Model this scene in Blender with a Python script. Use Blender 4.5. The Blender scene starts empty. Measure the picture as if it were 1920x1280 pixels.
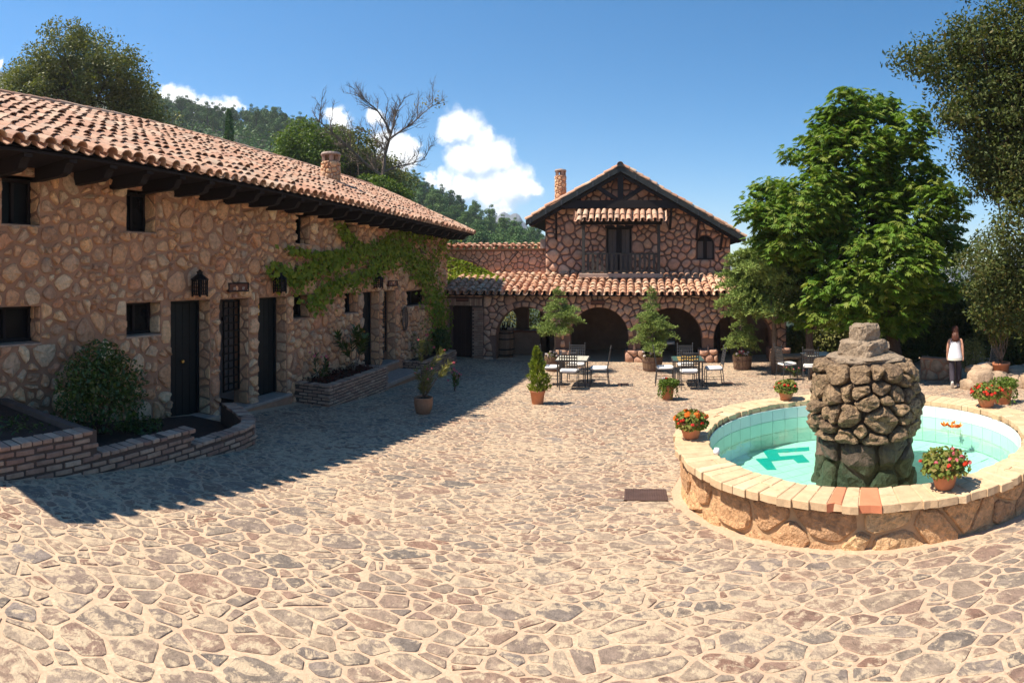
import bpy, math, random
import numpy as np
from mathutils import Vector, Matrix, noise as mnoise
from mathutils.geometry import delaunay_2d_cdt, tessellate_polygon

random.seed(7); RNG = np.random.default_rng(7)
PI = math.pi
SC = bpy.context.scene
COL = SC.collection

# ------------------------------------------------------------------ camera, world, sun, exposure
EYE = 1.6                      # eye height; world Z = 0 is the paving under the camera
F, HX, HY = 1100.0, 1190.0, 514.0   # cylinder radius in photo pixels, pixel of the +Y axis, horizon row
cam_data = bpy.data.cameras.new('camera')
cam = bpy.data.objects.new('camera', cam_data); COL.objects.link(cam)
cam.location = (0, 0, EYE)
cam.rotation_euler = (PI/2, 0, (HX-960)/F)
cam_data.type = 'PANO'         # the photograph is a cylindrical phone panorama
cam_data.panorama_type = 'CENTRAL_CYLINDRICAL'
cam_data.central_cylindrical_range_u_min = -960/F
cam_data.central_cylindrical_range_u_max = 960/F
cam_data.central_cylindrical_range_v_min = -(1280-HY)/F
cam_data.central_cylindrical_range_v_max = HY/F
cam_data.central_cylindrical_radius = 1.0
cam_data.clip_start = 0.05
cam_data.clip_end = 9000
SC.camera = cam
SC.render.engine = 'CYCLES'
SC.cycles.use_denoising = True
SC.cycles.max_bounces = 8
SC.cycles.diffuse_bounces = 4
SC.cycles.glossy_bounces = 3
SC.cycles.transparent_max_bounces = 8
SC.cycles.transmission_bounces = 4
SC.cycles.sample_clamp_indirect = 6
SC.view_settings.view_transform = 'Standard'
SC.view_settings.look = 'None'
SC.view_settings.gamma = 1
SC.view_settings.use_curve_mapping = False
SC.view_settings.exposure = 1.12

SUN_EL = math.radians(58.0)
LH = Vector((0.968, 0.25, 0)).normalized()          # horizontal travel of the sunlight
LDIR = Vector((LH.x*math.cos(SUN_EL), LH.y*math.cos(SUN_EL), -math.sin(SUN_EL)))
sun_d = bpy.data.lights.new('sun', 'SUN'); sun_d.energy = 4.5; sun_d.angle = math.radians(0.5)
sun_d.color = (1.0, 0.90, 0.77)
sun = bpy.data.objects.new('sun', sun_d); COL.objects.link(sun)
sun.rotation_euler = LDIR.to_track_quat('-Z', 'Y').to_euler(); sun.location = (-10, -2, 30)

world = bpy.data.worlds.new('World'); SC.world = world; world.use_nodes = True

def px_dir(x, y):
    a = (x-HX)/F
    return Vector((math.sin(a), math.cos(a), (HY-y)/F)).normalized()

def build_world():
    nt = world.node_tree; nt.nodes.clear()
    N = nt.nodes.new; L = nt.links.new
    sky = N('ShaderNodeTexSky'); sky.sky_type = 'NISHITA'; sky.sun_disc = False
    sky.sun_elevation = SUN_EL; sky.sun_rotation = math.atan2(-LH.x, -LH.y) % (2*PI)
    sky.altitude = 1200; sky.air_density = 1.0; sky.dust_density = 0.0; sky.ozone_density = 1.3
    out = N('ShaderNodeOutputWorld'); bg = N('ShaderNodeBackground'); bg.inputs['Strength'].default_value = 0.125
    tc = N('ShaderNodeTexCoord')
    # cumulus clouds: a field of soft round puffs on the sky, broken up by noise
    puffs = [(868,238,40),(842,246,26),(898,262,34),(905,300,52),(868,300,40),(936,296,36),(950,345,50),(915,360,46),(985,348,34),(1004,356,20),
             (940,384,30),(870,350,34),(832,342,26),(806,336,13),
             (742,286,40),(718,262,26),(712,306,34),(770,268,16),(768,300,26),(632,214,22),(640,232,22),(700,218,18),(716,226,14),
             (312,182,26),(340,196,32),(372,204,26),(402,208,26),(430,200,24),(450,203,12),(298,186,16),(2,114,12)]
    grp = bpy.data.node_groups.new('cloud_field', 'ShaderNodeTree')
    grp.interface.new_socket('Dir', in_out='INPUT', socket_type='NodeSocketVector')
    grp.interface.new_socket('Field', in_out='OUTPUT', socket_type='NodeSocketFloat')
    gi = grp.nodes.new('NodeGroupInput'); go = grp.nodes.new('NodeGroupOutput')
    n1 = grp.nodes.new('ShaderNodeTexNoise'); n1.inputs['Scale'].default_value = 26; n1.inputs['Detail'].default_value = 7; n1.inputs['Roughness'].default_value = 0.62
    grp.links.new(gi.outputs[0], n1.inputs['Vector'])
    sub = grp.nodes.new('ShaderNodeVectorMath'); sub.operation = 'SUBTRACT'; sub.inputs[1].default_value = (0.5, 0.5, 0.5)
    grp.links.new(n1.outputs['Color'], sub.inputs[0])
    scl = grp.nodes.new('ShaderNodeVectorMath'); scl.operation = 'SCALE'; scl.inputs['Scale'].default_value = 0.055
    grp.links.new(sub.outputs[0], scl.inputs[0])
    add = grp.nodes.new('ShaderNodeVectorMath'); add.operation = 'ADD'
    grp.links.new(gi.outputs[0], add.inputs[0]); grp.links.new(scl.outputs[0], add.inputs[1])
    prev = None
    for (x, y, r) in puffs:
        d = grp.nodes.new('ShaderNodeVectorMath'); d.operation = 'DISTANCE'; d.inputs[1].default_value = px_dir(x, y)
        grp.links.new(add.outputs[0], d.inputs[0])
        m = grp.nodes.new('ShaderNodeMath'); m.operation = 'MULTIPLY_ADD'; m.inputs[1].default_value = -1.0/(r/F); m.inputs[2].default_value = 1.0
        grp.links.new(d.outputs['Value'], m.inputs[0])
        if prev is None: prev = m
        else:
            mx = grp.nodes.new('ShaderNodeMath'); mx.operation = 'SMOOTH_MAX'; mx.inputs[2].default_value = 0.18
            grp.links.new(prev.outputs[0], mx.inputs[0]); grp.links.new(m.outputs[0], mx.inputs[1]); prev = mx
    grp.links.new(prev.outputs[0], go.inputs[0])
    g1 = N('ShaderNodeGroup'); g1.node_tree = grp; L(tc.outputs['Generated'], g1.inputs[0])
    off = N('ShaderNodeVectorMath'); off.operation = 'ADD'; off.inputs[1].default_value = (-0.012, -0.004, 0.022)
    L(tc.outputs['Generated'], off.inputs[0])
    g2 = N('ShaderNodeGroup'); g2.node_tree = grp; L(off.outputs[0], g2.inputs[0])
    al = N('ShaderNodeMapRange'); al.interpolation_type = 'SMOOTHSTEP'
    al.inputs['From Min'].default_value = -0.12; al.inputs['From Max'].default_value = 0.55
    L(g1.outputs[0], al.inputs['Value'])
    sh = N('ShaderNodeMath'); sh.operation = 'SUBTRACT'; L(g1.outputs[0], sh.inputs[0]); L(g2.outputs[0], sh.inputs[1])
    shr = N('ShaderNodeMapRange'); shr.inputs['From Min'].default_value = -0.55; shr.inputs['From Max'].default_value = 0.25
    L(sh.outputs[0], shr.inputs['Value'])
    ramp = N('ShaderNodeValToRGB'); L(shr.outputs[0], ramp.inputs['Fac'])
    ramp.color_ramp.elements[0].color = (2.6, 3.2, 3.9, 1); ramp.color_ramp.elements[1].color = (5.6, 5.6, 5.5, 1)  # grey undersides and bright sunward edges are painted into the cloud colour
    ramp.color_ramp.elements[0].position = 0.1; ramp.color_ramp.elements[1].position = 0.75
    hsv = N('ShaderNodeHueSaturation'); hsv.inputs['Saturation'].default_value = 1.42; hsv.inputs['Value'].default_value = 0.65; hsv.inputs['Hue'].default_value = 0.494
    L(sky.outputs[0], hsv.inputs['Color'])
    mix = N('ShaderNodeMix'); mix.data_type = 'RGBA'
    am = N('ShaderNodeMath'); am.operation = 'MULTIPLY'; am.inputs[1].default_value = 0.96; L(al.outputs[0], am.inputs[0])
    L(am.outputs[0], mix.inputs['Factor']); L(hsv.outputs[0], mix.inputs[6]); L(ramp.outputs[0], mix.inputs[7])
    L(mix.outputs[2], bg.inputs['Color']); L(bg.outputs[0], out.inputs['Surface'])
build_world()

# ------------------------------------------------------------------ photo geometry helpers
def drop(X, Y):
    Yc = np.clip(Y, -6, 20.7)
    return 1.6 + 0.145*Yc - 0.0035*Yc*Yc + 0.02*np.clip(X, 0, 12)
def zg(X, Y): return EYE - drop(X, Y)          # ground height

def on_ground(x, y):                            # photo pixel -> point of the sloping paving
    a = (x-HX)/F; t = (y-HY)/F; r = 5.0
    for _ in range(40):
        r = 0.5*r + 0.5*float(drop(r*math.sin(a), r*math.cos(a)))/t
    X, Y = r*math.sin(a), r*math.cos(a)
    return Vector((X, Y, float(zg(X, Y))))
def on_x(x, y, X):                              # pixel -> point of the plane X = const
    a = (x-HX)/F; r = X/math.sin(a)
    return Vector((X, r*math.cos(a), EYE + r*(HY-y)/F))
def on_y(x, y, Y):
    a = (x-HX)/F; r = Y/math.cos(a)
    return Vector((r*math.sin(a), Y, EYE + r*(HY-y)/F))
def at_r(x, y, r):
    a = (x-HX)/F
    return Vector((r*math.sin(a), r*math.cos(a), EYE + r*(HY-y)/F))

# ------------------------------------------------------------------ materials
def nodes_of(name):
    m = bpy.data.materials.new(name); m.use_nodes = True
    nt = m.node_tree; nt.nodes.clear()
    return m, nt, nt.nodes.new, nt.links.new

def piece_random(nt):
    """0..1 number per piece: a mesh attribute for joined pieces plus the object's own random number"""
    N, L = nt.nodes.new, nt.links.new
    a = N('ShaderNodeAttribute'); a.attribute_name = 'rnd'
    o = N('ShaderNodeObjectInfo')
    s = N('ShaderNodeMath'); s.operation = 'ADD'; L(a.outputs['Fac'], s.inputs[0]); L(o.outputs['Random'], s.inputs[1])
    f = N('ShaderNodeMath'); f.operation = 'FRACT'; L(s.outputs[0], f.inputs[0])
    return f

def ramp_node(nt, cols, interp='LINEAR'):
    r = nt.nodes.new('ShaderNodeValToRGB'); cr = r.color_ramp; cr.interpolation = interp
    n = len(cols)
    while len(cr.elements) < n: cr.elements.new(0.5)
    while len(cr.elements) > n: cr.elements.remove(cr.elements[-1])
    for i, c in enumerate(cols):
        cr.elements[i].position = i/max(1, n-1); cr.elements[i].color = (c[0], c[1], c[2], 1)
    return r

def surf(name, cols, rough=0.85, bump=0.4, bscale=35, dist=0.01, var=0.35, vscale=9, blotch=None, bl_scale=5, bl_lo=0.5, bl_hi=0.65, spec=0.25, metal=0.0, pos='world', stretch=None, bl_big=0.0):
    """per-piece base colour, fine grain, optional blotches of a second colour, relief by bump"""
    m, nt, N, L = nodes_of(name)
    out = N('ShaderNodeOutputMaterial'); b = N('ShaderNodeBsdfPrincipled'); L(b.outputs[0], out.inputs[0])
    b.inputs['Roughness'].default_value = rough; b.inputs['Metallic'].default_value = metal
    b.inputs['Specular IOR Level'].default_value = spec
    if pos == 'world':
        g = N('ShaderNodeNewGeometry'); vec = g.outputs['Position']
    else:
        g = N('ShaderNodeTexCoord'); vec = g.outputs['Object']
    if stretch:
        mp = N('ShaderNodeMapping'); mp.inputs['Scale'].default_value = stretch; L(vec, mp.inputs[0]); vec = mp.outputs[0]
    pr = piece_random(nt)
    ra = ramp_node(nt, cols); L(pr.outputs[0], ra.inputs[0])
    n1 = N('ShaderNodeTexNoise'); n1.inputs['Scale'].default_value = vscale; n1.inputs['Detail'].default_value = 9; n1.inputs['Roughness'].default_value = 0.68
    L(vec, n1.inputs['Vector'])
    mr = N('ShaderNodeMapRange'); mr.inputs['From Min'].default_value = 0.25; mr.inputs['From Max'].default_value = 0.75
    mr.inputs['To Min'].default_value = 1-var; mr.inputs['To Max'].default_value = 1+var*0.8
    L(n1.outputs['Fac'], mr.inputs['Value'])
    mul = N('ShaderNodeMix'); mul.data_type = 'RGBA'; mul.blend_type = 'MULTIPLY'; mul.inputs['Factor'].default_value = 1
    L(ra.outputs[0], mul.inputs[6]); L(mr.outputs[0], mul.inputs[7])
    col = mul.outputs[2]
    if blotch:
        n2 = N('ShaderNodeTexNoise'); n2.inputs['Scale'].default_value = bl_scale; n2.inputs['Detail'].default_value = 8; n2.inputs['Roughness'].default_value = 0.7
        n2.inputs['Distortion'].default_value = 0.6
        L(vec, n2.inputs['Vector'])
        m2 = N('ShaderNodeMapRange'); m2.inputs['From Min'].default_value = bl_lo; m2.inputs['From Max'].default_value = bl_hi
        bv = n2.outputs['Fac']
        if bl_big:                       # worn areas: the blotches spread and thin out over metres
            n4 = N('ShaderNodeTexNoise'); n4.inputs['Scale'].default_value = 0.45; n4.inputs['Detail'].default_value = 4; L(vec, n4.inputs['Vector'])
            ad = N('ShaderNodeMath'); ad.operation = 'MULTIPLY_ADD'; ad.inputs[1].default_value = bl_big; L(n4.outputs['Fac'], ad.inputs[0])
            sb = N('ShaderNodeMath'); sb.operation = 'SUBTRACT'; sb.inputs[1].default_value = bl_big*0.5; L(bv, sb.inputs[0]); L(sb.outputs[0], ad.inputs[2]); bv = ad.outputs[0]
        L(bv, m2.inputs['Value'])
        mx = N('ShaderNodeMix'); mx.data_type = 'RGBA'; mx.inputs[7].default_value = (*blotch, 1)
        L(m2.outputs[0], mx.inputs['Factor']); L(col, mx.inputs[6]); col = mx.outputs[2]
    L(col, b.inputs['Base Color'])
    if bump > 0:
        n3 = N('ShaderNodeTexNoise'); n3.inputs['Scale'].default_value = bscale; n3.inputs['Detail'].default_value = 10; n3.inputs['Roughness'].default_value = 0.65
        L(vec, n3.inputs['Vector'])
        bp = N('ShaderNodeBump'); bp.inputs['Strength'].default_value = bump; bp.inputs['Distance'].default_value = dist
        L(n3.outputs['Fac'], bp.inputs['Height']); L(bp.outputs[0], b.inputs['Normal'])
    return m

def leafmat(name, cols, trans=0.24, rough=0.6, spec=0.18, tr_tint=(1.25, 1.35, 0.5)):
    m, nt, N, L = nodes_of(name)
    out = N('ShaderNodeOutputMaterial'); b = N('ShaderNodeBsdfPrincipled')
    b.inputs['Roughness'].default_value = rough; b.inputs['Specular IOR Level'].default_value = spec
    pr = piece_random(nt); ra = ramp_node(nt, cols); L(pr.outputs[0], ra.inputs[0]); L(ra.outputs[0], b.inputs['Base Color'])
    t = N('ShaderNodeBsdfTranslucent')
    ml = N('ShaderNodeMix'); ml.data_type = 'RGBA'; ml.blend_type = 'MULTIPLY'; ml.inputs['Factor'].default_value = 1
    ml.inputs[7].default_value = (*tr_tint, 1); L(ra.outputs[0], ml.inputs[6]); L(ml.outputs[2], t.inputs['Color'])
    mx = N('ShaderNodeMixShader'); mx.inputs[0].default_value = trans
    L(b.outputs[0], mx.inputs[1]); L(t.outputs[0], mx.inputs[2]); L(mx.outputs[0], out.inputs[0])
    return m

MT = {}
MT['mortar'] = surf('wall_mortar', [(0.400,0.217,0.133)], bump=0.5, bscale=60, dist=0.012, var=0.25, vscale=3, blotch=(0.295,0.166,0.107), bl_scale=1.2)
MT['wallstone'] = surf('wall_rubble_stone', [(0.597,0.281,0.139),(0.865,0.527,0.303),(0.686,0.363,0.194),(0.537,0.375,0.258),(0.900,0.550,0.291),(0.642,0.301,0.172),(0.776,0.451,0.248),(0.493,0.276,0.172),(0.900,0.663,0.419),(0.746,0.388,0.205),(0.625,0.413,0.268),(0.849,0.475,0.236)],
                       bump=0.9, bscale=26, dist=0.05, var=0.4, vscale=16, blotch=(0.474,0.247,0.138), bl_scale=9, bl_lo=0.62, bl_hi=0.78)
MT['dmortar'] = surf('dark_joint_mortar', [(0.176,0.107,0.083)], bump=0.5, bscale=50, dist=0.012, var=0.3, vscale=4)
MT['pinkstone'] = surf('pink_field_stone', [(0.479,0.267,0.185),(0.587,0.345,0.234),(0.525,0.281,0.197),(0.649,0.407,0.279),(0.448,0.281,0.190),(0.618,0.365,0.242)],
                       bump=0.8, bscale=16, dist=0.03, var=0.35, vscale=7, blotch=(0.340,0.204,0.140), bl_scale=5, bl_lo=0.58, bl_hi=0.75)
MT['pavemortar'] = surf('paving_mortar', [(0.526,0.366,0.246)], bump=0.35, bscale=45, dist=0.02, var=0.36, vscale=38, blotch=(0.424,0.298,0.200), bl_scale=2.2, bl_lo=0.45, bl_hi=0.7)
MT['flag'] = surf('paving_flagstone', [(0.30,0.22,0.155),(0.19,0.155,0.13),(0.27,0.195,0.145),(0.33,0.245,0.175),(0.235,0.135,0.095),(0.25,0.195,0.155),(0.35,0.265,0.19),(0.155,0.13,0.11),(0.29,0.215,0.16),(0.26,0.165,0.12),(0.32,0.24,0.17),(0.22,0.18,0.155)],
                  rough=0.75, bump=0.7, bscale=16, dist=0.05, var=0.45, vscale=13, blotch=(0.48,0.37,0.25), bl_scale=10, bl_lo=0.485, bl_hi=0.56, bl_big=0.28, spec=0.2)
MT['brick'] = surf('old_brick', [(0.380,0.224,0.155),(0.455,0.301,0.213),(0.316,0.181,0.132),(0.418,0.259,0.178),(0.506,0.350,0.253)], bump=0.7, bscale=40, dist=0.01, var=0.35, vscale=10)
MT['bmortar'] = surf('brick_mortar', [(0.115,0.078,0.062)], bump=0.5, bscale=60, var=0.3)
MT['tile'] = surf('clay_roof_tile', [(0.453,0.230,0.143),(0.521,0.305,0.197),(0.405,0.214,0.139),(0.550,0.363,0.247),(0.482,0.251,0.155),(0.434,0.289,0.207),(0.578,0.396,0.275)],
                  bump=0.5, bscale=45, dist=0.006, var=0.3, vscale=9, blotch=(0.348,0.278,0.200), bl_scale=3.5, bl_lo=0.52, bl_hi=0.72)
MT['tile2'] = surf('orange_clay_roof_tile', [(0.504,0.246,0.143),(0.568,0.341,0.216),(0.458,0.213,0.123),(0.605,0.426,0.291),(0.532,0.276,0.167),(0.476,0.309,0.216)],
                  bump=0.5, bscale=45, dist=0.006, var=0.25, vscale=9, blotch=(0.385,0.298,0.223), bl_scale=4, bl_lo=0.55, bl_hi=0.75)
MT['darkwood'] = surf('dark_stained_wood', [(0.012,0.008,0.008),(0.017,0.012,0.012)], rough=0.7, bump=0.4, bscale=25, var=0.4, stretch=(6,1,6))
MT['barge'] = surf('weathered_green_black_board', [(0.022,0.026,0.027),(0.035,0.04,0.04)], rough=0.7, bump=0.4, bscale=20, var=0.5, vscale=6)
MT['doorgreen'] = surf('dark_green_door_paint', [(0.008,0.012,0.014)], rough=0.5, bump=0.2, bscale=30, var=0.3, spec=0.3)
MT['doorbrown'] = surf('dark_brown_door_wood', [(0.03,0.014,0.012),(0.045,0.02,0.016)], rough=0.6, bump=0.3, bscale=20, var=0.4, stretch=(6,6,1))
MT['greywood'] = surf('grey_brown_shutter_wood', [(0.13,0.105,0.095),(0.10,0.082,0.076)], rough=0.75, bump=0.4, bscale=18, var=0.4, stretch=(8,8,1))
MT['railgrey'] = surf('grey_painted_rail_wood', [(0.047,0.044,0.040),(0.061,0.057,0.050)], rough=0.7, bump=0.3, bscale=20, var=0.35)
MT['glass'] = surf('dark_window_glass', [(0.006,0.007,0.009)], rough=0.2, bump=0, var=0.1, spec=0.2)
MT['iron'] = surf('black_wrought_iron', [(0.014,0.012,0.013)], rough=0.55, bump=0.3, bscale=80, dist=0.003, var=0.4, metal=0.4)
MT['greyiron'] = surf('grey_iron_furniture', [(0.075,0.075,0.078)], rough=0.5, bump=0.2, bscale=90, dist=0.002, var=0.3, metal=0.5)
MT['slab'] = surf('pale_threshold_stone', [(0.36,0.27,0.22)], bump=0.4, bscale=30, var=0.25, vscale=6)
MT['plaster'] = surf('lilac_white_plaster', [(0.42,0.36,0.34)], bump=0.2, bscale=40, var=0.15, vscale=3)
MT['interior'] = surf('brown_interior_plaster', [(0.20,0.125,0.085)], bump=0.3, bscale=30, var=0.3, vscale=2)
MT['soil'] = surf('planter_soil', [(0.056,0.035,0.026)], bump=0.9, bscale=30, dist=0.04, var=0.5)
MT['terracotta'] = surf('terracotta', [(0.50,0.195,0.095),(0.54,0.225,0.115),(0.46,0.175,0.085)], rough=0.8, bump=0.25, bscale=40, dist=0.005, var=0.2, vscale=8)
MT['oldterra'] = surf('weathered_terracotta', [(0.36,0.185,0.105)], rough=0.85, bump=0.3, bscale=40, dist=0.005, var=0.3, vscale=6, blotch=(0.25,0.15,0.10), bl_scale=5, bl_lo=0.55, bl_hi=0.7)
MT['barrel'] = surf('barrel_stave_wood', [(0.16,0.095,0.06),(0.20,0.125,0.08),(0.135,0.08,0.052)], rough=0.75, bump=0.5, bscale=20, var=0.4, stretch=(5,5,1))
MT['cushion'] = surf('white_cushion_cloth', [(0.72,0.70,0.66)], rough=0.9, bump=0.2, bscale=60, dist=0.004, var=0.08)
MT['bark'] = surf('brown_bark', [(0.085,0.055,0.04)], bump=1.0, bscale=14, dist=0.03, var=0.5, vscale=10, stretch=(3,3,0.7))
MT['barkpale'] = surf('pale_bark', [(0.17,0.125,0.095)], bump=0.9, bscale=14, dist=0.02, var=0.5, vscale=10, stretch=(3,3,0.7))
MT['tufa'] = surf('rough_tufa_stone', [(0.284,0.192,0.113),(0.370,0.251,0.144),(0.243,0.164,0.099),(0.427,0.291,0.166),(0.329,0.221,0.130)],
                  bump=1.0, bscale=30, dist=0.07, var=0.65, vscale=24, blotch=(0.142,0.093,0.058), bl_scale=16, bl_lo=0.50, bl_hi=0.62)
MT['tufawet'] = surf('dark_wet_tufa_stone', [(0.083,0.058,0.041),(0.135,0.095,0.063),(0.105,0.070,0.048)], rough=0.5, bump=1.0, bscale=11, dist=0.05, var=0.5, vscale=12)
MT['fwall'] = surf('honey_tufa_block', [(0.865,0.513,0.250),(0.701,0.406,0.215),(0.900,0.600,0.310),(0.597,0.349,0.190),(0.782,0.455,0.232)],
                   bump=1.0, bscale=26, dist=0.08, var=0.55, vscale=18, blotch=(0.351,0.223,0.138), bl_scale=11, bl_lo=0.58, bl_hi=0.72)
MT['fmortar'] = surf('honey_mortar', [(0.480,0.312,0.172)], bump=0.7, bscale=40, dist=0.015, var=0.3, vscale=5)
MT['rim'] = surf('pale_rim_stone', [(0.552,0.387,0.224),(0.607,0.431,0.258),(0.515,0.352,0.206),(0.626,0.458,0.284)], rough=0.8, bump=0.6, bscale=25, dist=0.01, var=0.22, vscale=9, blotch=(0.423,0.282,0.159), bl_scale=7, bl_lo=0.56, bl_hi=0.7)
MT['rimred'] = surf('red_clay_rim_tile', [(0.56,0.20,0.10)], rough=0.8, bump=0.3, bscale=30, dist=0.006, var=0.15)
MT['pooltile'] = surf('white_pool_tile', [(0.62,0.70,0.66),(0.66,0.73,0.69),(0.60,0.69,0.65)], rough=0.35, bump=0.05, bscale=20, var=0.06)
MT['poolgrout'] = surf('pool_grout', [(0.590,0.673,0.626)], rough=0.7, bump=0.1, var=0.1)
MT['tealtile'] = surf('teal_pool_tile', [(0.0,0.34,0.32)], rough=0.35, bump=0.05, var=0.1)
MT['red'] = leafmat('red_petal', [(0.55,0.03,0.02),(0.66,0.07,0.02),(0.60,0.03,0.04)], trans=0.2, tr_tint=(1,0.6,0.6))
MT['pink'] = leafmat('pink_petal', [(0.62,0.10,0.16),(0.68,0.22,0.24),(0.60,0.12,0.13)], trans=0.2, tr_tint=(1,0.7,0.7))
MT['white_petal'] = leafmat('white_petal', [(0.7,0.66,0.62),(0.72,0.58,0.55)], trans=0.2, tr_tint=(1,1,1))
MT['orange'] = leafmat('orange_petal', [(0.75,0.16,0.02),(0.72,0.22,0.03)], trans=0.2, tr_tint=(1,0.7,0.5))
MT['l_shrub'] = leafmat('shrub_leaf', [(0.035,0.062,0.011),(0.058,0.096,0.015),(0.096,0.139,0.023)], spec=0.5, rough=0.35)
MT['l_chestnut'] = leafmat('chestnut_leaf', [(0.061,0.123,0.012),(0.094,0.179,0.019),(0.144,0.227,0.029),(0.078,0.145,0.015),(0.210,0.246,0.047),(0.100,0.169,0.019)], trans=0.3)
MT['l_elm'] = leafmat('elm_leaf', [(0.044,0.068,0.017),(0.068,0.094,0.023),(0.098,0.110,0.026),(0.055,0.079,0.026),(0.136,0.114,0.036)], trans=0.22)
MT['l_oak'] = leafmat('oak_leaf', [(0.120,0.139,0.036),(0.169,0.180,0.053),(0.090,0.106,0.032),(0.238,0.228,0.078),(0.140,0.164,0.036)], trans=0.2)
MT['l_pine'] = leafmat('pine_needle', [(0.055,0.114,0.029),(0.087,0.168,0.040),(0.069,0.137,0.040),(0.119,0.199,0.047)], trans=0.1, rough=0.6, spec=0.15, tr_tint=(1,1.1,0.7))
MT['l_green'] = leafmat('bright_leaf', [(0.077,0.130,0.017),(0.115,0.178,0.025),(0.064,0.108,0.017),(0.154,0.194,0.028)], trans=0.28)
MT['l_cedar'] = leafmat('cedar_needle', [(0.174,0.247,0.057),(0.234,0.313,0.073),(0.153,0.209,0.053),(0.304,0.361,0.089)], trans=0.15, rough=0.6, spec=0.2, tr_tint=(0.900,0.900,0.900))
MT['l_thuja'] = leafmat('thuja_leaf', [(0.169,0.212,0.025),(0.230,0.274,0.035),(0.138,0.186,0.025)], trans=0.25)
MT['l_ivy'] = leafmat('creeper_leaf', [(0.157,0.222,0.022),(0.245,0.301,0.032),(0.114,0.174,0.021),(0.316,0.324,0.041)], trans=0.3)
MT['l_dry'] = leafmat('yellow_leaf', [(0.448,0.259,0.042),(0.384,0.281,0.049),(0.282,0.238,0.042)], trans=0.3)
MT['l_grey'] = leafmat('grey_green_leaf', [(0.179,0.173,0.059),(0.230,0.216,0.077),(0.141,0.151,0.049)], trans=0.2)
MT['l_geran'] = leafmat('geranium_leaf', [(0.112,0.156,0.028),(0.160,0.208,0.039),(0.224,0.168,0.046),(0.128,0.168,0.031)], trans=0.25)
MT['hillsoil'] = surf('forest_floor', [(0.028,0.042,0.020)], bump=0, var=0.5, vscale=0.08)
MT['rock'] = surf('far_mountain_rock', [(0.168,0.169,0.187)], bump=1.0, bscale=0.02, dist=15, var=0.4, vscale=0.012, blotch=(0.077,0.101,0.078), bl_scale=0.015, bl_lo=0.45, bl_hi=0.6)
MT['signwood'] = surf('red_brown_sign_wood', [(0.16,0.06,0.035)], rough=0.6, bump=0.3, bscale=40, var=0.3)
MT['signletter'] = surf('cream_letter_paint', [(0.62,0.52,0.42)], bump=0, var=0.05)
MT['brass'] = surf('brass', [(0.75,0.5,0.18)], rough=0.25, bump=0, var=0.05, metal=1.0)
MT['paper'] = surf('white_paper', [(0.75,0.75,0.75)], bump=0, var=0.03)
MT['wicker'] = surf('woven_cane', [(0.10,0.07,0.055),(0.14,0.10,0.075)], bump=0.6, bscale=40, var=0.3)
MT['oil'] = surf('green_table_tile', [(0.06,0.12,0.10)], rough=0.35, bump=0, var=0.2)
MT['ochre'] = surf('ochre_table_tile', [(0.62,0.33,0.05)], rough=0.35, bump=0, var=0.15)
MT['ctile'] = surf('cream_table_tile', [(0.55,0.52,0.42)], rough=0.35, bump=0, var=0.1)
MT['skin'] = surf('skin', [(0.50,0.26,0.17)], rough=0.6, bump=0.05, var=0.1, spec=0.35)
MT['hair'] = surf('auburn_hair', [(0.075,0.026,0.016),(0.11,0.04,0.024)], rough=0.45, bump=0.5, bscale=60, dist=0.004, var=0.35, stretch=(4,4,0.5))
MT['top'] = surf('white_blouse_cloth', [(0.72,0.71,0.74)], rough=0.9, bump=0.3, bscale=14, dist=0.012, var=0.08)
MT['lace'] = surf('cream_lace_hem', [(0.58,0.55,0.47)], rough=0.9, bump=0.6, bscale=70, dist=0.004, var=0.2)
MT['trousers'] = surf('dark_trousers_cloth', [(0.045,0.038,0.05)], rough=0.9, bump=0.3, bscale=20, dist=0.008, var=0.25)
MT['shoe'] = surf('white_shoe', [(0.60,0.55,0.48)], rough=0.7, bump=0.1, var=0.1)
MT['grate'] = surf('rusty_grate_iron', [(0.150,0.091,0.072)], rough=0.6, bump=0.3, bscale=60, var=0.3, metal=0.5)
MT['bottle'] = surf('dark_bottle_glass', [(0.01,0.014,0.01)], rough=0.1, bump=0, var=0.05, spec=0.6)

def water_mat():
    m, nt, N, L = nodes_of('pool_water')
    out = N('ShaderNodeOutputMaterial'); t = N('ShaderNodeBsdfTransparent'); t.inputs['Color'].default_value = (0.66, 0.935, 0.85, 1)
    g = N('ShaderNodeBsdfGlossy'); g.inputs['Roughness'].default_value = 0.02; g.inputs['Color'].default_value = (1, 1, 1, 1)
    fr = N('ShaderNodeFresnel'); fr.inputs['IOR'].default_value = 1.33
    ge = N('ShaderNodeNewGeometry'); n = N('ShaderNodeTexNoise'); n.inputs['Scale'].default_value = 3.5; n.inputs['Detail'].default_value = 3
    L(ge.outputs['Position'], n.inputs['Vector'])
    bp = N('ShaderNodeBump'); bp.inputs['Strength'].default_value = 0.22; bp.inputs['Distance'].default_value = 0.03
    L(n.outputs['Fac'], bp.inputs['Height']); L(bp.outputs[0], g.inputs['Normal']); L(bp.outputs[0], fr.inputs['Normal'])
    mx = N('ShaderNodeMixShader'); L(fr.outputs[0], mx.inputs[0]); L(t.outputs[0], mx.inputs[1]); L(g.outputs[0], mx.inputs[2]); L(mx.outputs[0], out.inputs[0])
    return m
MT['water'] = water_mat()

# ------------------------------------------------------------------ object helpers
WPOS = {}                      # world translation of every parent, so that parts can be given in world coordinates
def _tag(o, label, cat, group=None, kind=None):
    if label: o['label'] = label
    if cat: o['category'] = cat
    if group: o['group'] = group
    if kind: o['kind'] = kind
def thing(name, label, cat, loc=(0, 0, 0), group=None):
    o = bpy.data.objects.new(name, None); COL.objects.link(o); o.location = loc
    o.empty_display_size = 0.2
    WPOS[o.name] = Vector(loc); _tag(o, label, cat, group); return o

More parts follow.
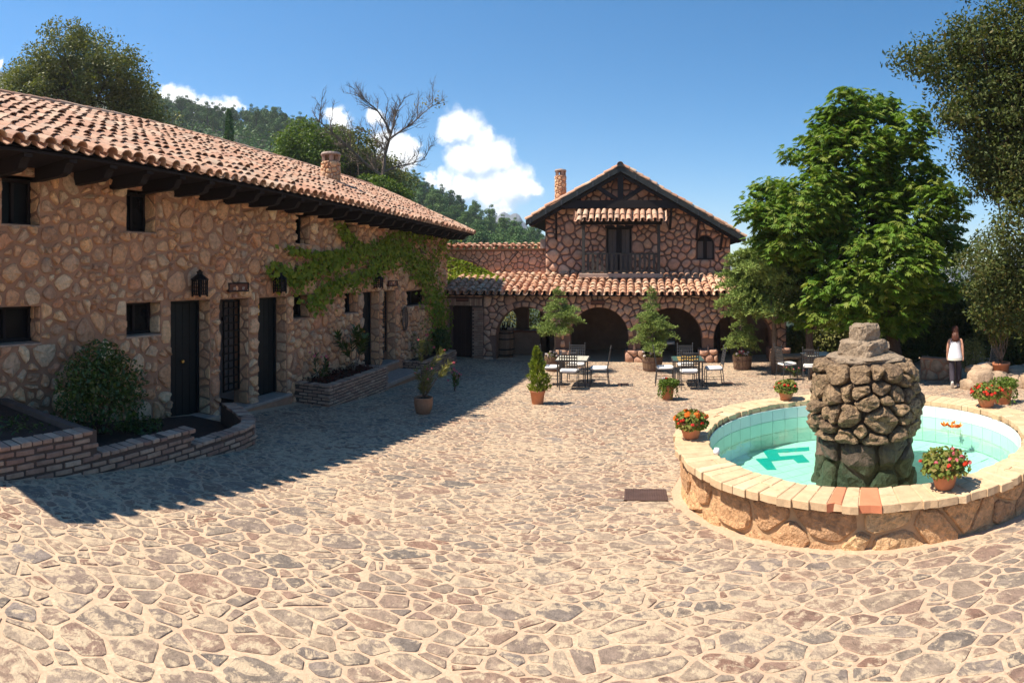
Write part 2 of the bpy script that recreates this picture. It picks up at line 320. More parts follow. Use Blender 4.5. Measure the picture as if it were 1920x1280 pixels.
def np_mesh(name, V, Fs, rnd=None, smooth=False):
    """V (n,3); Fs (m,k) equal-sized faces or list of lists; rnd = per-face number"""
    me = bpy.data.meshes.new(name)
    V = np.asarray(V, dtype=np.float32)
    if isinstance(Fs, np.ndarray):
        m, k = Fs.shape
        me.vertices.add(len(V)); me.vertices.foreach_set('co', V.ravel())
        me.loops.add(m*k); me.loops.foreach_set('vertex_index', Fs.astype(np.int32).ravel())
        me.polygons.add(m); me.polygons.foreach_set('loop_start', np.arange(0, m*k, k, dtype=np.int32))
        me.update(calc_edges=True); nf = m
    else:
        me.from_pydata(V.tolist(), [], Fs); nf = len(Fs)
    if smooth or isinstance(Fs, np.ndarray): me.polygons.foreach_set('use_smooth', np.full(nf, bool(smooth)))
    if rnd is not None:
        at = me.attributes.new('rnd', 'FLOAT', 'FACE'); at.data.foreach_set('value', np.asarray(rnd, dtype=np.float32))
    me.update()
    return me

def link(name, me, mat, parent=None, loc=None):
    o = bpy.data.objects.new(name, me); COL.objects.link(o)
    if mat is not None and len(me.materials) == 0: me.materials.append(mat)
    if parent is not None: o.parent = parent
    if loc is not None: o.location = loc
    WPOS[o.name] = (WPOS[parent.name] if parent is not None else Vector((0, 0, 0))) + (Vector(loc) if loc is not None else Vector((0, 0, 0)))
    return o

class MB:
    """collects boxes, tubes, lathes and polygons; build() links them as one mesh object"""
    def __init__(s): s.v = []; s.f = []; s.r = []; s.cur = 0.0
    def add(s, verts, faces):
        b = len(s.v); s.v.extend([tuple(q) for q in verts])
        for f in faces: s.f.append([i+b for i in f]); s.r.append(s.cur)
        return s
    def box(s, x0, x1, y0, y1, z0, z1):
        return s.add([(x0,y0,z0),(x1,y0,z0),(x1,y1,z0),(x0,y1,z0),(x0,y0,z1),(x1,y0,z1),(x1,y1,z1),(x0,y1,z1)],
                     [[0,3,2,1],[4,5,6,7],[0,1,5,4],[1,2,6,5],[2,3,7,6],[3,0,4,7]])
    def bevbox(s, x0, x1, y0, y1, z0, z1, b=0.01):
        for (c) in [0]:
            vs = []
            for zz, i in ((z0, b), (z0+b, 0), (z1-b, 0), (z1, b)):
                vs += [(x0+i,y0+i,zz),(x1-i,y0+i,zz),(x1-i,y1-i,zz),(x0+i,y1-i,zz)]
            fs = [[3,2,1,0],[12,13,14,15]]
            for k in range(3):
                for j in range(4):
                    a = k*4+j; c2 = k*4+(j+1)%4; fs.append([a, c2, c2+4, a+4])
        return s.add(vs, fs)
    def obox(s, p, q, w, h, up=(0, 0, 1)):
        """beam from p to q, width w (sideways) and height h (along up)"""
        p = Vector(p); q = Vector(q); d = (q-p).normalized(); up = Vector(up)
        sd = d.cross(up).normalized(); u = sd.cross(d).normalized()
        vs = []
        for c in (p, q):
            for a, b in ((-1,-1),(1,-1),(1,1),(-1,1)): vs.append(c+sd*(a*w/2)+u*(b*h/2))
        return s.add(vs, [[0,1,2,3],[7,6,5,4],[0,4,5,1],[1,5,6,2],[2,6,7,3],[3,7,4,0]])
    def tube(s, pts, rad, n=6, cap=True):
        pts = [Vector(p) for p in pts]; m = len(pts)
        if not hasattr(rad, '__len__'): rad = [rad]*m
        vs = []; ref = Vector((0.13, 0.31, 0.94))
        for i, p in enumerate(pts):
            d = (pts[min(i+1, m-1)]-pts[max(i-1, 0)]).normalized()
            if abs(d.dot(ref)) > 0.97: ref = Vector((0.9, 0.1, 0.2))
            a = d.cross(ref).normalized(); b = d.cross(a).normalized()
            for k in range(n):
                t = 2*PI*k/n; vs.append(p+(a*math.cos(t)+b*math.sin(t))*rad[i])
        fs = [[i*n+k, i*n+(k+1) % n, (i+1)*n+(k+1) % n, (i+1)*n+k] for i in range(m-1) for k in range(n)]
        if cap: fs += [list(range(n))[::-1], list(range((m-1)*n, m*n))]
        return s.add(vs, fs)
    def lathe(s, prof, c=(0, 0, 0), n=20, wob=0.0, cap=True):
        """prof: (radius, z) from the bottom up"""
        vs = []
        for r, z in prof:
            for k in range(n):
                t = 2*PI*k/n; rr = r*(1+wob*math.sin(3*t+z*9))
                vs.append((c[0]+rr*math.cos(t), c[1]+rr*math.sin(t), c[2]+z))
        m = len(prof)
        fs = [[i*n+k, i*n+(k+1) % n, (i+1)*n+(k+1) % n, (i+1)*n+k] for i in range(m-1) for k in range(n)]
        if cap: fs += [list(range(n))[::-1], list(range((m-1)*n, m*n))]
        return s.add(vs, fs)
    def prism(s, poly, fn, w0, w1):
        """polygon in (u,v), extruded from w0 to w1 through fn(u,v,w)"""
        n = len(poly); vs = [fn(u, v, w0) for u, v in poly]+[fn(u, v, w1) for u, v in poly]
        return s.add(vs, [list(range(n))[::-1], list(range(n, 2*n))]+[[i, (i+1) % n, n+(i+1) % n, n+i] for i in range(n)])
    def build(s, name, mat, parent=None, world=True, smooth=False, loc=None):
        V = np.array(s.v, dtype=np.float32) if s.v else np.zeros((0, 3), np.float32)
        if world and parent is not None: V = V-np.array(WPOS[parent.name], dtype=np.float32)
        me = np_mesh(name, V, s.f, s.r, smooth)
        return link(name, me, mat, parent, loc)

def single(name, mb, mat, label, cat, group=None, kind=None, smooth=False):
    """a thing that is one mesh; its origin goes to its base"""
    V = np.array(mb.v, dtype=np.float32); c = V.mean(0); c[2] = V[:, 2].min()
    me = np_mesh(name, V-c, mb.f, mb.r, smooth); o = link(name, me, mat, None, tuple(float(q) for q in c)); _tag(o, label, cat, group, kind); return o

def structure(name, mb_or_mesh, mat):
    me = mb_or_mesh if isinstance(mb_or_mesh, bpy.types.Mesh) else np_mesh(name, mb_or_mesh.v, mb_or_mesh.f, mb_or_mesh.r)
    o = link(name, me, mat); o['kind'] = 'structure'; return o

def copy_tree(o, parent=None, loc=None, rotz=None):
    c = o.copy(); COL.objects.link(c); c.parent = parent
    if loc is not None: c.location = loc
    if rotz is not None: c.rotation_euler = (0, 0, rotz)
    WPOS[c.name] = Vector(c.location)
    for ch in list(o.children): copy_tree(ch, c)
    return c

def emit_pieces(name, items, mat, parent, limit=300, smooth=True):
    """items: (V world coords, faces, rnd). The nearest `limit` become objects of their own, the rest one joined part"""
    base = np.array(WPOS[parent.name], dtype=np.float32); eye = np.array([0, 0, EYE])
    items = [it for it in items if it is not None]
    def score(it):
        V = np.asarray(it[0]); d = np.linalg.norm(V.mean(0)-eye); e = np.ptp(V, axis=0)
        a = math.atan2(V[:, 0].mean(), V[:, 1].mean())
        seen = 1 if -1.1 < a < 0.68 else 0
        return (-seen, -np.linalg.norm(e)/d)
    items.sort(key=score)
    for V, fs, r in items[:limit]:
        V = np.asarray(V, dtype=np.float32)-base
        link(name, np_mesh(name, V, fs, [r]*len(fs), smooth=smooth), mat, parent)
    rest = items[limit:]
    if rest:
        Vs, Fs, R, b = [], [], [], 0
        for V, fs, r in rest:
            Vs.append(np.asarray(V, dtype=np.float32)-base); Fs += [[i+b for i in f] for f in fs]; R += [r]*len(fs); b += len(V)
        o = link(name, np_mesh(name, np.concatenate(Vs), Fs, R, smooth), mat, parent); o['kind'] = 'stuff'

# ------------------------------------------------------------------ walls with openings and field stones
def wall_mesh(outline, holes, fn, thick):
    """outline and holes in (u,v); front at w=0, back at w=-thick"""
    verts = []; edges = []
    loops = [outline]+holes
    for lp in loops:
        b = len(verts); n = len(lp); verts += [Vector(p) for p in lp]; edges += [(b+i, b+(i+1) % n) for i in range(n)]
    ov, oe, of, *_ = delaunay_2d_cdt(verts, edges, [], 0, 1e-5)
    def inside(p, poly):
        c = False; j = len(poly)-1
        for i in range(len(poly)):
            a, b2 = poly[i], poly[j]
            if (a[1] > p[1]) != (b2[1] > p[1]) and p[0] < (b2[0]-a[0])*(p[1]-a[1])/(b2[1]-a[1]+1e-12)+a[0]: c = not c
            j = i
        return c
    mb = MB(); n = len(ov)
    F_, B_ = [fn(v.x, v.y, 0) for v in ov], [fn(v.x, v.y, -thick) for v in ov]
    fs = []
    for f in of:
        c = sum((ov[i] for i in f), Vector((0, 0)))/len(f)
        if inside(c, outline) and not any(inside(c, h) for h in holes):
            fs.append(list(f)); fs.append([i+n for i in f][::-1])
    mb.add(F_+B_, fs)
    for lp in loops:
        m = len(lp)
        mb.add([fn(u, v, 0) for u, v in lp]+[fn(u, v, -thick) for u, v in lp], [[i, (i+1) % m, m+(i+1) % m, m+i] for i in range(m)])
    return mb

def clip(poly, nx, ny, c):
    """keep nx*x+ny*y <= c"""
    out = []; n = len(poly)
    for i in range(n):
        p, q = poly[i], poly[(i+1) % n]
        dp, dq = nx*p[0]+ny*p[1]-c, nx*q[0]+ny*q[1]-c
        if dp <= 0: out.append(p)
        if (dp < 0 < dq) or (dq < 0 < dp):
            t = dp/(dp-dq); out.append((p[0]+(q[0]-p[0])*t, p[1]+(q[1]-p[1])*t))
    return out

def ccw(poly):
    a = sum(poly[i][0]*poly[(i+1) % len(poly)][1]-poly[(i+1) % len(poly)][0]*poly[i][1] for i in range(len(poly)))
    return poly if a > 0 else poly[::-1]

def edge_lines(poly):
    poly = ccw([tuple(p) for p in poly]); L_ = []
    for i in range(len(poly)):
        p, q = poly[i], poly[(i+1) % len(poly)]
        ex, ey = q[0]-p[0], q[1]-p[1]; l = math.hypot(ex, ey)
        if l < 1e-6: continue
        nx, ny = ey/l, -ex/l; L_.append((nx, ny, nx*p[0]+ny*p[1]))
    return L_

def cells(bounds, pitch, joint, outline=None, holes=(), spread=0.45, aspect=1.0, rng=None, margin=0.02, tries=14):
    """irregular stones: a power diagram of random seeds, each cell pulled back by the joint"""
    rng = rng or RNG; u0, u1, v0, v1 = bounds
    N = int((u1-u0)*(v1-v0)/(pitch*pitch/aspect)*tries)
    P, R = [], []; g = {}; gs = pitch*1.5
    hl = [(edge_lines(h), min(p[0] for p in h), max(p[0] for p in h), min(p[1] for p in h), max(p[1] for p in h)) for h in holes]
    ol = edge_lines(outline) if outline else None
    U = rng.uniform(u0, u1, N); Vv = rng.uniform(v0, v1, N); RR = pitch*(1-spread+2*spread*rng.random(N)**1.6)
    for x, y, r in zip(U, Vv, RR):
        if ol and max(a*x+b*y-c for a, b, c in ol) > -0.25*r: continue
        if any(max(a*x+b*y-c for a, b, c in L_) < 0.22*r for L_, *_ in hl): continue
        k = (int(x/gs), int(y*aspect/gs)); ok = True
        for i in (-1, 0, 1):
            for j in (-1, 0, 1):
                for (q, s2) in g.get((k[0]+i, k[1]+j), ()):
                    if math.hypot(q[0]-x, (q[1]-y)*aspect) < 0.47*(r+s2): ok = False; break
                if not ok: break
            if not ok: break
        if ok: g.setdefault(k, []).append(((x, y), r)); P.append((x, y)); R.append(r)
    P = np.array(P); R = np.array(R); Q = P.copy(); Q[:, 1] *= aspect; n = len(P)
    res = []
    for i in range(n):
        d2 = ((Q-Q[i])**2).sum(1); idx = np.argpartition(d2, min(22, n-1))[:23]
        m = pitch*2.2; x, y = Q[i]
        poly = [(x-m, y-m), (x+m, y-m), (x+m, y+m), (x-m, y+m)]
        for j in idx:
            if j == i: continue
            d = math.sqrt(d2[j]); nx, ny = (Q[j]-Q[i])/d
            t = (d*d+0.55*(R[i]**2-R[j]**2))/(2*d); t = min(max(t, 0.25*d), 0.75*d)-joint/2
            poly = clip(poly, nx, ny, nx*x+ny*y+t)
            if len(poly) < 3: break
        if len(poly) < 3: continue
        poly = [(p[0], p[1]/aspect) for p in poly]; x, y = P[i]
        if ol:
            for a, b, c in ol: poly = clip(poly, a, b, c-margin) if len(poly) > 2 else poly
        for L_, a0, a1, b0, b1 in hl:
            if len(poly) < 3: break
            xs = [p[0] for p in poly]; ys = [p[1] for p in poly]
            if max(xs) < a0 or min(xs) > a1 or max(ys) < b0 or min(ys) > b1: continue
            a, b, c = max(L_, key=lambda l: l[0]*x+l[1]*y-l[2])
            poly = clip(poly, -a, -b, -c-margin)
        if len(poly) > 2:
            ar = 0.5*abs(sum(poly[k][0]*poly[(k+1) % len(poly)][1]-poly[(k+1) % len(poly)][0]*poly[k][1] for k in range(len(poly))))
            if ar > 0.05*pitch*pitch/aspect: res.append(ccw(poly))
    return res

def stone(poly, fn, h, rng, n=10, round_=0.22, jit=0.05, depth=0.03, inset=0.80, dome=1.0, hj=0.10):
    """a field stone: chipped corners, sloped shoulders, uneven face; about 50 triangles"""
    pts = []; m = len(poly); per = sum(math.dist(poly[i], poly[(i+1) % m]) for i in range(m))
    for i in range(m):
        p, q = poly[i], poly[(i+1) % m]; L_ = math.dist(p, q)
        if L_ < per*0.05: pts.append((0.5*(p[0]+q[0]), 0.5*(p[1]+q[1]))); continue
        a = round_*rng.uniform(0.5, 1.3); b = 1-round_*rng.uniform(0.5, 1.3)
        pts.append((p[0]+(q[0]-p[0])*a, p[1]+(q[1]-p[1])*a)); pts.append((p[0]+(q[0]-p[0])*b, p[1]+(q[1]-p[1])*b))
    n = len(pts); cx = sum(p[0] for p in pts)/n; cy = sum(p[1] for p in pts)/n; sz = per/6.3
    J = rng.normal(0, 1, (n, 4))
    o2 = [(cx+(p[0]-cx)*(1-abs(J[i, 0])*jit), cy+(p[1]-cy)*(1-abs(J[i, 1])*jit)) for i, p in enumerate(pts)]
    tx, ty = rng.normal(0, 0.18, 2)
    V = [fn(u, v, -depth) for u, v in o2]
    V += [fn(u, v, h*(0.45+0.12*J[i, 2])) for i, (u, v) in enumerate(o2)]
    V += [fn(cx+(u-cx)*inset, cy+(v-cy)*inset, h*(0.95+hj*J[i, 3]+(tx*(u-cx)+ty*(v-cy))/max(sz, 1e-3)*0.5)) for i, (u, v) in enumerate(o2)]
    V.append(fn(cx, cy, h*(1.0+0.12*dome)))
    f = []
    for i in range(n):
        j = (i+1) % n
        f += [[i, j, n+j, n+i], [n+i, n+j, 2*n+j, 2*n+i], [2*n+i, 2*n+j, 3*n]]
    return (V, f, float(rng.random()))

def split_cells(cs, rng, prob, joint, minsize):
    """break some cells in two along a slanting line, so that the paving reads as split slabs"""
    out = []
    for c in cs:
        xs = [p[0] for p in c]; ys = [p[1] for p in c]; sz = math.hypot(max(xs)-min(xs), max(ys)-min(ys))
        if sz > minsize and rng.random() < prob:
            a = rng.uniform(0, PI); nx, ny = math.cos(a), math.sin(a); cx, cy = np.mean(xs)+rng.normal()*0.12*sz, np.mean(ys)+rng.normal()*0.12*sz; d = nx*cx+ny*cy
            A, B = clip(c, nx, ny, d-joint/2), clip(c, -nx, -ny, -d-joint/2)
            for q in (A, B):
                if len(q) > 2:
                    ar = 0.5*abs(sum(q[k][0]*q[(k+1) % len(q)][1]-q[(k+1) % len(q)][0]*q[k][1] for k in range(len(q))))
                    if ar > 0.002: out.append(q)
        else: out.append(c)
    return out

def boulder(poly, fn, h, rng, n=16, amp=0.03, freq=7.0, rings=((1.0, 0.0), (0.97, 0.45), (0.84, 0.85), (0.52, 1.0)), round_=0.2, depth=0.03, out_amp=0.10):
    """a craggy stone: outline and face broken up by noise"""
    pts = []; m = len(poly)
    for i in range(m):
        p, q = poly[i], poly[(i+1) % m]
        pts += [(p[0]+(q[0]-p[0])*round_, p[1]+(q[1]-p[1])*round_), (p[0]+(q[0]-p[0])*(1-round_), p[1]+(q[1]-p[1])*(1-round_))]
    seg = [math.dist(pts[i], pts[(i+1) % len(pts)]) for i in range(len(pts))]; tot = sum(seg); out = []; k = 0; acc = 0
    for i in range(n):
        t = tot*i/n
        while acc+seg[k] < t and k < len(seg)-1: acc += seg[k]; k += 1
        f = (t-acc)/max(seg[k], 1e-9); p, q = pts[k], pts[(k+1) % len(pts)]; out.append((p[0]+(q[0]-p[0])*f, p[1]+(q[1]-p[1])*f))
    cx = sum(p[0] for p in out)/n; cy = sum(p[1] for p in out)/n; sd = Vector(rng.uniform(-50, 50, 3)); V = []
    for ri, (sc, hh) in enumerate(((1.0, -depth/max(h, 1e-3)),)+tuple(rings)):
        for (u, v) in out:
            k1 = 1+out_amp*mnoise.noise(Vector((u*freq*1.3, v*freq*1.3, 0))+sd)*(1 if ri < 4 else 0.4)-out_amp*0.4
            uu, vv = cx+(u-cx)*sc*k1, cy+(v-cy)*sc*k1
            w = h*hh+(amp*mnoise.fractal(Vector((uu*freq, vv*freq, 5))+sd, 1.0, 2.0, 3) if ri > 1 else 0)
            V.append(fn(uu, vv, w))
    V.append(fn(cx, cy, h*1.02+amp*mnoise.noise(sd)))
    R_ = len(rings)+1; f = [[r*n+i, r*n+(i+1) % n, (r+1)*n+(i+1) % n, (r+1)*n+i] for r in range(R_-1) for i in range(n)]
    f += [[(R_-1)*n+i, (R_-1)*n+(i+1) % n, R_*n] for i in range(n)]
    return (V, f, float(rng.random()))
# ================================================================== THE SETTING
DL = 6.9            # the guest wing's front is the plane X = -6.9
AY = 20.8           # the arcade's front is the plane Y = 20.8
FC = Vector((6.75*math.sin(0.3927), 6.75*math.cos(0.3927), 0)); FR = 2.17     # fountain centre and radius

def ground_sheet():
    def axis(a, b, step, far):
        core = list(np.arange(a, b+1e-6, step)); lo = []; hi = []; d = step
        x = a
        while x > -far: d *= 1.5; x -= d; lo.append(x)
        x = b; d = step
        while x < far: d *= 1.5; x += d; hi.append(x)
        return np.unique(np.clip(np.array(lo[::-1]+core+hi), -2050, 2050))
    def sheet(name, xs, ys, lower, mat):
        X, Y = np.meshgrid(xs, ys, indexing='ij'); Z = zg(X, Y)-lower
        r = np.hypot(X, Y); Z = Z-np.clip((r-60)*0.02, 0, 30)
        V = np.stack([X, Y, Z], -1).reshape(-1, 3); n, m = X.shape
        i = np.arange(n*m).reshape(n, m)
        Fs = np.stack([i[:-1, :-1], i[1:, :-1], i[1:, 1:], i[:-1, 1:]], -1).reshape(-1, 4)
        return structure(name, np_mesh(name, V, Fs, smooth=True), MT[mat])
    sheet('ground', axis(-8, 16, 0.5, 3000), axis(-2, 24, 0.5, 3000), 0.05, 'hillsoil')
    return sheet('courtyard_paving', np.arange(-7.2, 14.6, 0.4), np.arange(-4, 25.0, 0.4), 0.0, 'pavemortar')
ground = ground_sheet()

PLANTER_A = [(-4.9, 0.4), (-4.9, 6.2), (-4.96, 6.55), (-5.15, 6.82), (-5.6, 7.15), (-6.1, 7.45)]
def paving():
    rng = np.random.default_rng(11)
    holes = [[(-6.9, 0.0), (-4.88, 0.0), (-4.88, 6.2), (-5.15, 6.85), (-6.1, 7.5), (-6.9, 7.6)],
             [(-6.9, 7.5), (-6.62, 7.5), (-6.62, 10.5), (-6.9, 10.5)],
             [(-6.95, 10.45), (-5.98, 10.45), (-5.98, 13.4), (-6.95, 13.4)],
             [(-6.95, 13.4), (-6.1, 13.4), (-6.1, 16.4), (-6.95, 16.4)],
             [(-6.95, 16.4), (-6.05, 16.4), (-6.05, 19.5), (-6.95, 19.5)],
             [(FC.x+(FR+0.01)*math.cos(t), FC.y+(FR+0.01)*math.sin(t)) for t in np.linspace(0, 2*PI, 28)[:-1]]]
    outline = [(-6.88, 0.9), (6.5, 0.9), (13.5, 9.5), (13.5, 19.0), (6.5, 20.78), (-6.88, 20.78)]
    cs = cells((-6.9, 13.5, 0.9, 20.8), 0.245, 0.022, outline, holes, spread=0.65, rng=rng, margin=0.015, aspect=1.3)
    cs = split_cells(cs, rng, 0.4, 0.024, 0.22)
    fn = lambda u, v, w: (u, v, float(zg(u, v))+w)
    emit_pieces('flagstone', [stone(c, fn, 0.006, rng, round_=0.16, jit=0.06, depth=0.02, inset=0.94, dome=0.2, hj=0.25) for c in cs], MT['flag'], ground, smooth=False)
paving()

# ---------------------------------------------------------------- roof tiles
def tile_template(L=0.42, r0=0.098, r1=0.078, seg=6, th=0.013, flip=False):
    V = []
    for s, r in ((0, r0), (L, r1)):
        for rr in (r, r-th):
            for k in range(seg+1):
                t = PI*k/seg
                z = rr*math.sin(t)*0.92
                V.append((rr*math.cos(t), s, -z if flip else z))
    n = seg+1; f = []
    for k in range(seg):
        f += [[k, k+1, 2*n+k+1, 2*n+k], [n+k, 3*n+k, 3*n+k+1, n+k+1], [k, n+k, n+k+1, k+1]]
    return np.array(V), f

def tile_field(parent, origin, td, sd, ncol, nrow, pt, ps, mat, limit=300, lift=0.035, scale=1.0, rng=None, pans=True, clipfn=None):
    rng = rng or np.random.default_rng(3)
    td = np.array(td, float); sd = np.array(sd, float); nd = np.cross(td, sd)
    if nd[2] < 0: nd = -nd
    o = np.array(origin, float)
    V, f = tile_template(L=ps*1.33, r0=0.41*pt, r1=0.33*pt)
    me = np_mesh('roof_tile', V, f, smooth=False); me.materials.append(mat)
    W = np.array(WPOS[parent.name], float); eye = np.array([0, 0, EYE])
    jobs = []
    for j in range(ncol):
        for i in range(nrow):
            jit = rng.normal(0, 1, 4)
            c = o+td*(pt*(j+0.5)+jit[0]*0.014)+sd*(ps*i-0.02+jit[1]*0.026)+nd*(lift+0.013*abs(jit[2])+0.018*math.sin(j*0.21+i*0.5))
            if clipfn and not clipfn(c): continue
            a = jit[3]*0.05
            t2 = td*math.cos(a)+sd*math.sin(a); s2 = sd*math.cos(a)-td*math.sin(a)
            s3 = s2*math.cos(0.06)-nd*math.sin(0.06); n3 = np.cross(t2, s3); n3 = n3 if n3[2] > 0 else -n3
            c = c+nd*0.028
            jobs.append((np.linalg.norm(c-eye), c, np.stack([t2, s3, n3], 1)))
    jobs.sort(key=lambda q: q[0] if -1.1 < math.atan2(q[1][0], q[1][1]) < 0.7 else 1e6+q[0])
    for d, c, B in jobs[:limit]:
        ob = bpy.data.objects.new('roof_tile', me); COL.objects.link(ob); ob.parent = parent
        ob.matrix_local = Matrix([[*B[0], c[0]-W[0]], [*B[1], c[1]-W[1]], [*B[2], c[2]-W[2]], [0, 0, 0, 1]])
    rest = jobs[limit:]
    def joined(name, tv, tf, lst):
        if not lst: return
        VV = np.concatenate([tv@B.T+c-W for _, c, B in lst]); n = len(tv)
        FF = (np.array(tf)[None]+np.arange(len(lst))[:, None, None]*n).reshape(-1, 4)
        R = np.repeat(rng.random(len(lst)), len(tf))
        ob = link(name, np_mesh(name, VV, FF, R), mat, parent); ob['kind'] = 'stuff'
    joined('roof_tile', V, f, rest)
    if pans:
        PV, pf = tile_template(L=ps*1.33, r0=0.36*pt, r1=0.40*pt, seg=4, flip=True)
        lst = []
        for j in range(ncol+1):
            for i in range(nrow):
                c = o+td*(pt*j)+sd*(ps*i-0.015)+nd*(lift+0.055)
                if clipfn and not clipfn(c): continue
                lst.append((0, c, np.stack([td, sd, nd], 1)))
        joined('pan_tile', PV, pf, lst)

def ridge_tiles(parent, p, q, mat, r=0.12, L=0.36):
    p = Vector(p); q = Vector(q); n = int((q-p).length/L); d = (q-p).normalized()
    V, f = tile_template(L=L*1.12, r0=r, r1=r*0.88)
    me = np_mesh('ridge_tile', V, f); me.materials.append(mat)
    side = Vector((0, 0, 1)).cross(d).normalized(); up = d.cross(side); W = WPOS[parent.name]
    if up.z < 0: side = -side; up = -up
    for i in range(n):
        c = p+d*(L*i)+Vector((0, 0, random.uniform(-0.008, 0.008)))-W
        ob = bpy.data.objects.new('ridge_tile', me); COL.objects.link(ob); ob.parent = parent
        ob.matrix_local = Matrix(((side.x, d.x, up.x, c.x), (side.y, d.y, up.y, c.y), (side.z, d.z, up.z, c.z), (0, 0, 0, 1)))

def chimney(parent, base, r, h, label):
    """round stone stack with a cap on four stubs"""
    ch = MB().lathe([(r*1.02, -0.6), (r, 0.0), (r*0.93, h)], base, 18).build('chimney', MT['mortar'], parent)
    rng = np.random.default_rng(int(abs(base[0]*100))+1)
    fn = lambda u, v, w: (base[0]+(r*0.95+w)*math.cos(u/r), base[1]+(r*0.95+w)*math.sin(u/r), base[2]+v)
    cs = cells((0, 2*PI*r, -0.3, h), 0.13, 0.018, rng=rng, outline=[(0, -0.3), (2*PI*r, -0.3), (2*PI*r, h), (0, h)])
    emit_pieces('stone', [stone(c, fn, 0.035, rng) for c in cs], MT['wallstone'], ch)
    for k in range(5):
        t = 2*PI*k/5+0.3
        c = (base[0]+r*0.78*math.cos(t), base[1]+r*0.78*math.sin(t))
        MB().box(c[0]-0.05, c[0]+0.05, c[1]-0.05, c[1]+0.05, base[2]+h, base[2]+h+0.17).build('stub', MT['brick'], ch)
    MB().lathe([(r*1.08, h+0.17), (r*1.12, h+0.20), (r*1.02, h+0.25), (r*0.3, h+0.29)], base, 18).build('cap', MT['slab'], ch)
    return ch

# ---------------------------------------------------------------- the guest wing on the left
wing = thing('guest_wing', 'long rubble stone guest wing with clay tile roof and dark joisted eaves', 'building', (-DL, 11.0, -1.2))
wfn = lambda u, v, w: (-DL+w, u, v)
def wrect(x0, x1, yt, yb, z0=None):
    a, b = on_x(x0, yt, -DL), on_x(x1, yt, -DL); xm = 0.5*(x0+x1)
    zt = on_x(xm, yt, -DL).z; zb = on_x(xm, yb, -DL).z if z0 is None else z0
    return (a.y, b.y, zb, zt)
TH = -0.90
up_win = [wrect(3, 75, 330, 421), wrect(237, 292, 358, 435), wrect(554, 581, 404, 457), wrect(647, 669, 421, 463), wrect(764, 777, 437, 473), wrect(785, 800, 442, 475)]
lo_win = [wrect(-30, 76, 575, 646), wrect(237, 301, 567, 629), wrect(549, 581, 553, 596), wrect(646, 671, 549, 587), wrect(762, 804, 544, 572)]
doors = [wrect(320, 394, 563, 0, TH), wrect(484, 537, 557, 0, TH), wrect(680, 711, 547, 0, TH-0.04)]
gates = [wrect(411, 466, 560, 0, TH), wrect(717, 741, 545, 0, TH-0.04)]
rect_poly = lambda r: [(r[0], r[2]), (r[1], r[2]), (r[1], r[3]), (r[0], r[3])]
holes = [rect_poly(r) for r in up_win+lo_win+doors+gates]
w_out = [(2.3, -2.2), (20.78, -2.2), (20.78, 3.08), (2.3, 3.08)]
wwall = wall_mesh(w_out, holes, wfn, 0.36).build('wall', MT['mortar'], wing)
def wing_stones():
    rng = np.random.default_rng(21)
    ol = [(2.3, -1.75), (20.78, -1.75), (20.78, 3.06), (2.3, 3.06)]
    cs = cells((2.3, 20.78, -1.75, 3.06), 0.235, 0.044, ol, holes, spread=0.6, rng=rng, margin=0.012)
    cs = split_cells(cs, rng, 0.16, 0.045, 0.30)
    cs = [c for c in cs if np.mean([p[1] for p in c]) > float(zg(-DL, np.mean([p[0] for p in c])))-0.05]
    jamb = []
    for r in up_win+lo_win+doors+gates:      # the far reveals that face the camera are stone too
        jf = lambda u, v, w, y1=r[1]: (-DL-u, y1-w, v)
        b_ = (0.0, 0.26, r[2]+0.01, r[3]-0.01)
        for c in cells(b_, 0.19, 0.03, rect_poly(b_), (), spread=0.4, rng=rng, margin=0.004): jamb.append(stone(c, jf, 0.018, rng, round_=0.12, jit=0.1, depth=0.005))
    emit_pieces('stone', [stone(c, wfn, 0.035+0.04*rng.random(), rng, round_=0.27, jit=0.08, inset=0.76, hj=0.2) for c in cs]+jamb, MT['wallstone'], wwall, smooth=False)
wing_stones()
# shell: back and end walls so that no light leaks under the roof
MB().box(-14.4, -14.1, 2.3, 20.78, -2.2, 3.0).build('wall', MT['mortar'], wing)
for y0 in (2.3, 20.43):
    MB().prism([(-14.1, -2.2), (-DL-0.36, -2.2), (-DL-0.36, 3.25), (-10.2, 4.85), (-14.1, 3.2)], lambda u, v, w: (u, y0+w, v), 0, 0.35).build('wall', MT['mortar'], wing)
def window_unit(r, depth=0.28, bars=1, parent=wing):
    y0, y1, z0, z1 = r; x = -DL-depth
    m = MB()
    m.box(x-0.03, x+0.03, y0, y0+0.05, z0, z1).box(x-0.03, x+0.03, y1-0.05, y1, z0, z1).box(x-0.03, x+0.03, y0+0.05, y1-0.05, z0, z0+0.05).box(x-0.03, x+0.03, y0+0.05, y1-0.05, z1-0.05, z1)
    if bars: ym = 0.5*(y0+y1); m.box(x-0.028, x+0.032, ym-0.025, ym+0.025, z0+0.05, z1-0.05)
    w = m.build('window', MT['darkwood'], parent)
    MB().box(x-0.018, x-0.008, y0+0.05, y1-0.05, z0+0.05, z1-0.05).build('pane', MT['glass'], w)
    MB().bevbox(x+0.034, -DL+0.015, y0-0.015, y1+0.015, z0-0.035, z0+0.003, 0.008).build('sill', MT['brick'], w)
    return w
for r in up_win+lo_win: window_unit(r)
for r in up_win+lo_win+doors+gates:         # lintel boards over the openings
    MB().box(-DL-0.36, -DL+0.004, r[0]-0.06, r[1]+0.06, r[3], r[3]+0.03).build('lintel', MT['mortar'], wing)
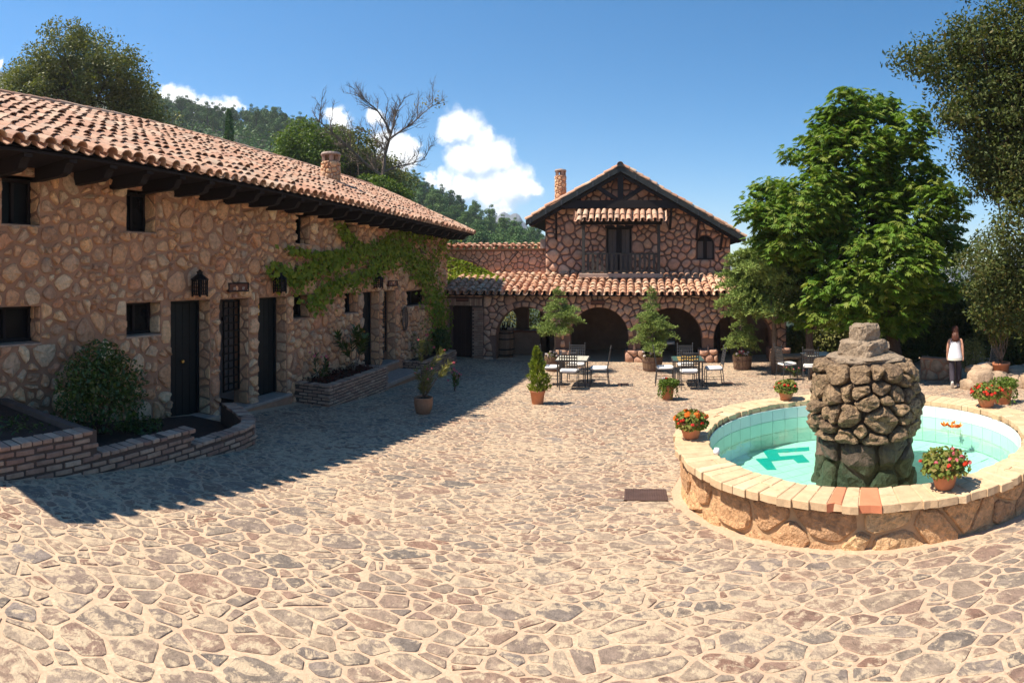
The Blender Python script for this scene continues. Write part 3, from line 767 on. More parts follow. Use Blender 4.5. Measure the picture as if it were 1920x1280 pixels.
def door_unit(r, plaque):
    y0, y1, z0, z1 = r; x = -DL-0.30
    d = MB().box(x-0.05, x-0.012, y0, y1, z0, z1).build('door', MT['doorgreen'], wing)
    n = 5; w = (y1-y0-0.12)/n
    for k in range(n): MB().bevbox(x-0.012, x+0.010, y0+0.06+k*w+0.006, y0+0.06+(k+1)*w-0.006, z0+0.03, z1-0.06, 0.006).build('plank', MT['doorgreen'], d)
    for a, b in ((y0, y0+0.055), (y1-0.055, y1)): MB().box(x-0.012, x+0.03, a, b, z0, z1-0.055).build('jamb', MT['doorgreen'], d)
    MB().box(x-0.012, x+0.03, y0, y1, z1-0.055, z1).build('jamb', MT['doorgreen'], d)
    ky = y0+0.52*(y1-y0) if plaque == 0 else y0+0.18
    h = MB().lathe([(0.012, 0), (0.012, 0.03), (0.035, 0.04), (0.04, 0.06), (0.03, 0.085), (0.0, 0.09)], (0, 0, 0), 10)
    h = h.build('handle', MT['brass'], d, world=False); h.rotation_euler = (0, PI/2, 0); h.location = Vector((x+0.012, ky, z0+0.98))-WPOS[d.name]
    if plaque:
        yp = y0+0.30*(y1-y0)
        p = MB().bevbox(x+0.012, x+0.03, yp-0.10, yp+0.10, z1-0.38, z1-0.16, 0.006).build('number_tile', MT['ochre'], d)
        t = MB()
        for a, b in (((-0.06, -0.31), (0.06, -0.31)), ((-0.05, -0.24), (0.05, -0.24)), ((0, -0.34), (0, -0.21))):
            t.obox((x+0.031, yp+a[0], z1+a[1]), (x+0.031, yp+b[0], z1+b[1]), 0.006, 0.014, up=(1, 0, 0))
        t.build('numeral', MT['signwood'], d)
    return d
D1 = door_unit(doors[0], 0); D2 = door_unit(doors[1], 1); D3 = door_unit(doors[2], 0)
hang = MB().bevbox(-DL-0.287, -DL-0.28, doors[1][0]+0.14, doors[1][0]+0.24, TH+0.70, TH+0.93, 0.003)
single('door_hanger', hang, MT['paper'], 'white paper hanger on the handle of the door with the ochre tile', 'door hanger')
def gate_unit(r, n_across, door_at):
    """plastered porch behind an iron grille gate"""
    y0, y1, z0, z1 = r; xb = -DL-1.25
    p = MB()
    p.box(xb-0.1, xb, y0-0.25, y1+0.25, z0-0.1, z1+0.1).box(xb, -DL-0.36, y0-0.25, y0-0.1, z0-0.1, z1+0.1).box(xb, -DL-0.36, y1+0.1, y1+0.25, z0-0.1, z1+0.1)
    p.box(xb, -DL-0.361, y0-0.1, y1+0.1, z1+0.02, z1+0.1)
    po = p.build('porch', MT['plaster'], wing)
    MB().box(xb, -DL-0.361, y0-0.1, y1+0.1, z0-0.1, z0+0.01).build('porch_floor', MT['doorbrown'], po)
    MB().bevbox(xb+0.01, xb+0.05, y1-0.55, y1+0.05, z0+0.01, z1-0.1, 0.01).build('inner_door', MT['doorgreen'], po)
    ya, yb = door_at
    g = MB(); x = -DL-0.20
    zb, zt = z0+0.28, z1-0.04
    g.box(x-0.015, x+0.015, ya, ya+0.03, zb, zt).box(x-0.015, x+0.015, yb-0.03, yb, zb, zt).box(x-0.015, x+0.015, ya, yb, zb-0.001, zb+0.03).box(x-0.015, x+0.015, ya, yb, zt-0.03, zt+0.001)
    go = g.build('grille_gate', MT['iron'], wing)
    for k in range(1, n_across): y = ya+(yb-ya)*k/n_across; MB().box(x-0.012, x+0.012, y-0.01, y+0.01, zb+0.03, zt-0.03).build('bar', MT['iron'], go)
    for k in range(1, 12): z = zb+(zt-zb)*k/12; MB().box(x-0.008, x+0.016, ya+0.03, yb-0.03, z-0.011, z+0.011).build('bar', MT['iron'], go)
    MB().box(x, x+0.05, ya-0.05, ya+0.02, zb+1.35, zb+1.42).build('hinge', MT['iron'], go)
    return go
gate_unit(gates[0], 3, (gates[0][0]+0.40*(gates[0][1]-gates[0][0]), gates[0][1]-0.04))
gate_unit(gates[1], 2, (gates[1][0]+0.02, gates[1][1]-0.22))
for r0, r1 in ((doors[0], doors[0]), (gates[0], doors[1]), (doors[2], gates[1])):   # pale thresholds along the doors
    MB().bevbox(-DL-0.30, -DL+0.12, r0[0]-0.03, r1[1]+0.05, r0[2]-0.06, r0[2]+0.004, 0.012).build('threshold', MT['slab'], wing)
    MB().box(-DL-0.2, -DL+0.10, r0[0]-0.02, r1[1]+0.04, r0[2]-0.7, r0[2]-0.06).build('plinth', MT['mortar'], wing)
MB().bevbox(-DL+0.121, -6.08, 13.42, 15.95, TH-0.38, TH-0.27, 0.012).build('step', MT['slab'], wing)
MB().box(-DL+0.121, -6.12, 13.44, 15.92, TH-0.9, TH-0.38).build('step_riser', MT['mortar'], wing)

# eaves and roof
jm = MB().prism([(-7.0, 2.88), (-6.30, 2.87), (-6.20, 2.90), (-6.165, 2.96), (-6.13, 3.0), (-6.06, 3.01), (-6.06, 3.06), (-7.0, 3.06)], lambda u, v, w: (u+DL, w, v-2.88), -0.06, 0.06)
jme = np_mesh('eave_joist', jm.v, jm.f); jme.materials.append(MT['darkwood'])
for k in range(29):
    y = 2.29+0.66*k
    if y > 21.3: break
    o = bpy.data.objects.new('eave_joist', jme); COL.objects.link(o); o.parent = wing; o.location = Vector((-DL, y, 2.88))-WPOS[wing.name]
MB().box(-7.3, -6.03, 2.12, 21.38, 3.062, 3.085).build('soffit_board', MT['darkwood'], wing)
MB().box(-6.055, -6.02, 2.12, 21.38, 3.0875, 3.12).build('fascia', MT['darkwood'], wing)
RP = 0.47; RX, RZ0 = -6.0, 3.115
RXR = -10.2; RZR = RZ0+RP*(RX-RXR)
deck = MB().prism([(RX-0.02, RZ0-0.02), (RX-0.02, RZ0), (RXR, RZR), (-14.6, RZ0-0.05), (-14.6, RZ0-0.12), (RXR, RZR-0.08)], lambda u, v, w: (u, w, v), 2.1, 21.4)
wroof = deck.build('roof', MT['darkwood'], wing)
sl = math.hypot(1, RP)
tile_field(wroof, (RX, 2.1, RZ0), (0, 1, 0), (-1/sl, 0, RP/sl), 82, 15, 0.235, 0.312, MT['tile'], limit=300, lift=0.02)
bs = (RZR-RZ0)/4.4; bl = math.hypot(1, bs)
MB().prism([(RXR, RZR+0.01), (RXR, RZR+0.06), (-14.65, RZ0+0.02), (-14.65, RZ0-0.04)], lambda u, v, w: (u, w, v), 2.1, 21.4).build('back_slope', MT['tile'], wroof)
ridge_tiles(wroof, (RXR, 2.1, RZR+0.05), (RXR, 21.4, RZR+0.05), MT['tile'])
for ye in (2.12, 21.38):                    # verge tiles down the two gable ends
    ridge_tiles(wroof, (RX+0.02, ye, RZ0+0.06), (RXR, ye, RZR+0.07), MT['tile'], r=0.10)
ct = 8.27; chimney(wing, (-ct, ct/math.tan(0.518), RZ0+RP*(ct-6.0)+0.0), 0.26, 0.62, None)

# ---------------------------------------------------------------- arcade and gabled house across the court
house = thing('gabled_house', 'gabled stone house with balcony over a four arched arcade', 'building', (0.0, 24.0, -1.5))
afn = lambda u, v, w: (u, AY-w, v)
def arch_poly(x0, x1, ytop, Y, zb=-1.9, n=14, squash=1.0):
    X0, X1 = on_y(x0, ytop, Y).x, on_y(x1, ytop, Y).x
    zt = on_y(0.5*(x0+x1), ytop, Y).z; r = 0.5*(X1-X0); c = 0.5*(X0+X1); sp = zt-r*squash
    return [(X0, zb), (X1, zb)]+[(c+r*math.cos(PI*k/n), sp+r*squash*math.sin(PI*k/n)) for k in range(n+1)], c, r, sp
arches = [arch_poly(930, 1041, 575, AY), arch_poly(1069, 1178, 576, AY), arch_poly(1201, 1317, 577, AY), arch_poly(1338, 1447, 579, AY)]
bd = (on_y(845, 573, AY).x, on_y(886, 573, AY).x, -1.9, on_y(865, 573, AY).z)
a_top = 0.93
a_out = [(-6.9, -1.9), (5.5, -1.9), (5.5, a_top), (-6.9, a_top)]
a_holes = [a[0] for a in arches]+[rect_poly(bd)]
# cut the openings down to just above the wall's own lower edge
a_holes = [[(u, max(v, -1.88)) for u, v in h] for h in a_holes]
awall = wall_mesh(a_out, a_holes, afn, 0.5).build('wall', MT['dmortar'], house)
def voussoirs(c, r, sp, sq, depth, n, fn, parent, mat, rng):
    its = []
    for k in range(n):
        t0, t1 = PI*k/n+0.02, PI*(k+1)/n-0.02; d = depth*(0.8+0.4*rng.random())
        poly = [(c+r*math.cos(t0), sp+r*sq*math.sin(t0)), (c+(r+d)*math.cos(t0), sp+(r*sq+d)*math.sin(t0)), (c+(r+d)*math.cos(t1), sp+(r*sq+d)*math.sin(t1)), (c+r*math.cos(t1), sp+r*sq*math.sin(t1))]
        its.append(stone(ccw(poly), fn, 0.045, rng, round_=0.12))
    return its
def arcade_stones():
    rng = np.random.default_rng(5)
    big = [[(c+(r+0.20)*math.cos(PI*k/12), sp+(r+0.20)*math.sin(PI*k/12)) for k in range(13)]+[(c-r-0.02, -1.9), (c+r+0.02, -1.9)] for _, c, r, sp in arches]
    hl = [ccw([(c+r+0.02, -1.9)]+[(c+(r+0.20)*math.cos(PI*k/12), sp+(r+0.20)*math.sin(PI*k/12)) for k in range(13)]+[(c-r-0.02, -1.9)]) for _, c, r, sp in arches]
    sl_ = (bd[0]-0.26, bd[1]+0.40, -1.9, bd[3]+0.32)
    cs = cells((-6.9, 5.5, -1.6, a_top), 0.25, 0.034, [(-6.9, -1.62), (5.5, -1.62), (5.5, a_top), (-6.9, a_top)], [rect_poly((c-r-0.02, c+r+0.02, -2.2, sp)) for _, c, r, sp in arches]+hl+[rect_poly(sl_)], spread=0.35, rng=rng)
    its = [stone(c, afn, 0.05, rng, round_=0.22, jit=0.05) for c in cs]
    for _, c, r, sp in arches: its += voussoirs(c, r+0.01, sp, 1.0, 0.2, 13, afn, awall, None, rng)
    emit_pieces('stone', its, MT['pinkstone'], awall)
arcade_stones()
# squared pier footings
for xa, xb in ((1041, 1069), (1173, 1206), (1312, 1344), (1444, 1480)):
    X0, X1 = on_y(xa, 600, AY).x-0.03, on_y(xb, 600, AY).x+0.03
    pf = MB().bevbox(X0, X1, AY-0.10, AY+0.55, -1.6, -1.5+0.44, 0.05).build('pier_footing', MT['dmortar'], house)
    rng = np.random.default_rng(int(xa)); f2 = lambda u, v, w: (u, AY-0.09-w, v)
    emit_pieces('stone', [stone(c, f2, 0.05, rng) for c in cells((X0, X1, -1.55, -1.07), 0.26, 0.03, [(X0, -1.55), (X1, -1.55), (X1, -1.07), (X0, -1.07)], rng=rng, spread=0.25)], MT['pinkstone'], pf)
# brick surround of the doorway
def bricks_at(parent, lst, mat, size):
    m = MB().bevbox(-size[0]/2, size[0]/2, -size[1]/2, size[1]/2, -size[2]/2, size[2]/2, 0.008)
    me = np_mesh('brick', m.v, m.f); me.materials.append(mat)
    for (p, rz, ry) in lst:
        o = bpy.data.objects.new('brick', me); COL.objects.link(o); o.parent = parent
        o.location = Vector(p)-WPOS[parent.name]; o.rotation_euler = (0, ry, rz)
bs_ = MB().box(bd[0]-0.24, bd[0], AY-0.06, AY-0.002, -1.6, bd[3]+0.30).box(bd[1], bd[1]+0.38, AY-0.06, AY-0.002, -1.6, bd[3]+0.30).box(bd[0], bd[1], AY-0.06, AY-0.002, bd[3], bd[3]+0.30).build('door_surround', MT['bmortar'], house)
lst = []
z = -1.5; k = 0
while z < bd[3]-0.02:
    for side in (0, 1):
        xs = [bd[0]-0.12] if side == 0 else [bd[1]+0.12+0.06*(k % 2), bd[1]+0.31]
        for q, x in enumerate(xs[:1] if side == 0 else xs): lst.append(((x, AY-0.062, z), 0, 0))
    z += 0.066; k += 1
bricks_at(bs_, lst, MT['brick'], (0.20, 0.05, 0.052))
lst = []; x = bd[0]-0.2
while x < bd[1]+0.34: lst.append(((x, AY-0.062, bd[3]+0.14), 0, PI/2)); x += 0.066
bricks_at(bs_, lst, MT['brick'], (0.25, 0.05, 0.052))
dd = MB().box(bd[0], bd[1], AY+0.30, AY+0.36, -1.55, bd[3]).build('door', MT['doorbrown'], house)
for k in range(5):
    w = (bd[1]-bd[0])/5; MB().bevbox(bd[0]+k*w+0.006, bd[0]+(k+1)*w-0.006, AY+0.275, AY+0.30, -1.5, bd[3]-0.03, 0.006).build('plank', MT['doorbrown'], dd)

# rooms behind the arches
bw = [(on_y(x0, 577, 23.2).x, on_y(x1, 577, 23.2).x, on_y(x0, 615, 23.2).z, on_y(x0, 578, 23.2).z) for x0, x1 in ((932, 968), (989, 1012))]
zw = EYE+0.97
yw = thing('yard_wall', 'pink stone wall with clay tile coping between wing and gabled house', 'wall', (-5.4, 23.3, -1.5))
bfn = lambda u, v, w: (u, 23.2-w, v)
wp0 = arch_poly(932, 968, 578, 23.2, zb=bw[0][2])[0]
yhs = [wp0, rect_poly(bw[1])]
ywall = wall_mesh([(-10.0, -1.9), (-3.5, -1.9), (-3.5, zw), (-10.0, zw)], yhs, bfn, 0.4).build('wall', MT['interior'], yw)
rng = np.random.default_rng(8)
cs = cells((-10, -3.5, 1.45, zw), 0.21, 0.025, [(-10, 1.45), (-3.5, 1.45), (-3.5, zw), (-10, zw)], rng=rng, spread=0.3)
emit_pieces('stone', [stone(c, bfn, 0.022, rng) for c in cs], MT['pinkstone'], ywall)
cp = MB().box(-10, -3.5, 23.12, 23.68, zw, zw+0.06).build('coping', MT['mortar'], yw)
tile_field(cp, (-10, 23.05, zw+0.05), (1, 0, 0), (0, 0.97, 0.24), 24, 2, 0.27, 0.34, MT['tile2'], pans=True)
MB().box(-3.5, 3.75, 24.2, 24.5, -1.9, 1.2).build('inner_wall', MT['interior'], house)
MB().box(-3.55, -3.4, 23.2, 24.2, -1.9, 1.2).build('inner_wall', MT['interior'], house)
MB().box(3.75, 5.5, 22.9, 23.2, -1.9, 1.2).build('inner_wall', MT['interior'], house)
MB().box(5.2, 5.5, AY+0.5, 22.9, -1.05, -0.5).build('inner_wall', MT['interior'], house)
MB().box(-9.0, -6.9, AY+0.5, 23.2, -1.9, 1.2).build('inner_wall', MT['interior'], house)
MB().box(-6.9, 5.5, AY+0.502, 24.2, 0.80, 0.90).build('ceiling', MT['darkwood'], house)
# arcade roof
ARY, ARZ = 20.42, EYE-0.72; slp = 0.72/(22.78-ARY); asl = math.hypot(1, slp)
ar = MB().prism([(ARY, ARZ-0.05), (ARY, ARZ-0.01), (22.8, EYE-0.015), (22.8, EYE-0.08)], lambda u, v, w: (w, u, v), -6.88, 5.75).build('arcade_roof', MT['darkwood'], house)
tile_field(ar, (-6.88, ARY, ARZ), (1, 0, 0), (0, 1/asl, slp/asl), 46, 8, 0.275, 0.30, MT['tile2'], limit=300, lift=0.015, rng=np.random.default_rng(9))
MB().prism([(22.8, EYE-0.08), (22.8, EYE-0.015), (23.2, EYE+0.02), (23.2, EYE-0.06)], lambda u, v, w: (w, u, v), -6.88, -3.52).build('roof_apron', MT['tile2'], house)

# upper storey
GY = 22.8; gfn = lambda u, v, w: (u, GY-w, v)
AX, AZ, GP = -0.54, EYE+4.10, 0.565
gx0, gx1 = -3.5, 3.75
roofz = lambda X: AZ-GP*abs(X-AX)
gdoor = (on_y(1137, 428, GY).x, on_y(1184, 428, GY).x, EYE+0.06, on_y(1160, 428, GY).z)
gwin = arch_poly(1306, 1339, 441, GY, zb=on_y(1322, 486, GY).z, n=10)
g_out = [(gx0, EYE-0.75), (gx1, EYE-0.75), (gx1, roofz(gx1)-0.1), (AX, AZ-0.12), (gx0, roofz(gx0)-0.1)]
gwall = wall_mesh(g_out, [rect_poly(gdoor), gwin[0]], gfn, 0.4).build('gable_wall', MT['dmortar'], house)
rng = np.random.default_rng(31)
cs = cells((gx0, gx1, EYE-0.1, AZ), 0.285, 0.050, [(gx0, EYE-0.05), (gx1, EYE-0.05)]+g_out[2:], [rect_poly(gdoor), gwin[0]], rng=rng, spread=0.38)
emit_pieces('stone', [stone(c, gfn, 0.055, rng, round_=0.22, jit=0.05) for c in cs], MT['pinkstone'], gwall)
for x0, x1 in ((gx0, gx0+0.35), (gx1-0.35, gx1)):
    MB().box(x0, x1, GY+0.4, 31, -1.9, roofz(x0 if x0 < 0 else x1)-0.1).build('side_wall', MT['dmortar'], house)
MB().prism([(gx0, -1.9), (gx1, -1.9)]+g_out[2:], lambda u, v, w: (u, 31+w, v), -0.3, 0.0).build('back_wall', MT['dmortar'], house)
gf = lambda u, v, w: (u, w, v)
RY0, RY1 = 22.05, 31.6
XL, XR = -4.14, 4.23
for sgn, xe in ((-1, XL), (1, XR)):
    rf = MB().prism([(AX, AZ-0.02), (AX, AZ-0.10), (xe, roofz(xe)-0.10), (xe, roofz(xe)-0.02)], gf, RY0+0.05, RY1).build('roof', MT['darkwood'], house)
    ln = abs(xe-AX)*math.hypot(1, GP); nrow = int(ln/0.32)+1
    tile_field(rf, (xe, RY0, roofz(xe)-0.01), (0, 1, 0), (-sgn*math.cos(math.atan(GP)), 0, math.sin(math.atan(GP))), 36, nrow, 0.275, ln/nrow, MT['tile2'], limit=60, lift=0.015, pans=False, rng=np.random.default_rng(40+sgn))
    b = MB().prism([(AX, AZ+0.0), (AX, AZ-0.23), (xe, roofz(xe)-0.21), (xe, roofz(xe)-0.015)], gf, RY0-0.02, RY0+0.045).build('barge_board', MT['barge'], rf)
    MB().prism([(AX, AZ-0.25), (AX, AZ-0.38), (xe+sgn*-0.25, roofz(xe-sgn*0.25)-0.34), (xe-sgn*0.25, roofz(xe-sgn*0.25)-0.23)], gf, RY0+0.12, RY0+0.24).build('rafter', MT['darkwood'], house)
    for t in np.linspace(0.12, 0.95, 6):      # purlin ends and iron straps
        X = AX+(xe-AX)*t; z = roofz(X)-0.22
        MB().box(X-0.07, X+0.07, RY0+0.05, GY, z-0.09, z+0.09).build('purlin', MT['darkwood'], house)
        MB().box(X-0.025, X+0.025, RY0-0.028, RY0-0.02, z+0.0, z+0.17).build('strap', MT['greyiron'], b)
ridge_tiles(house, (AX, RY0-0.03, AZ+0.02), (AX, RY1, AZ+0.02), MT['tile2'], r=0.13)
MB().prism([(AX-0.16, AZ-0.10), (AX, AZ+0.10), (AX+0.16, AZ-0.10), (AX, AZ-0.05)], gf, RY0-0.05, RY0+0.02).build('ridge_cap', MT['barge'], house)
cz0, cz1 = EYE+2.50, EYE+2.80            # truss in front of the gable
ty0, ty1 = RY0+0.10, RY0+0.28
tr = MB().prism([(AX-(AZ-cz0-0.3)/GP, cz0), (AX+(AZ-cz0-0.3)/GP, cz0), (AX+(AZ-cz1-0.3)/GP, cz1), (AX-(AZ-cz1-0.3)/GP, cz1)], gf, ty0, ty1).build('tie_beam', MT['darkwood'], house)
MB().box(AX-0.11, AX+0.11, ty0+0.003, ty1-0.003, cz1, AZ-0.15).build('king_post', MT['darkwood'], house)
for s in (-1, 1):
    MB().obox((AX+s*0.12, ty0+0.09, cz1+0.02), (AX+s*1.05, ty0+0.09, cz1+0.62), 0.15, 0.16, up=(0, 1, 0)).build('strut', MT['darkwood'], house)
for px, yb, yt in ((1043, 448, 400), (1256, 430, 390), (1306, 450, 412), (1350, 468, 440)):     # slanting eave braces on the wall
    p = on_y(px, yb, GY-0.05); q = Vector((p.x+0.05, RY0+0.3, roofz(p.x+0.05)-0.30))
    MB().obox(p, q, 0.08, 0.10).build('brace', MT['darkwood'], house)
chimney(house, (on_y(1051, 378, 25.0).x, 25.0, on_y(1051, 372, 25.0).z), 0.23, 0.98, None)
MB().box(-3.72, -3.45, 22.9, 23.2, zw+0.05, zw+0.42).build('wall_block', MT['slab'], house)

# balcony
bx0, bx1 = on_y(1086, 500, 21.95).x, on_y(1243, 500, 21.95).x
bal = MB().bevbox(bx0, bx1, 21.9, GY+0.02, EYE-0.14, EYE+0.03, 0.02).build('balcony', MT['slab'], house)
px0, px1 = on_y(1094, 500, 22.0).x, on_y(1235, 500, 22.0).x
zc = on_y(1160, 421, 22.0).z
for x in (px0, px1):
    MB().bevbox(x-0.055, x+0.055, 21.95, 22.06, EYE+0.03, zc, 0.01).build('post', MT['railgrey'], bal)
zt_ = on_y(1160, 474, 22.0).z
MB().box(px0+0.055, px1-0.055, 21.97, 22.04, zt_-0.06, zt_).build('rail', MT['railgrey'], bal)
MB().box(px0+0.055, px1-0.055, 21.97, 22.04, EYE+0.08, EYE+0.15).build('rail', MT['railgrey'], bal)
n = 15
for k in range(n):
    x = px0+(px1-px0)*(k+1)/(n+1)
    MB().box(x-0.045, x+0.045, 21.99, 22.02, EYE+0.15, zt_-0.06).build('baluster', MT['railgrey'], bal)
for s, x in ((-1, px0), (1, px1)):
    MB().box(x-0.03, x+0.03, 22.06, GY-0.06, zt_-0.06, zt_).build('rail', MT['railgrey'], bal)
MB().box(px0-0.12, px1+0.12, 21.92, 22.07, zc, zc+0.15).build('canopy_beam', MT['darkwood'], bal)
cx0, cx1 = on_y(1080, 410, 21.8).x, on_y(1248, 410, 21.8).x
can = MB().prism([(21.52, zc+0.10), (21.52, zc+0.13), (22.02, zc+0.50), (22.02, zc+0.46)], lambda u, v, w: (w, u, v), cx0, cx1).build('canopy', MT['darkwood'], bal)
cl_ = math.hypot(0.5, 0.37)
tile_field(can, (cx0, 21.48, zc+0.09), (1, 0, 0), (0, 0.5/cl_, 0.37/cl_), int((cx1-cx0)/0.235), 2, 0.235, 0.31, MT['tile'], limit=100, lift=0.01)
# balcony door and arched window
gd = MB().box(gdoor[0], gdoor[1], GY+0.12, GY+0.16, gdoor[2], gdoor[3]).build('balcony_door', MT['darkwood'], house)
mid = 0.5*(gdoor[0]+gdoor[1])
for a, b in ((gdoor[0], gdoor[0]+0.07), (gdoor[1]-0.07, gdoor[1]), (mid-0.10, mid+0.10)):
    MB().box(a, b, GY+0.03, GY+0.12, gdoor[2], gdoor[3]).build('door_frame', MT['darkwood'], gd)
MB().box(gdoor[0]-0.05, gdoor[1]+0.05, GY-0.06, GY+0.12, gdoor[3], gdoor[3]+0.12).build('door_frame', MT['darkwood'], gd)
for a, b in ((gdoor[0]+0.07, mid-0.10), (mid+0.10, gdoor[1]-0.07)):
    for k in range(2):
        w = (b-a)/2; MB().bevbox(a+k*w+0.004, a+(k+1)*w-0.004, GY+0.085, GY+0.118, gdoor[2]+0.02, gdoor[3]-0.03, 0.006).build('shutter_board', MT['greywood'], gd)
wpoly = gwin[0]; c, r, sp = gwin[1], gwin[2], gwin[3]
gw = MB().prism(wpoly, gfn, -0.20, -0.16).build('arched_window', MT['darkwood'], house)
fr = MB()
for i in range(len(wpoly)):
    p, q = wpoly[i], wpoly[(i+1) % len(wpoly)]
    fr.obox(gfn(p[0], p[1], -0.11), gfn(q[0], q[1], -0.11), 0.09, 0.08, up=(0, 1, 0))
fr.build('frame', MT['darkwood'], gw)
MB().box(c-0.07, c+0.07, GY+0.08, GY+0.16, wpoly[0][1], sp+r*0.98).build('mullion', MT['darkwood'], gw)
for s in (-1, 1):
    MB().box(c+s*0.19-0.12, c+s*0.19+0.12, GY+0.13, GY+0.158, wpoly[0][1]+0.04, sp+r*0.35).build('shutter_board', MT['greywood'], gw)
its = voussoirs(c, r+0.02, sp, 1.0, 0.10, 9, gfn, house, None, np.random.default_rng(2))
# ================================================================== THE FOUNTAIN
RIMZ = EYE-1.804; WATZ = RIMZ-0.22; FLZ = RIMZ-0.56; RIN = 1.79; ROUT = FR
fz = float(zg(FC.x, FC.y))
fountain = thing('fountain', 'round stone fountain basin with rough tufa column and pale brick rim', 'fountain', (FC.x, FC.y, fz))
def pol(t, r, z): return (FC.x+r*math.cos(t), FC.y+r*math.sin(t), z)
basin = MB().lathe([(2.06, -2.0), (2.05, RIMZ-0.066), (RIN+0.02, RIMZ-0.066), (RIN+0.0, FLZ-0.2)], (FC.x, FC.y, 0), 72, cap=False).build('basin_wall', MT['fmortar'], fountain)
rng = np.random.default_rng(77)
bf = lambda u, v, w: pol(u/2.04, 2.035+w, v)
cs = cells((0, 2*PI*2.04, -1.45, RIMZ-0.07), 0.31, 0.012, [(0, -1.45), (2*PI*2.04, -1.45), (2*PI*2.04, RIMZ-0.07), (0, RIMZ-0.07)], rng=rng, spread=0.3, aspect=1.35)
emit_pieces('tufa_block', [boulder(c, bf, 0.04+0.02*rng.random(), rng, amp=0.022, freq=6, rings=((1.0, 0.0), (0.97, 0.6), (0.88, 0.95), (0.5, 1.0)), round_=0.12, out_amp=0.12) for c in cs], MT['fwall'], basin, smooth=False)
rim = MB().lathe([(ROUT-0.02, RIMZ-0.064), (ROUT-0.025, RIMZ-0.008), (RIN+0.02, RIMZ-0.008), (RIN+0.02, RIMZ-0.064)], (FC.x, FC.y, 0), 72, cap=False).build('rim', MT['rim'], fountain)
def rim_angle(x):                       # angle of the front rim seen at photo column x
    a = (x-HX)/F; d = Vector((math.sin(a), math.cos(a))); c = FC.xy
    b = d.dot(c); q = b-math.sqrt(max(0, b*b-(c.length_squared-2.0**2)))
    p = d*q-c; return math.atan2(p.y, p.x) % (2*PI)
reds = [rim_angle(1567), rim_angle(1637)]
ang = 0.0; its = []; red_its = []; a_list = []
while ang < 2*PI-0.06:
    da = rng.uniform(0.052, 0.088); da = da if ang+da < 2*PI-0.05 else 2*PI-ang; a_list.append((ang, ang+da)); ang += da
red_i = min(range(len(a_list)), key=lambda i: abs(0.5*(a_list[i][0]+a_list[i][1])-reds[0])); red_idx = {red_i, red_i+2}
for ai, (a0, a1) in enumerate(a_list):
    red = ai in red_idx
    ro, ri = ROUT+rng.normal(0, 0.012), RIN+rng.normal(0, 0.010)
    fn = lambda u, v, w: pol(u/2.0, v, RIMZ-0.066+w)
    poly = [(a0*2+0.008, ri), (a1*2-0.008, ri), (a1*2-0.008, ro), (a0*2+0.008, ro)]
    if not red and rng.random() < 0.35:   # some stones are two pieces deep
        m = rng.uniform(1.9, 2.02)
        parts = [[(a0*2+0.008, ri), (a1*2-0.008, ri), (a1*2-0.008, m-0.006), (a0*2+0.008, m-0.006)], [(a0*2+0.008, m+0.006), (a1*2-0.008, m+0.006), (a1*2-0.008, ro), (a0*2+0.008, ro)]]
    else: parts = [poly]
    for p in parts:
        u0, u1, v0, v1 = p[0][0]-0.005, p[1][0]+0.005, p[0][1], p[2][1]; h = 0.0655+abs(rng.normal(0, 0.0025)); V = []; e = 0.006; jj = rng.normal(0, 0.008, 8)
        for (lv, i) in ((0.0, 0), (h-e, 0), (h, e)):
            for q, (uu, vv) in enumerate(((u0+i, v0+i), (0.5*(u0+u1), v0+i*0.8), (u1-i, v0+i), (u1-i, v1-i), (0.5*(u0+u1), v1-i*0.8), (u0+i, v1-i))): V.append(fn(uu, vv+jj[q], lv))
        fsx = [[6*L_+q, 6*L_+(q+1) % 6, 6*L_+6+(q+1) % 6, 6*L_+6+q] for L_ in range(2) for q in range(6)]+[[12, 13, 16, 17], [13, 14, 15, 16]]
        (red_its if red else its).append((V, fsx, float(rng.random())))
emit_pieces('rim_stone', its, MT['rim'], rim, smooth=False); emit_pieces('red_rim_tile', red_its, MT['rimred'], rim, smooth=False)
# pool lining: wall tiles, floor tiles, teal emblem
pool = MB().lathe([(0.0, FLZ-0.012), (RIN-0.012, FLZ-0.012), (RIN-0.014, RIMZ-0.066)], (FC.x, FC.y, 0), 72, cap=False).build('pool_lining', MT['poolgrout'], fountain)
nt_ = 54; tl = []
for row in range(3):
    z0, z1 = FLZ+0.17*row+0.003, FLZ+0.17*(row+1)-0.002
    if row == 2: z1 = RIMZ-0.068
    for k in range(nt_):
        a0, a1 = 2*PI*k/nt_+0.0015, 2*PI*(k+1)/nt_-0.0015
        V = [pol(a0, RIN-0.022, z0), pol(a1, RIN-0.022, z0), pol(a1, RIN-0.022, z1), pol(a0, RIN-0.022, z1), pol(a0, RIN-0.01, z0), pol(a1, RIN-0.01, z0), pol(a1, RIN-0.01, z1), pol(a0, RIN-0.01, z1)]
        tl.append((V, [[0,1,2,3],[7,6,5,4],[0,4,5,1],[1,5,6,2],[2,6,7,3],[3,7,4,0]], float(rng.random())))
emit_pieces('wall_tile', tl, MT['pooltile'], pool, smooth=False)
tl = []
ca, sa = math.cos(0.35), math.sin(0.35)
for i in range(-9, 10):
    for j in range(-9, 10):
        q = [((i+a)*0.2+(0.003 if a == 0 else -0.003), (j+b)*0.2+(0.003 if b == 0 else -0.003)) for a, b in ((0,0),(1,0),(1,1),(0,1))]
        if max(math.hypot(*p) for p in q) > RIN-0.03: continue
        V = [(FC.x+p[0]*ca-p[1]*sa, FC.y+p[0]*sa+p[1]*ca, z) for z in (FLZ, FLZ-0.01) for p in q]
        tl.append((V, [[0,1,2,3],[0,4,5,1],[1,5,6,2],[2,6,7,3],[3,7,4,0]], float(rng.random())))
emit_pieces('floor_tile', tl, MT['pooltile'], pool, smooth=False)
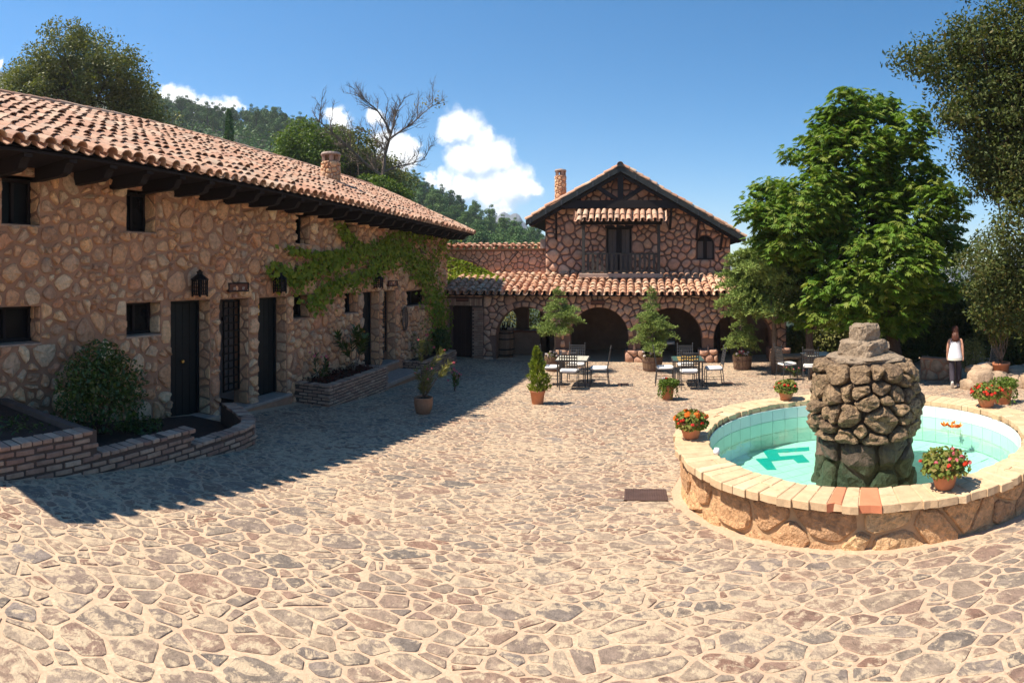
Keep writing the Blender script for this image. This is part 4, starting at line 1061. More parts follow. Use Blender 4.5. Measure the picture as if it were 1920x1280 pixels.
def at_z(x, y, z):
    a = (x-HX)/F; r = (EYE-z)*F/(y-HY); return Vector((r*math.sin(a), r*math.cos(a), z))
em = [(612,330),(845,315),(846,333),(688,344),(700,362),(812,354),(848,390),(790,395),(765,375),(655,386),(682,428),(635,429),(578,376),(640,370)]
em = [at_z(1200+x*0.375, 720+y*0.375, FLZ) for x, y in em]
MB().prism([(p.x, p.y) for p in em], lambda u, v, w: (u, v, FLZ+w), 0.0, 0.005).build('emblem', MT['tealtile'], pool)
MB().add([pol(2*PI*k/72, RIN-0.02, WATZ) for k in range(72)], [list(range(72))]).build('water', MT['water'], fountain)
# column of rough stones
prof = [(-0.85, 0.53), (-0.48, 0.50), (-0.22, 0.49), (-0.18, 0.53), (0.12, 0.555), (0.45, 0.50), (0.64, 0.425)]
def prad(z): return float(np.interp(z, [p[0] for p in prof], [p[1] for p in prof]))
colm = MB().lathe([(r-0.02, z) for z, r in prof]+[(0.3, 0.645)], (FC.x, FC.y, 0), 28).build('column', MT['tufawet'], fountain)
rng = np.random.default_rng(14)
cf = lambda u, v, w: pol(u/0.53, prad(v)+w, v)
cu = cells((0, 2*PI*0.53, -0.20, 0.63), 0.21, 0.006, [(0, -0.20), (2*PI*0.53, -0.20), (2*PI*0.53, 0.63), (0, 0.63)], rng=rng, spread=0.4, aspect=1.15, margin=0.003)
emit_pieces('boulder', [boulder(c, cf, 0.085+0.05*rng.random(), rng, n=18, amp=0.05, freq=10, out_amp=0.14, round_=0.17, rings=((1.0, 0.0), (0.97, 0.5), (0.84, 0.88), (0.5, 1.0))) for c in cu], MT['tufa'], colm, smooth=False)
cf2 = lambda u, v, w: pol(u/0.47, prad(v)+w-0.01, v)
cu = cells((0, 2*PI*0.47, -0.80, -0.19), 0.28, 0.02, [(0, -0.80), (2*PI*0.47, -0.80), (2*PI*0.47, -0.19), (0, -0.19)], rng=rng, spread=0.35, aspect=0.9, margin=0.003)
emit_pieces('wet_boulder', [boulder(c, cf2, 0.06+0.03*rng.random(), rng, n=18, amp=0.04, freq=9, round_=0.1) for c in cu], MT['tufawet'], colm, smooth=False)
def rocky(c, rad, seed, p=4.0, nu=22, nv=12, amp=0.06, tilt=0.0):
    """a hewn block: superellipsoid roughened by noise"""
    mb = MB(); vs = []
    sg = lambda t, e: math.copysign(abs(t)**e, t)
    for j in range(nv+1):
        ph = -PI/2+PI*j/nv
        for i in range(nu):
            t = 2*PI*i/nu
            d = Vector((sg(math.cos(ph), 2/p)*sg(math.cos(t), 2/p), sg(math.cos(ph), 2/p)*sg(math.sin(t), 2/p), sg(math.sin(ph), 2/p)))
            q = d*(1+amp*mnoise.fractal(d*2.3+Vector((seed*7.1, seed, 0)), 1.0, 2.0, 3))
            vs.append((c[0]+q.x*rad[0]*math.cos(tilt)-q.y*rad[1]*math.sin(tilt), c[1]+q.x*rad[0]*math.sin(tilt)+q.y*rad[1]*math.cos(tilt), c[2]+q.z*rad[2]))
    fs = [[j*nu+i, j*nu+(i+1) % nu, (j+1)*nu+(i+1) % nu, (j+1)*nu+i] for j in range(nv) for i in range(nu)]
    return mb.add(vs, fs)
MT['tufapale'] = surf('pale_tufa_block', [(0.36,0.27,0.185)], bump=1.0, bscale=26, dist=0.06, var=0.5, vscale=20, blotch=(0.20,0.155,0.11), bl_scale=12, bl_lo=0.5, bl_hi=0.66)
rocky((FC.x, FC.y, 0.645), (0.41, 0.41, 0.05), 1, p=3.0, nu=30, amp=0.13).build('column_slab', MT['tufapale'], colm, smooth=False)
rocky((FC.x-0.01, FC.y, 0.755), (0.25, 0.23, 0.105), 2, p=4.2, nu=28, nv=14, amp=0.2, tilt=0.5).build('cap_block', MT['tufapale'], colm, smooth=False)
rocky((FC.x-0.01, FC.y, 0.92), (0.145, 0.14, 0.115), 3, p=5.0, nu=26, nv=14, amp=0.15, tilt=0.2).build('cap_block', MT['tufapale'], colm, smooth=False)

# ================================================================== FOLIAGE HELPERS
def quads_mesh(name, C, A, B, R, fold=None):
    """leaf blades: centre C, half-length vector A, half-width vector B (all (n,3)); four-point lozenges"""
    n = len(C); V = np.empty((n, 4, 3), np.float32)
    V[:, 0] = C-A; V[:, 1] = C+B-A*0.05; V[:, 2] = C+A; V[:, 3] = C-B-A*0.05
    Fs = np.arange(n*4).reshape(n, 4)
    return np_mesh(name, V.reshape(-1, 3), Fs, R)
def unit(v): return v/np.maximum(np.linalg.norm(v, axis=-1, keepdims=True), 1e-9)
def leaves(rng, C, size, up=0.5, out=None, slim=0.5, sv=0.35, droop=0.0):
    """random blades at C; up = how much they face upward, out = outward direction they lean to"""
    n = len(C); nrm = rng.normal(size=(n, 3)); nrm[:, 2] += up*2
    if out is not None: nrm += out*1.2
    nrm = unit(nrm); a = unit(np.cross(nrm, rng.normal(size=(n, 3))))
    if droop: a[:, 2] -= droop*rng.random(n); a = unit(a)
    b = np.cross(nrm, a); s = size*(1-sv+2*sv*rng.random(n))[:, None]
    return C, a*s*0.5, b*s*0.5*slim
def blob_points(rng, blobs, n, shell=0.55):
    """points in ellipsoids given as (centre, radii), thicker towards the outside"""
    vol = np.array([b[1][0]*b[1][1]*b[1][2] for b in blobs])**0.7; idx = rng.choice(len(blobs), n, p=vol/vol.sum())
    c = np.array([b[0] for b in blobs])[idx]; r = np.array([b[1] for b in blobs])[idx]
    d = unit(rng.normal(size=(n, 3))); t = (shell+(1-shell)*rng.random(n)**0.6)[:, None]
    return c+d*r*t, d
def join_leaf(name, mat, parts, parent):
    C = np.concatenate([p[0] for p in parts]); A = np.concatenate([p[1] for p in parts]); B = np.concatenate([p[2] for p in parts])
    R = RNG.random(len(C)); W = np.array(WPOS[parent.name])
    return link(name, quads_mesh(name, C-W, A, B, R), mat, parent)
def clumpy(rng, pts, dirs, per, rad):
    """turn twig tips into clumps of leaf positions"""
    n = len(pts)*per; d = unit(rng.normal(size=(n, 3))); sz = np.repeat(rng.uniform(0.6, 1.35, (len(pts), 1)), per, 0)
    C = np.repeat(pts, per, 0)+d*np.array([1.25, 1.25, 0.8])*rad*sz*(0.35+1.15*rng.random((n, 1))**0.7)
    return C, unit(d*1.2+np.repeat(dirs, per, 0)*0.8)
def limb(mb, p, q, r0, r1, rng, bend=0.15, n=6, sides=6):
    p = Vector(p); q = Vector(q); L_ = (q-p).length; pts = []; m1 = Vector(rng.normal(size=3))*bend*L_
    for i in range(n+1):
        t = i/n; pts.append(p.lerp(q, t)+m1*math.sin(PI*t)*0.5+Vector(rng.normal(size=3))*0.012*L_*(0 if i in (0, n) else 1)+Vector((0, 0, bend*0.4*L_*math.sin(PI*t))))
    mb.tube(pts, [r0+(r1-r0)*i/n for i in range(n+1)], sides); return pts
def tree(name, label, base, top, blobs, mat, bark, nclump, per, rad, size, seed, trunk_r=0.2, nlimb=14, group=None, slim=0.5, up=0.5, cat='tree', lean=0.0, shell=0.5, droop=0.0):
    """tapered trunk, limbs out to the crown, crown of separate leaf blades in clumps"""
    rng = np.random.default_rng(seed)
    t = thing(name, label, cat, tuple(base), group)
    mb = MB(); tp = limb(mb, base, top, trunk_r, trunk_r*0.35, rng, bend=0.05, n=8, sides=9)
    P, D = blob_points(rng, blobs, nclump, shell)
    for k in range(nlimb):
        j = rng.integers(len(P)); s = tp[int(rng.integers(3, 8))]
        limb(mb, s, P[j], trunk_r*0.32, 0.012, rng, bend=0.18, n=5, sides=5)
    mb.build('trunk', bark, t, smooth=True)
    C, O = clumpy(rng, P, D, per, rad)
    join_leaf('crown', mat, [leaves(rng, C, size, up=up, out=O*0.5, slim=slim, droop=droop)], t)
    return t
def bush(name, label, base, blobs, mat, n, size, seed, cat='shrub', group=None, slim=0.5, stems=5, bark='bark', shell=0.35, up=0.4):
    rng = np.random.default_rng(seed); t = thing(name, label, cat, tuple(base), group)
    P, D = blob_points(rng, blobs, n, shell)
    if stems:
        mb = MB()
        for k in range(stems): limb(mb, base, P[rng.integers(len(P))], 0.02, 0.005, rng, n=4, sides=5)
        mb.build('stem', MT[bark], t, smooth=True)
    join_leaf('foliage', mat, [leaves(rng, P, size, up=up, out=D*0.6, slim=slim)], t)
    return t

# ================================================================== PLANTERS
def brick_planter(name, label, path, tops, depth_fn, soil_poly, soil_z, group=None, shift=0.0):
    """brick wall along a plan polyline; tops = list of (distance from, to, top z)"""
    x, y = path[0]; t = thing(name, label, 'planter', (path[len(path)//2][0], path[len(path)//2][1], float(zg(*path[len(path)//2]))), group)
    P = [Vector(p) for p in path]; seg = [(P[i+1]-P[i]).length for i in range(len(P)-1)]; tot = sum(seg)
    def at(s):
        i = 0
        while i < len(seg)-1 and s > seg[i]: s -= seg[i]; i += 1
        d = (P[i+1]-P[i]).normalized(); return P[i]+d*s, d
    def top_at(s):
        for a, b, z in tops:
            if a <= s <= b: return z
        return tops[-1][2]
    core = MB(); st = 0.12; s = 0
    while s < tot-1e-3:
        s2 = min(s+st, tot); (p, d), (q, e) = at(s), at(s2); zt = top_at(0.5*(s+s2))-0.012
        n1 = Vector((-d.y, d.x)); n2 = Vector((-e.y, e.x)); w = 0.20
        z0 = float(zg(p.x, p.y))-0.25
        A, B, C_, D_ = p+n1*0.006, q+n2*0.006, q+n2*w, p+n1*w
        core.add([(A.x,A.y,z0),(B.x,B.y,z0),(C_.x,C_.y,z0),(D_.x,D_.y,z0),(A.x,A.y,zt),(B.x,B.y,zt),(C_.x,C_.y,zt),(D_.x,D_.y,zt)], [[4,5,6,7],[0,1,5,4],[2,3,7,6],[1,2,6,5],[3,0,4,7]])
        s = s2
    wall = core.build('wall', MT['bmortar'], t)
    m = MB().bevbox(-0.105, 0.105, -0.05, 0.05, -0.027, 0.027, 0.006); me = np_mesh('brick', m.v, m.f); me.materials.append(MT['brick'])
    m2 = MB().bevbox(-0.055, 0.055, -0.105, 0.105, -0.027, 0.027, 0.007); me2 = np_mesh('brick', m2.v, m2.f); me2.materials.append(MT['brick'])
    zmax = max(q[2] for q in tops); cnt = 0; jobs = []
    def put(mesh, p, d, z, off):
        n = Vector((-d.y, d.x)); q = p+n*off
        M = Matrix.LocRotScale(Vector((q.x, q.y, z+random.uniform(-0.005, 0.005)))-WPOS[wall.name], Matrix.Rotation(math.atan2(d.y, d.x)+random.uniform(-0.03, 0.03), 3, 'Z') @ Matrix.Rotation(random.uniform(-0.03, 0.03), 3, 'X') @ Matrix.Rotation(random.uniform(-0.02, 0.02), 3, 'Y'), Vector((random.uniform(0.86, 1.0), random.uniform(0.92, 1.08), random.uniform(0.72, 0.95))))
        jobs.append(((Vector((q.x, q.y, z))-Vector((0, 0, EYE))).length, mesh, M))
    k = 0; z = zmax-0.03
    s = 0.06
    while s < tot-0.04:
        p, d = at(s); put(me2, p, d, top_at(s)-0.028, 0.095); s += 0.122
    z = zmax-0.03-0.068; k = 1
    while z > -2.2:
        s = 0.11+(0.115 if k % 2 else 0); any_ = False
        while s < tot-0.05:
            p, d = at(s)
            if z < top_at(s)-0.06 and z > float(zg(p.x, p.y))-0.03 and cnt < 900: put(me, p, d, z, 0.042); cnt += 1; any_ = True
            s += 0.226
        z -= 0.068; k += 1
    jobs.sort(key=lambda q: q[0]); rv, rf, rr = [], [], []
    for k, (_, mesh, M) in enumerate(jobs):
        if k < 300: o = bpy.data.objects.new('brick', mesh); COL.objects.link(o); o.parent = wall; o.matrix_local = M
        else:
            b0 = len(rv); rv += [M @ v.co for v in mesh.vertices]; rf += [[i+b0 for i in q.vertices] for q in mesh.polygons]; rr += [random.random()]*len(mesh.polygons)
    if rv: o = link('brick', np_mesh('brick', np.array([tuple(v) for v in rv]), rf, rr), MT['brick'], wall); o['kind'] = 'stuff'
    V = [(p[0], p[1], soil_z if soil_z is not None else float(zg(*p))+0.05) for p in soil_poly]
    MB().add(V, [list(range(len(V)))]).build('soil', MT['soil'], t)
    return t
pa_z = [on_x(90, 822, -4.9).z, on_x(270, 828, -4.9).z, on_x(400, 822, -4.9).z]
sA1 = on_x(180, 800, -4.9).y-0.4; sA2 = on_x(362, 800, -4.9).y-0.4
brick_planter('brick_planter', 'stepped brown brick planter with rounded end below the first green door', PLANTER_A, [(0, sA1, pa_z[0]), (sA1, sA2, pa_z[1]), (sA2, 20, pa_z[2])], None,
              [(-6.9, 0.4), (-4.95, 0.4), (-4.95, 6.2), (-5.2, 6.75), (-6.1, 7.35), (-6.9, 7.35)], None)
tA = [o for o in COL.objects if o.name.startswith('brick_planter')][0]
sl1 = MB().add([(-6.9, 0.4, pa_z[0]-0.08), (-5.08, 0.4, pa_z[0]-0.08), (-5.08, 0.4+sA1-0.1, pa_z[0]-0.08), (-6.9, 0.4+sA1-0.1, pa_z[0]-0.08)], [[0, 1, 2, 3]]); sl1.build('soil', MT['soil'], tA)
MB().box(-6.88, -4.92, 0.4+sA1-0.1, 0.4+sA1+0.02, pa_z[2]-0.5, pa_z[0]-0.02).build('cross_wall', MT['bmortar'], tA)
MB().bevbox(-6.75, -6.1, 5.55, 7.42, -1.2, TH-0.10, 0.02).build('back_wall', MT['bmortar'], tA)
pbz = on_ground(618, 765).z+0.43
brick_planter('brick_planter', 'low brown brick planter with pink flowers between the second and third doors', [(-6.88, 10.5), (-6.0, 10.5), (-6.0, 13.38), (-6.88, 13.38)], [(0, 9, pbz)], None, [(-6.9, 10.55), (-6.1, 10.55), (-6.1, 13.3), (-6.9, 13.3)], pbz-0.07)
pcz = float(zg(-6.1, 17.5))+0.45
brick_planter('brick_planter', 'low brown brick planter at the corner by the brick doorway', [(-6.88, 16.4), (-6.1, 16.4), (-6.1, 19.4), (-6.88, 19.5)], [(0, 9, pcz)], None, [(-6.9, 16.5), (-6.15, 16.5), (-6.15, 19.4), (-6.9, 19.4)], pcz-0.06)

# ================================================================== WALL FITTINGS
def lantern(px, y0, y1, label, d=0.13):
    c = on_x(px, 0.5*(y0+y1), -DL); H = on_x(px, y0, -DL).z-on_x(px, y1, -DL).z; w = 0.088
    X = -DL+0.20; Y = c.y-0.10; zb = c.z-H/2
    t = thing('wall_lantern', label, 'lantern', (X, Y, zb), 'iron lanterns along the guest wing')
    zt = zb+H*0.60
    b = MB()
    for sx in (-1, 1):
        for sy in (-1, 1): b.box(X+sx*w-0.012, X+sx*w+0.012, Y+sy*w-0.012, Y+sy*w+0.012, zb-0.03, zt)
    b.box(X-w, X+w, Y-w, Y+w, zb-0.002, zb+0.015)
    b.build('cage', MT['iron'], t)
    for s in (-1, 1):
        g = MB()
        for k in range(1, 4): g.box(X-w+2*w*k/4-0.007, X-w+2*w*k/4+0.007, Y+s*w-0.007, Y+s*w+0.007, zb, zt)
        for k in range(1, 4): z = zb+(zt-zb)*k/4; g.box(X-w, X+w, Y+s*w-0.008, Y+s*w+0.008, z-0.007, z+0.007)
        g.build('grid', MT['iron'], t)
    g = MB()
    for k in range(1, 4): g.box(X+w-0.007, X+w+0.007, Y-w+2*w*k/4-0.007, Y-w+2*w*k/4+0.007, zb, zt)
    for k in range(1, 4): z = zb+(zt-zb)*k/4; g.box(X+w-0.008, X+w+0.008, Y-w, Y+w, z-0.007, z+0.007)
    g.build('grid', MT['iron'], t)
    MB().lathe([(0.155, zt), (0.15, zt+0.015), (0.05, zt+H*0.22), (0.05, zt+H*0.30), (0.065, zt+H*0.31), (0.03, zt+H*0.36), (0.02, zt+H*0.38), (0.025, zt+H*0.40), (0.0, zt+H*0.42)], (X, Y, 0), 8).build('roof', MT['iron'], t)
    MB().box(-DL, X-w, Y-0.012, Y+0.012, zt-0.03, zt).build('bracket', MT['iron'], t)
lantern(366, 506, 552, 'black iron lantern on the wall above the first green door')
lantern(515, 508, 546, 'black iron lantern above the door with the ochre tile, touched by creeper')
lantern(700, 512, 538, 'black iron lantern half hidden in creeper above the third door')
def sign(px0, px1, y0, y1, plane, label, texts):
    if plane == 'x':
        a, b = on_x(px0, y0, -DL), on_x(px1, y1, -DL); X0 = -DL
        m = MB().bevbox(X0+0.03, X0+0.075, a.y, b.y, b.z, a.z, 0.01)
        bd_ = MB(); e = 0.025
        bd_.box(X0+0.07, X0+0.09, a.y, b.y, a.z-e, a.z).box(X0+0.07, X0+0.09, a.y, b.y, b.z, b.z+e).box(X0+0.07, X0+0.09, a.y, a.y+e, b.z+e, a.z-e).box(X0+0.07, X0+0.09, b.y-e, b.y, b.z+e, a.z-e)
        c = Vector((X0, a.y, b.z)); W = b.y-a.y
    else:
        a, b = on_y(px0, y0, AY), on_y(px1, y1, AY); Y0 = AY-0.07
        m = MB().bevbox(a.x, b.x, Y0-0.045, Y0, b.z, a.z, 0.01); bd_ = MB(); e = 0.025
        bd_.box(a.x, b.x, Y0-0.06, Y0-0.04, a.z-e, a.z).box(a.x, b.x, Y0-0.06, Y0-0.04, b.z, b.z+e)
        c = Vector((a.x, Y0, b.z)); W = b.x-a.x
    t = thing('wooden_sign', label, 'sign', tuple(c))
    m.build('board', MT['signwood'], t); bd_.build('border', MT['darkwood'], t)
    H = a.z-b.z
    for (u, v, s, body) in texts:
        cu_ = bpy.data.curves.new('lettering', 'FONT'); cu_.body = body; cu_.size = s*H; cu_.extrude = 0.002; cu_.align_x = 'CENTER'
        tmp = bpy.data.objects.new('tmp', cu_); COL.objects.link(tmp)
        dg = bpy.context.evaluated_depsgraph_get(); me = bpy.data.meshes.new_from_object(tmp.evaluated_get(dg)); bpy.data.objects.remove(tmp)
        o = link('lettering', me, None, t); me.materials.clear(); me.materials.append(MT['signletter'])
        if plane == 'x': o.rotation_euler = (PI/2, 0, PI/2); o.location = (0.080, W*u, H*v)
        else: o.rotation_euler = (PI/2, 0, 0); o.location = (W*u, -0.050, H*v)
sign(422, 460, 530, 546, 'x', 'red brown wooden sign over the first iron grille gate', [(0.30, 0.22, 0.42, 'IX'), (0.74, 0.22, 0.42, '07')])
sign(723, 741, 526, 536, 'x', 'small red brown wooden sign over the far iron grille gate', [(0.35, 0.25, 0.5, 'O'), (0.7, 0.25, 0.5, 'O')])
sign(857, 880, 557, 565, 'y', 'dark wooden sign over the brick framed doorway', [])
sign(1108, 1134, 562, 571, 'y', 'dark wooden sign over the arch behind the potted conifer', [])
# oval cane plaque
ov = on_x(755, 597, -DL); t = thing('oval_cane_plaque', 'oval woven cane plaque hung on the wall beside the far grille gate', 'plaque', (-DL+0.05, ov.y, ov.z))
hz_, hy_ = 0.36, 0.20
ringp = [(-DL+0.08, ov.y+hy_*math.cos(a), ov.z+hz_*math.sin(a)) for a in np.linspace(0, 2*PI, 29)]
MB().tube(ringp, 0.025, 6, cap=False).build('hoop', MT['wicker'], t)
MB().add([(-DL+0.06, ov.y+hy_*math.cos(a), ov.z+hz_*math.sin(a)) for a in np.linspace(0, 2*PI, 29)[:-1]], [list(range(28))]).build('backing', MT['slab'], t)
for k in range(-5, 6):
    z = ov.z+hz_*k/6; w = hy_*math.sqrt(max(0, 1-(k/6)**2)); MB().tube([(-DL+0.085, ov.y-w, z), (-DL+0.09, ov.y+w, z)], 0.011, 5).build('cane', MT['wicker'], t)
MB().tube([(-DL+0.09, ov.y, ov.z-hz_), (-DL+0.09, ov.y, ov.z+hz_)], 0.014, 5).build('cane', MT['wicker'], t)

# ================================================================== POTS
def pot_prof(r, h, kind):
    if kind == 'flare': return [(r*0.68, 0), (r*0.72, 0.01), (r*0.92, h*0.82), (r*1.0, h*0.83), (r*1.02, h*0.98), (r*0.98, h), (r*0.88, h), (r*0.86, h*0.88)]
    if kind == 'belly': return [(r*0.62, 0), (r*0.7, 0.01), (r*0.92, h*0.35), (r*1.0, h*0.65), (r*0.97, h*0.9), (r*1.0, h*0.97), (r*0.96, h), (r*0.86, h), (r*0.85, h*0.88)]
    return [(r*0.55, 0), (r*0.6, 0.008), (r*0.8, h*0.5), (r*0.96, h*0.85), (r*1.03, h*0.88), (r*1.03, h*0.97), (r*0.97, h), (r*0.86, h), (r*0.84, h*0.85)]
def pot(name, label, base, r, h, kind, mat, group=None, cat='potted plant'):
    t = thing(name, label, cat, tuple(base), group)
    MB().lathe(pot_prof(r, h, kind), (0, 0, 0), 24).build('pot', mat, t, world=False, smooth=True)
    MB().lathe([(0.0, h*0.9), (r*0.86, h*0.9)], (0, 0, 0), 20, cap=False).build('soil', MT['soil'], t, world=False)
    return t
def flower_mesh(name, mat, r, n=14, seed=1):
    rng = np.random.default_rng(seed); d = unit(rng.normal(size=(n, 3))); d[:, 2] = np.abs(d[:, 2])*0.8
    C = d*r*0.6; a = unit(np.cross(d, rng.normal(size=(n, 3))))*r*0.62; b = np.cross(d, a)*0.9
    me = quads_mesh(name, C, a, b, rng.random(n)); me.materials.append(mat); return me
FL_RED = [flower_mesh('flower', MT['red'], 0.028, seed=k) for k in range(3)]
FL_PINK = [flower_mesh('flower', MT['pink'], 0.03, seed=k+5) for k in range(3)]
FL_WHITE = [flower_mesh('flower', MT['white_petal'], 0.035, seed=k+9) for k in range(3)]
FL_OR = [flower_mesh('flower', MT['orange'], 0.05, seed=k+12) for k in range(2)]
def flowers(t, pts, meshes, sc=1.0):
    for p in pts:
        o = bpy.data.objects.new('flower', random.choice(meshes)); COL.objects.link(o); o.parent = t
        o.location = Vector(p)-WPOS[t.name]; o.rotation_euler = (random.uniform(-0.4, 0.4), random.uniform(-0.4, 0.4), random.uniform(0, 6)); s = sc*random.uniform(0.8, 1.25); o.scale = (s, s, s)
def geranium(label, base, r, h, nfl, seed, fl, sc=1.0, dome=1.25, tall=0.62):
    t = pot('geranium_pot', label, base, r, h, 'bowl', MT['terracotta'], 'geranium pots on the fountain rim')
    rng = np.random.default_rng(seed); b = Vector(base)
    P, D = blob_points(rng, [((b.x, b.y, b.z+h+0.03), (r*dome, r*dome, r*tall)), ((b.x, b.y, b.z+h*0.8), (r*dome*1.1, r*dome*1.1, r*0.4))], 1500, 0.3)
    P = P[P[:, 2] > b.z+h*0.6]; D = unit(P-np.array([b.x, b.y, b.z+h*0.8]))
    join_leaf('foliage', MT['l_geran'], [leaves(rng, P, 0.042, up=0.3, out=D, slim=0.75)], t)
    pts = []
    for k in range(nfl):
        a = rng.uniform(0, 2*PI); e = rng.uniform(0.0, 1.2); rr = r*dome*1.08
        pts.append((b.x+rr*math.cos(a)*math.cos(e), b.y+rr*math.sin(a)*math.cos(e), b.z+h+r*tall*1.15*math.sin(e)-0.01))
    st = MB()
    for p in pts: st.tube([(b.x, b.y, b.z+h), p], 0.0025, 4)
    st.build('stalk', MT['l_geran'], t); flowers(t, pts, fl, sc*0.9)
def rim_pos(px, far):
    a = (px-HX)/F; d = Vector((math.sin(a), math.cos(a))); c = FC.xy; R = 1.96
    b = d.dot(c); q2 = b*b-(c.length_squared-R*R); q = b+(1 if far else -1)*math.sqrt(max(0, q2)); p = d*q; return (p.x, p.y, RIMZ+0.004)
geranium('terracotta bowl of red and orange geraniums on the rim beside the small white plug', rim_pos(1296, False), 0.14, 0.19, 26, 1, FL_RED+FL_OR[:1])
geranium('small terracotta bowl of sparse geraniums on the rim nearest the potted ivy', rim_pos(1474, True), 0.13, 0.18, 12, 2, FL_RED)
geranium('round terracotta pot of mauve leaved geraniums on the rim near the red tiles', rim_pos(1771, False), 0.135, 0.20, 16, 3, FL_RED+FL_PINK, dome=1.5, tall=0.8)
geranium('tapered terracotta bowl thick with red geraniums on the rim before the ivy urn', rim_pos(1850, True), 0.155, 0.20, 34, 4, FL_RED, sc=1.15, dome=1.3)
pl = rim_pos(1322, False); single('white_plug', MB().lathe([(0.03, 0), (0.035, 0.03), (0.025, 0.06), (0.0, 0.065)], (pl[0]+0.13, pl[1]+0.1, RIMZ+0.0), 12), MT['paper'], 'small white plug lying on the inner edge of the rim', 'plug', smooth=True)
lf = [at_z(1770, 800, WATZ), at_z(1784, 803, WATZ), at_z(1797, 803, WATZ), at_z(1788, 795, WATZ)]
for k, p in enumerate(lf):
    rng = np.random.default_rng(k); n = 18; a = rng.uniform(0, 2*PI, n); e = rng.uniform(0.1, 0.9, n); d = np.stack([np.cos(a)*np.cos(e), np.sin(a)*np.cos(e), np.sin(e)], 1)
    s = 0.075 if k < 3 else 0.045; A = d*s*0.6; B = unit(np.cross(d, [[0, 0, 1]]))*s*0.28
    me = quads_mesh('floating_flower', d*s*0.6+np.array([0, 0, 0.006]), A, B, rng.random(n)); o = link('floating_flower', me, MT['orange'], None, tuple(p))
    _tag(o, 'orange artificial lily floating on the fountain water' if k < 3 else 'small orange lily bud floating apart on the fountain water', 'flower', 'orange lilies on the water' if k < 3 else None)

# potted conifer (thuja)
b = on_ground(1008, 757); th = pot('potted_thuja', 'young bright thuja in a flared terracotta pot at the shadow edge', b, 0.175, 0.31, 'flare', MT['terracotta'])
rng = np.random.default_rng(6)
n = 2600; hh = rng.random(n); R_ = np.where(hh < 0.2, 0.17+0.25*hh, 0.24*(1-hh)**0.75+0.015); a = rng.uniform(0, 2*PI, n); rr = R_*np.sqrt(rng.uniform(0.35, 1.1, n))*(1+0.28*np.sin(3*a+hh*9)+0.22*np.sin(5*a-hh*17+1)+0.2*np.sin(hh*23))
C = np.stack([b.x+rr*np.cos(a)+0.03*np.sin(hh*5), b.y+rr*np.sin(a), b.z+0.30+hh*0.98], 1); O = np.stack([np.cos(a), np.sin(a), np.full(n, 1.2)], 1)
A = unit(O+rng.normal(size=(n, 3))*0.6)*0.042; B = unit(np.cross(A, rng.normal(size=(n, 3))))*0.014
join_leaf('foliage', MT['l_thuja'], [(C, A, B)], th)
mb = MB(); mb.tube([(b.x, b.y, b.z+0.25), (b.x, b.y, b.z+1.1)], [0.018, 0.005], 6); mb.build('stem', MT['bark'], th)

def long_leaf_plant(t, base, stems, mat, length, width, per, seed, flower=None, nfl=3, sc=1.0):
    """oleander-like: bare stems ringed with narrow leaves near their tops"""
    rng = np.random.default_rng(seed); mb = MB(); parts = []; fp = []
    for (tip, bare) in stems:
        pts = limb(mb, base, tip, 0.010, 0.004, rng, bend=0.10, n=8, sides=5)
        for i in range(per):
            f = bare+(1-bare)*rng.random(); k = min(int(f*8), 7); p = pts[k].lerp(pts[k+1], f*8-k)
            d = (pts[k+1]-pts[k]).normalized(); r = Vector(rng.normal(size=3)); r = (r-d*r.dot(d)).normalized()
            ax = (r*0.9+d*0.75+Vector((0, 0, -0.1))).normalized(); L_ = length*rng.uniform(0.7, 1.15)
            parts.append((np.array(p+ax*L_/2), np.array(ax*L_/2), np.array(ax.cross(d).normalized()*width/2)))
        if flower is not None:
            for q in range(nfl): fp.append(Vector(tip)+Vector(rng.normal(size=3))*0.05)
    mb.build('stem', MT['barkpale'], t, smooth=True)
    join_leaf('foliage', mat, [tuple(np.array([p[i] for p in parts]) for i in range(3))], t)
    if flower is not None: flowers(t, fp, flower, sc)
b = on_ground(794, 775); ol = pot('potted_oleander', 'lanky oleander in a round weathered terracotta pot in the wing shadow', b, 0.19, 0.33, 'belly', MT['oldterra'])
bb = Vector((b.x, b.y, b.z+0.28))
long_leaf_plant(ol, bb, [(bb+Vector(v), 0.15) for v in ((-0.15, 0, 0.55), (0.02, 0.05, 0.62), (0.2, 0, 0.55), (0.08, -0.1, 0.45))]+[(bb+Vector(v), 0.6) for v in ((-0.12, 0.1, 1.15), (0.35, 0.1, 0.95), (0.55, -0.05, 0.75), (0.45, 0.1, 0.6))], MT['l_grey'], 0.15, 0.026, 95, 17, FL_PINK, 1)
b = on_ground(852, 733); sp = thing('oleander_sprig', 'pink flowering oleander sprig growing from a hole in the shaded paving', 'plant', tuple(b))
long_leaf_plant(sp, b, [(b+Vector((-0.06, 0, 0.52)), 0.2), (b+Vector((0.10, 0, 0.42)), 0.25), (b+Vector((-0.02, 0.05, 0.34)), 0.2)], MT['l_green'], 0.12, 0.035, 45, 3, FL_PINK, 6, 1.15)
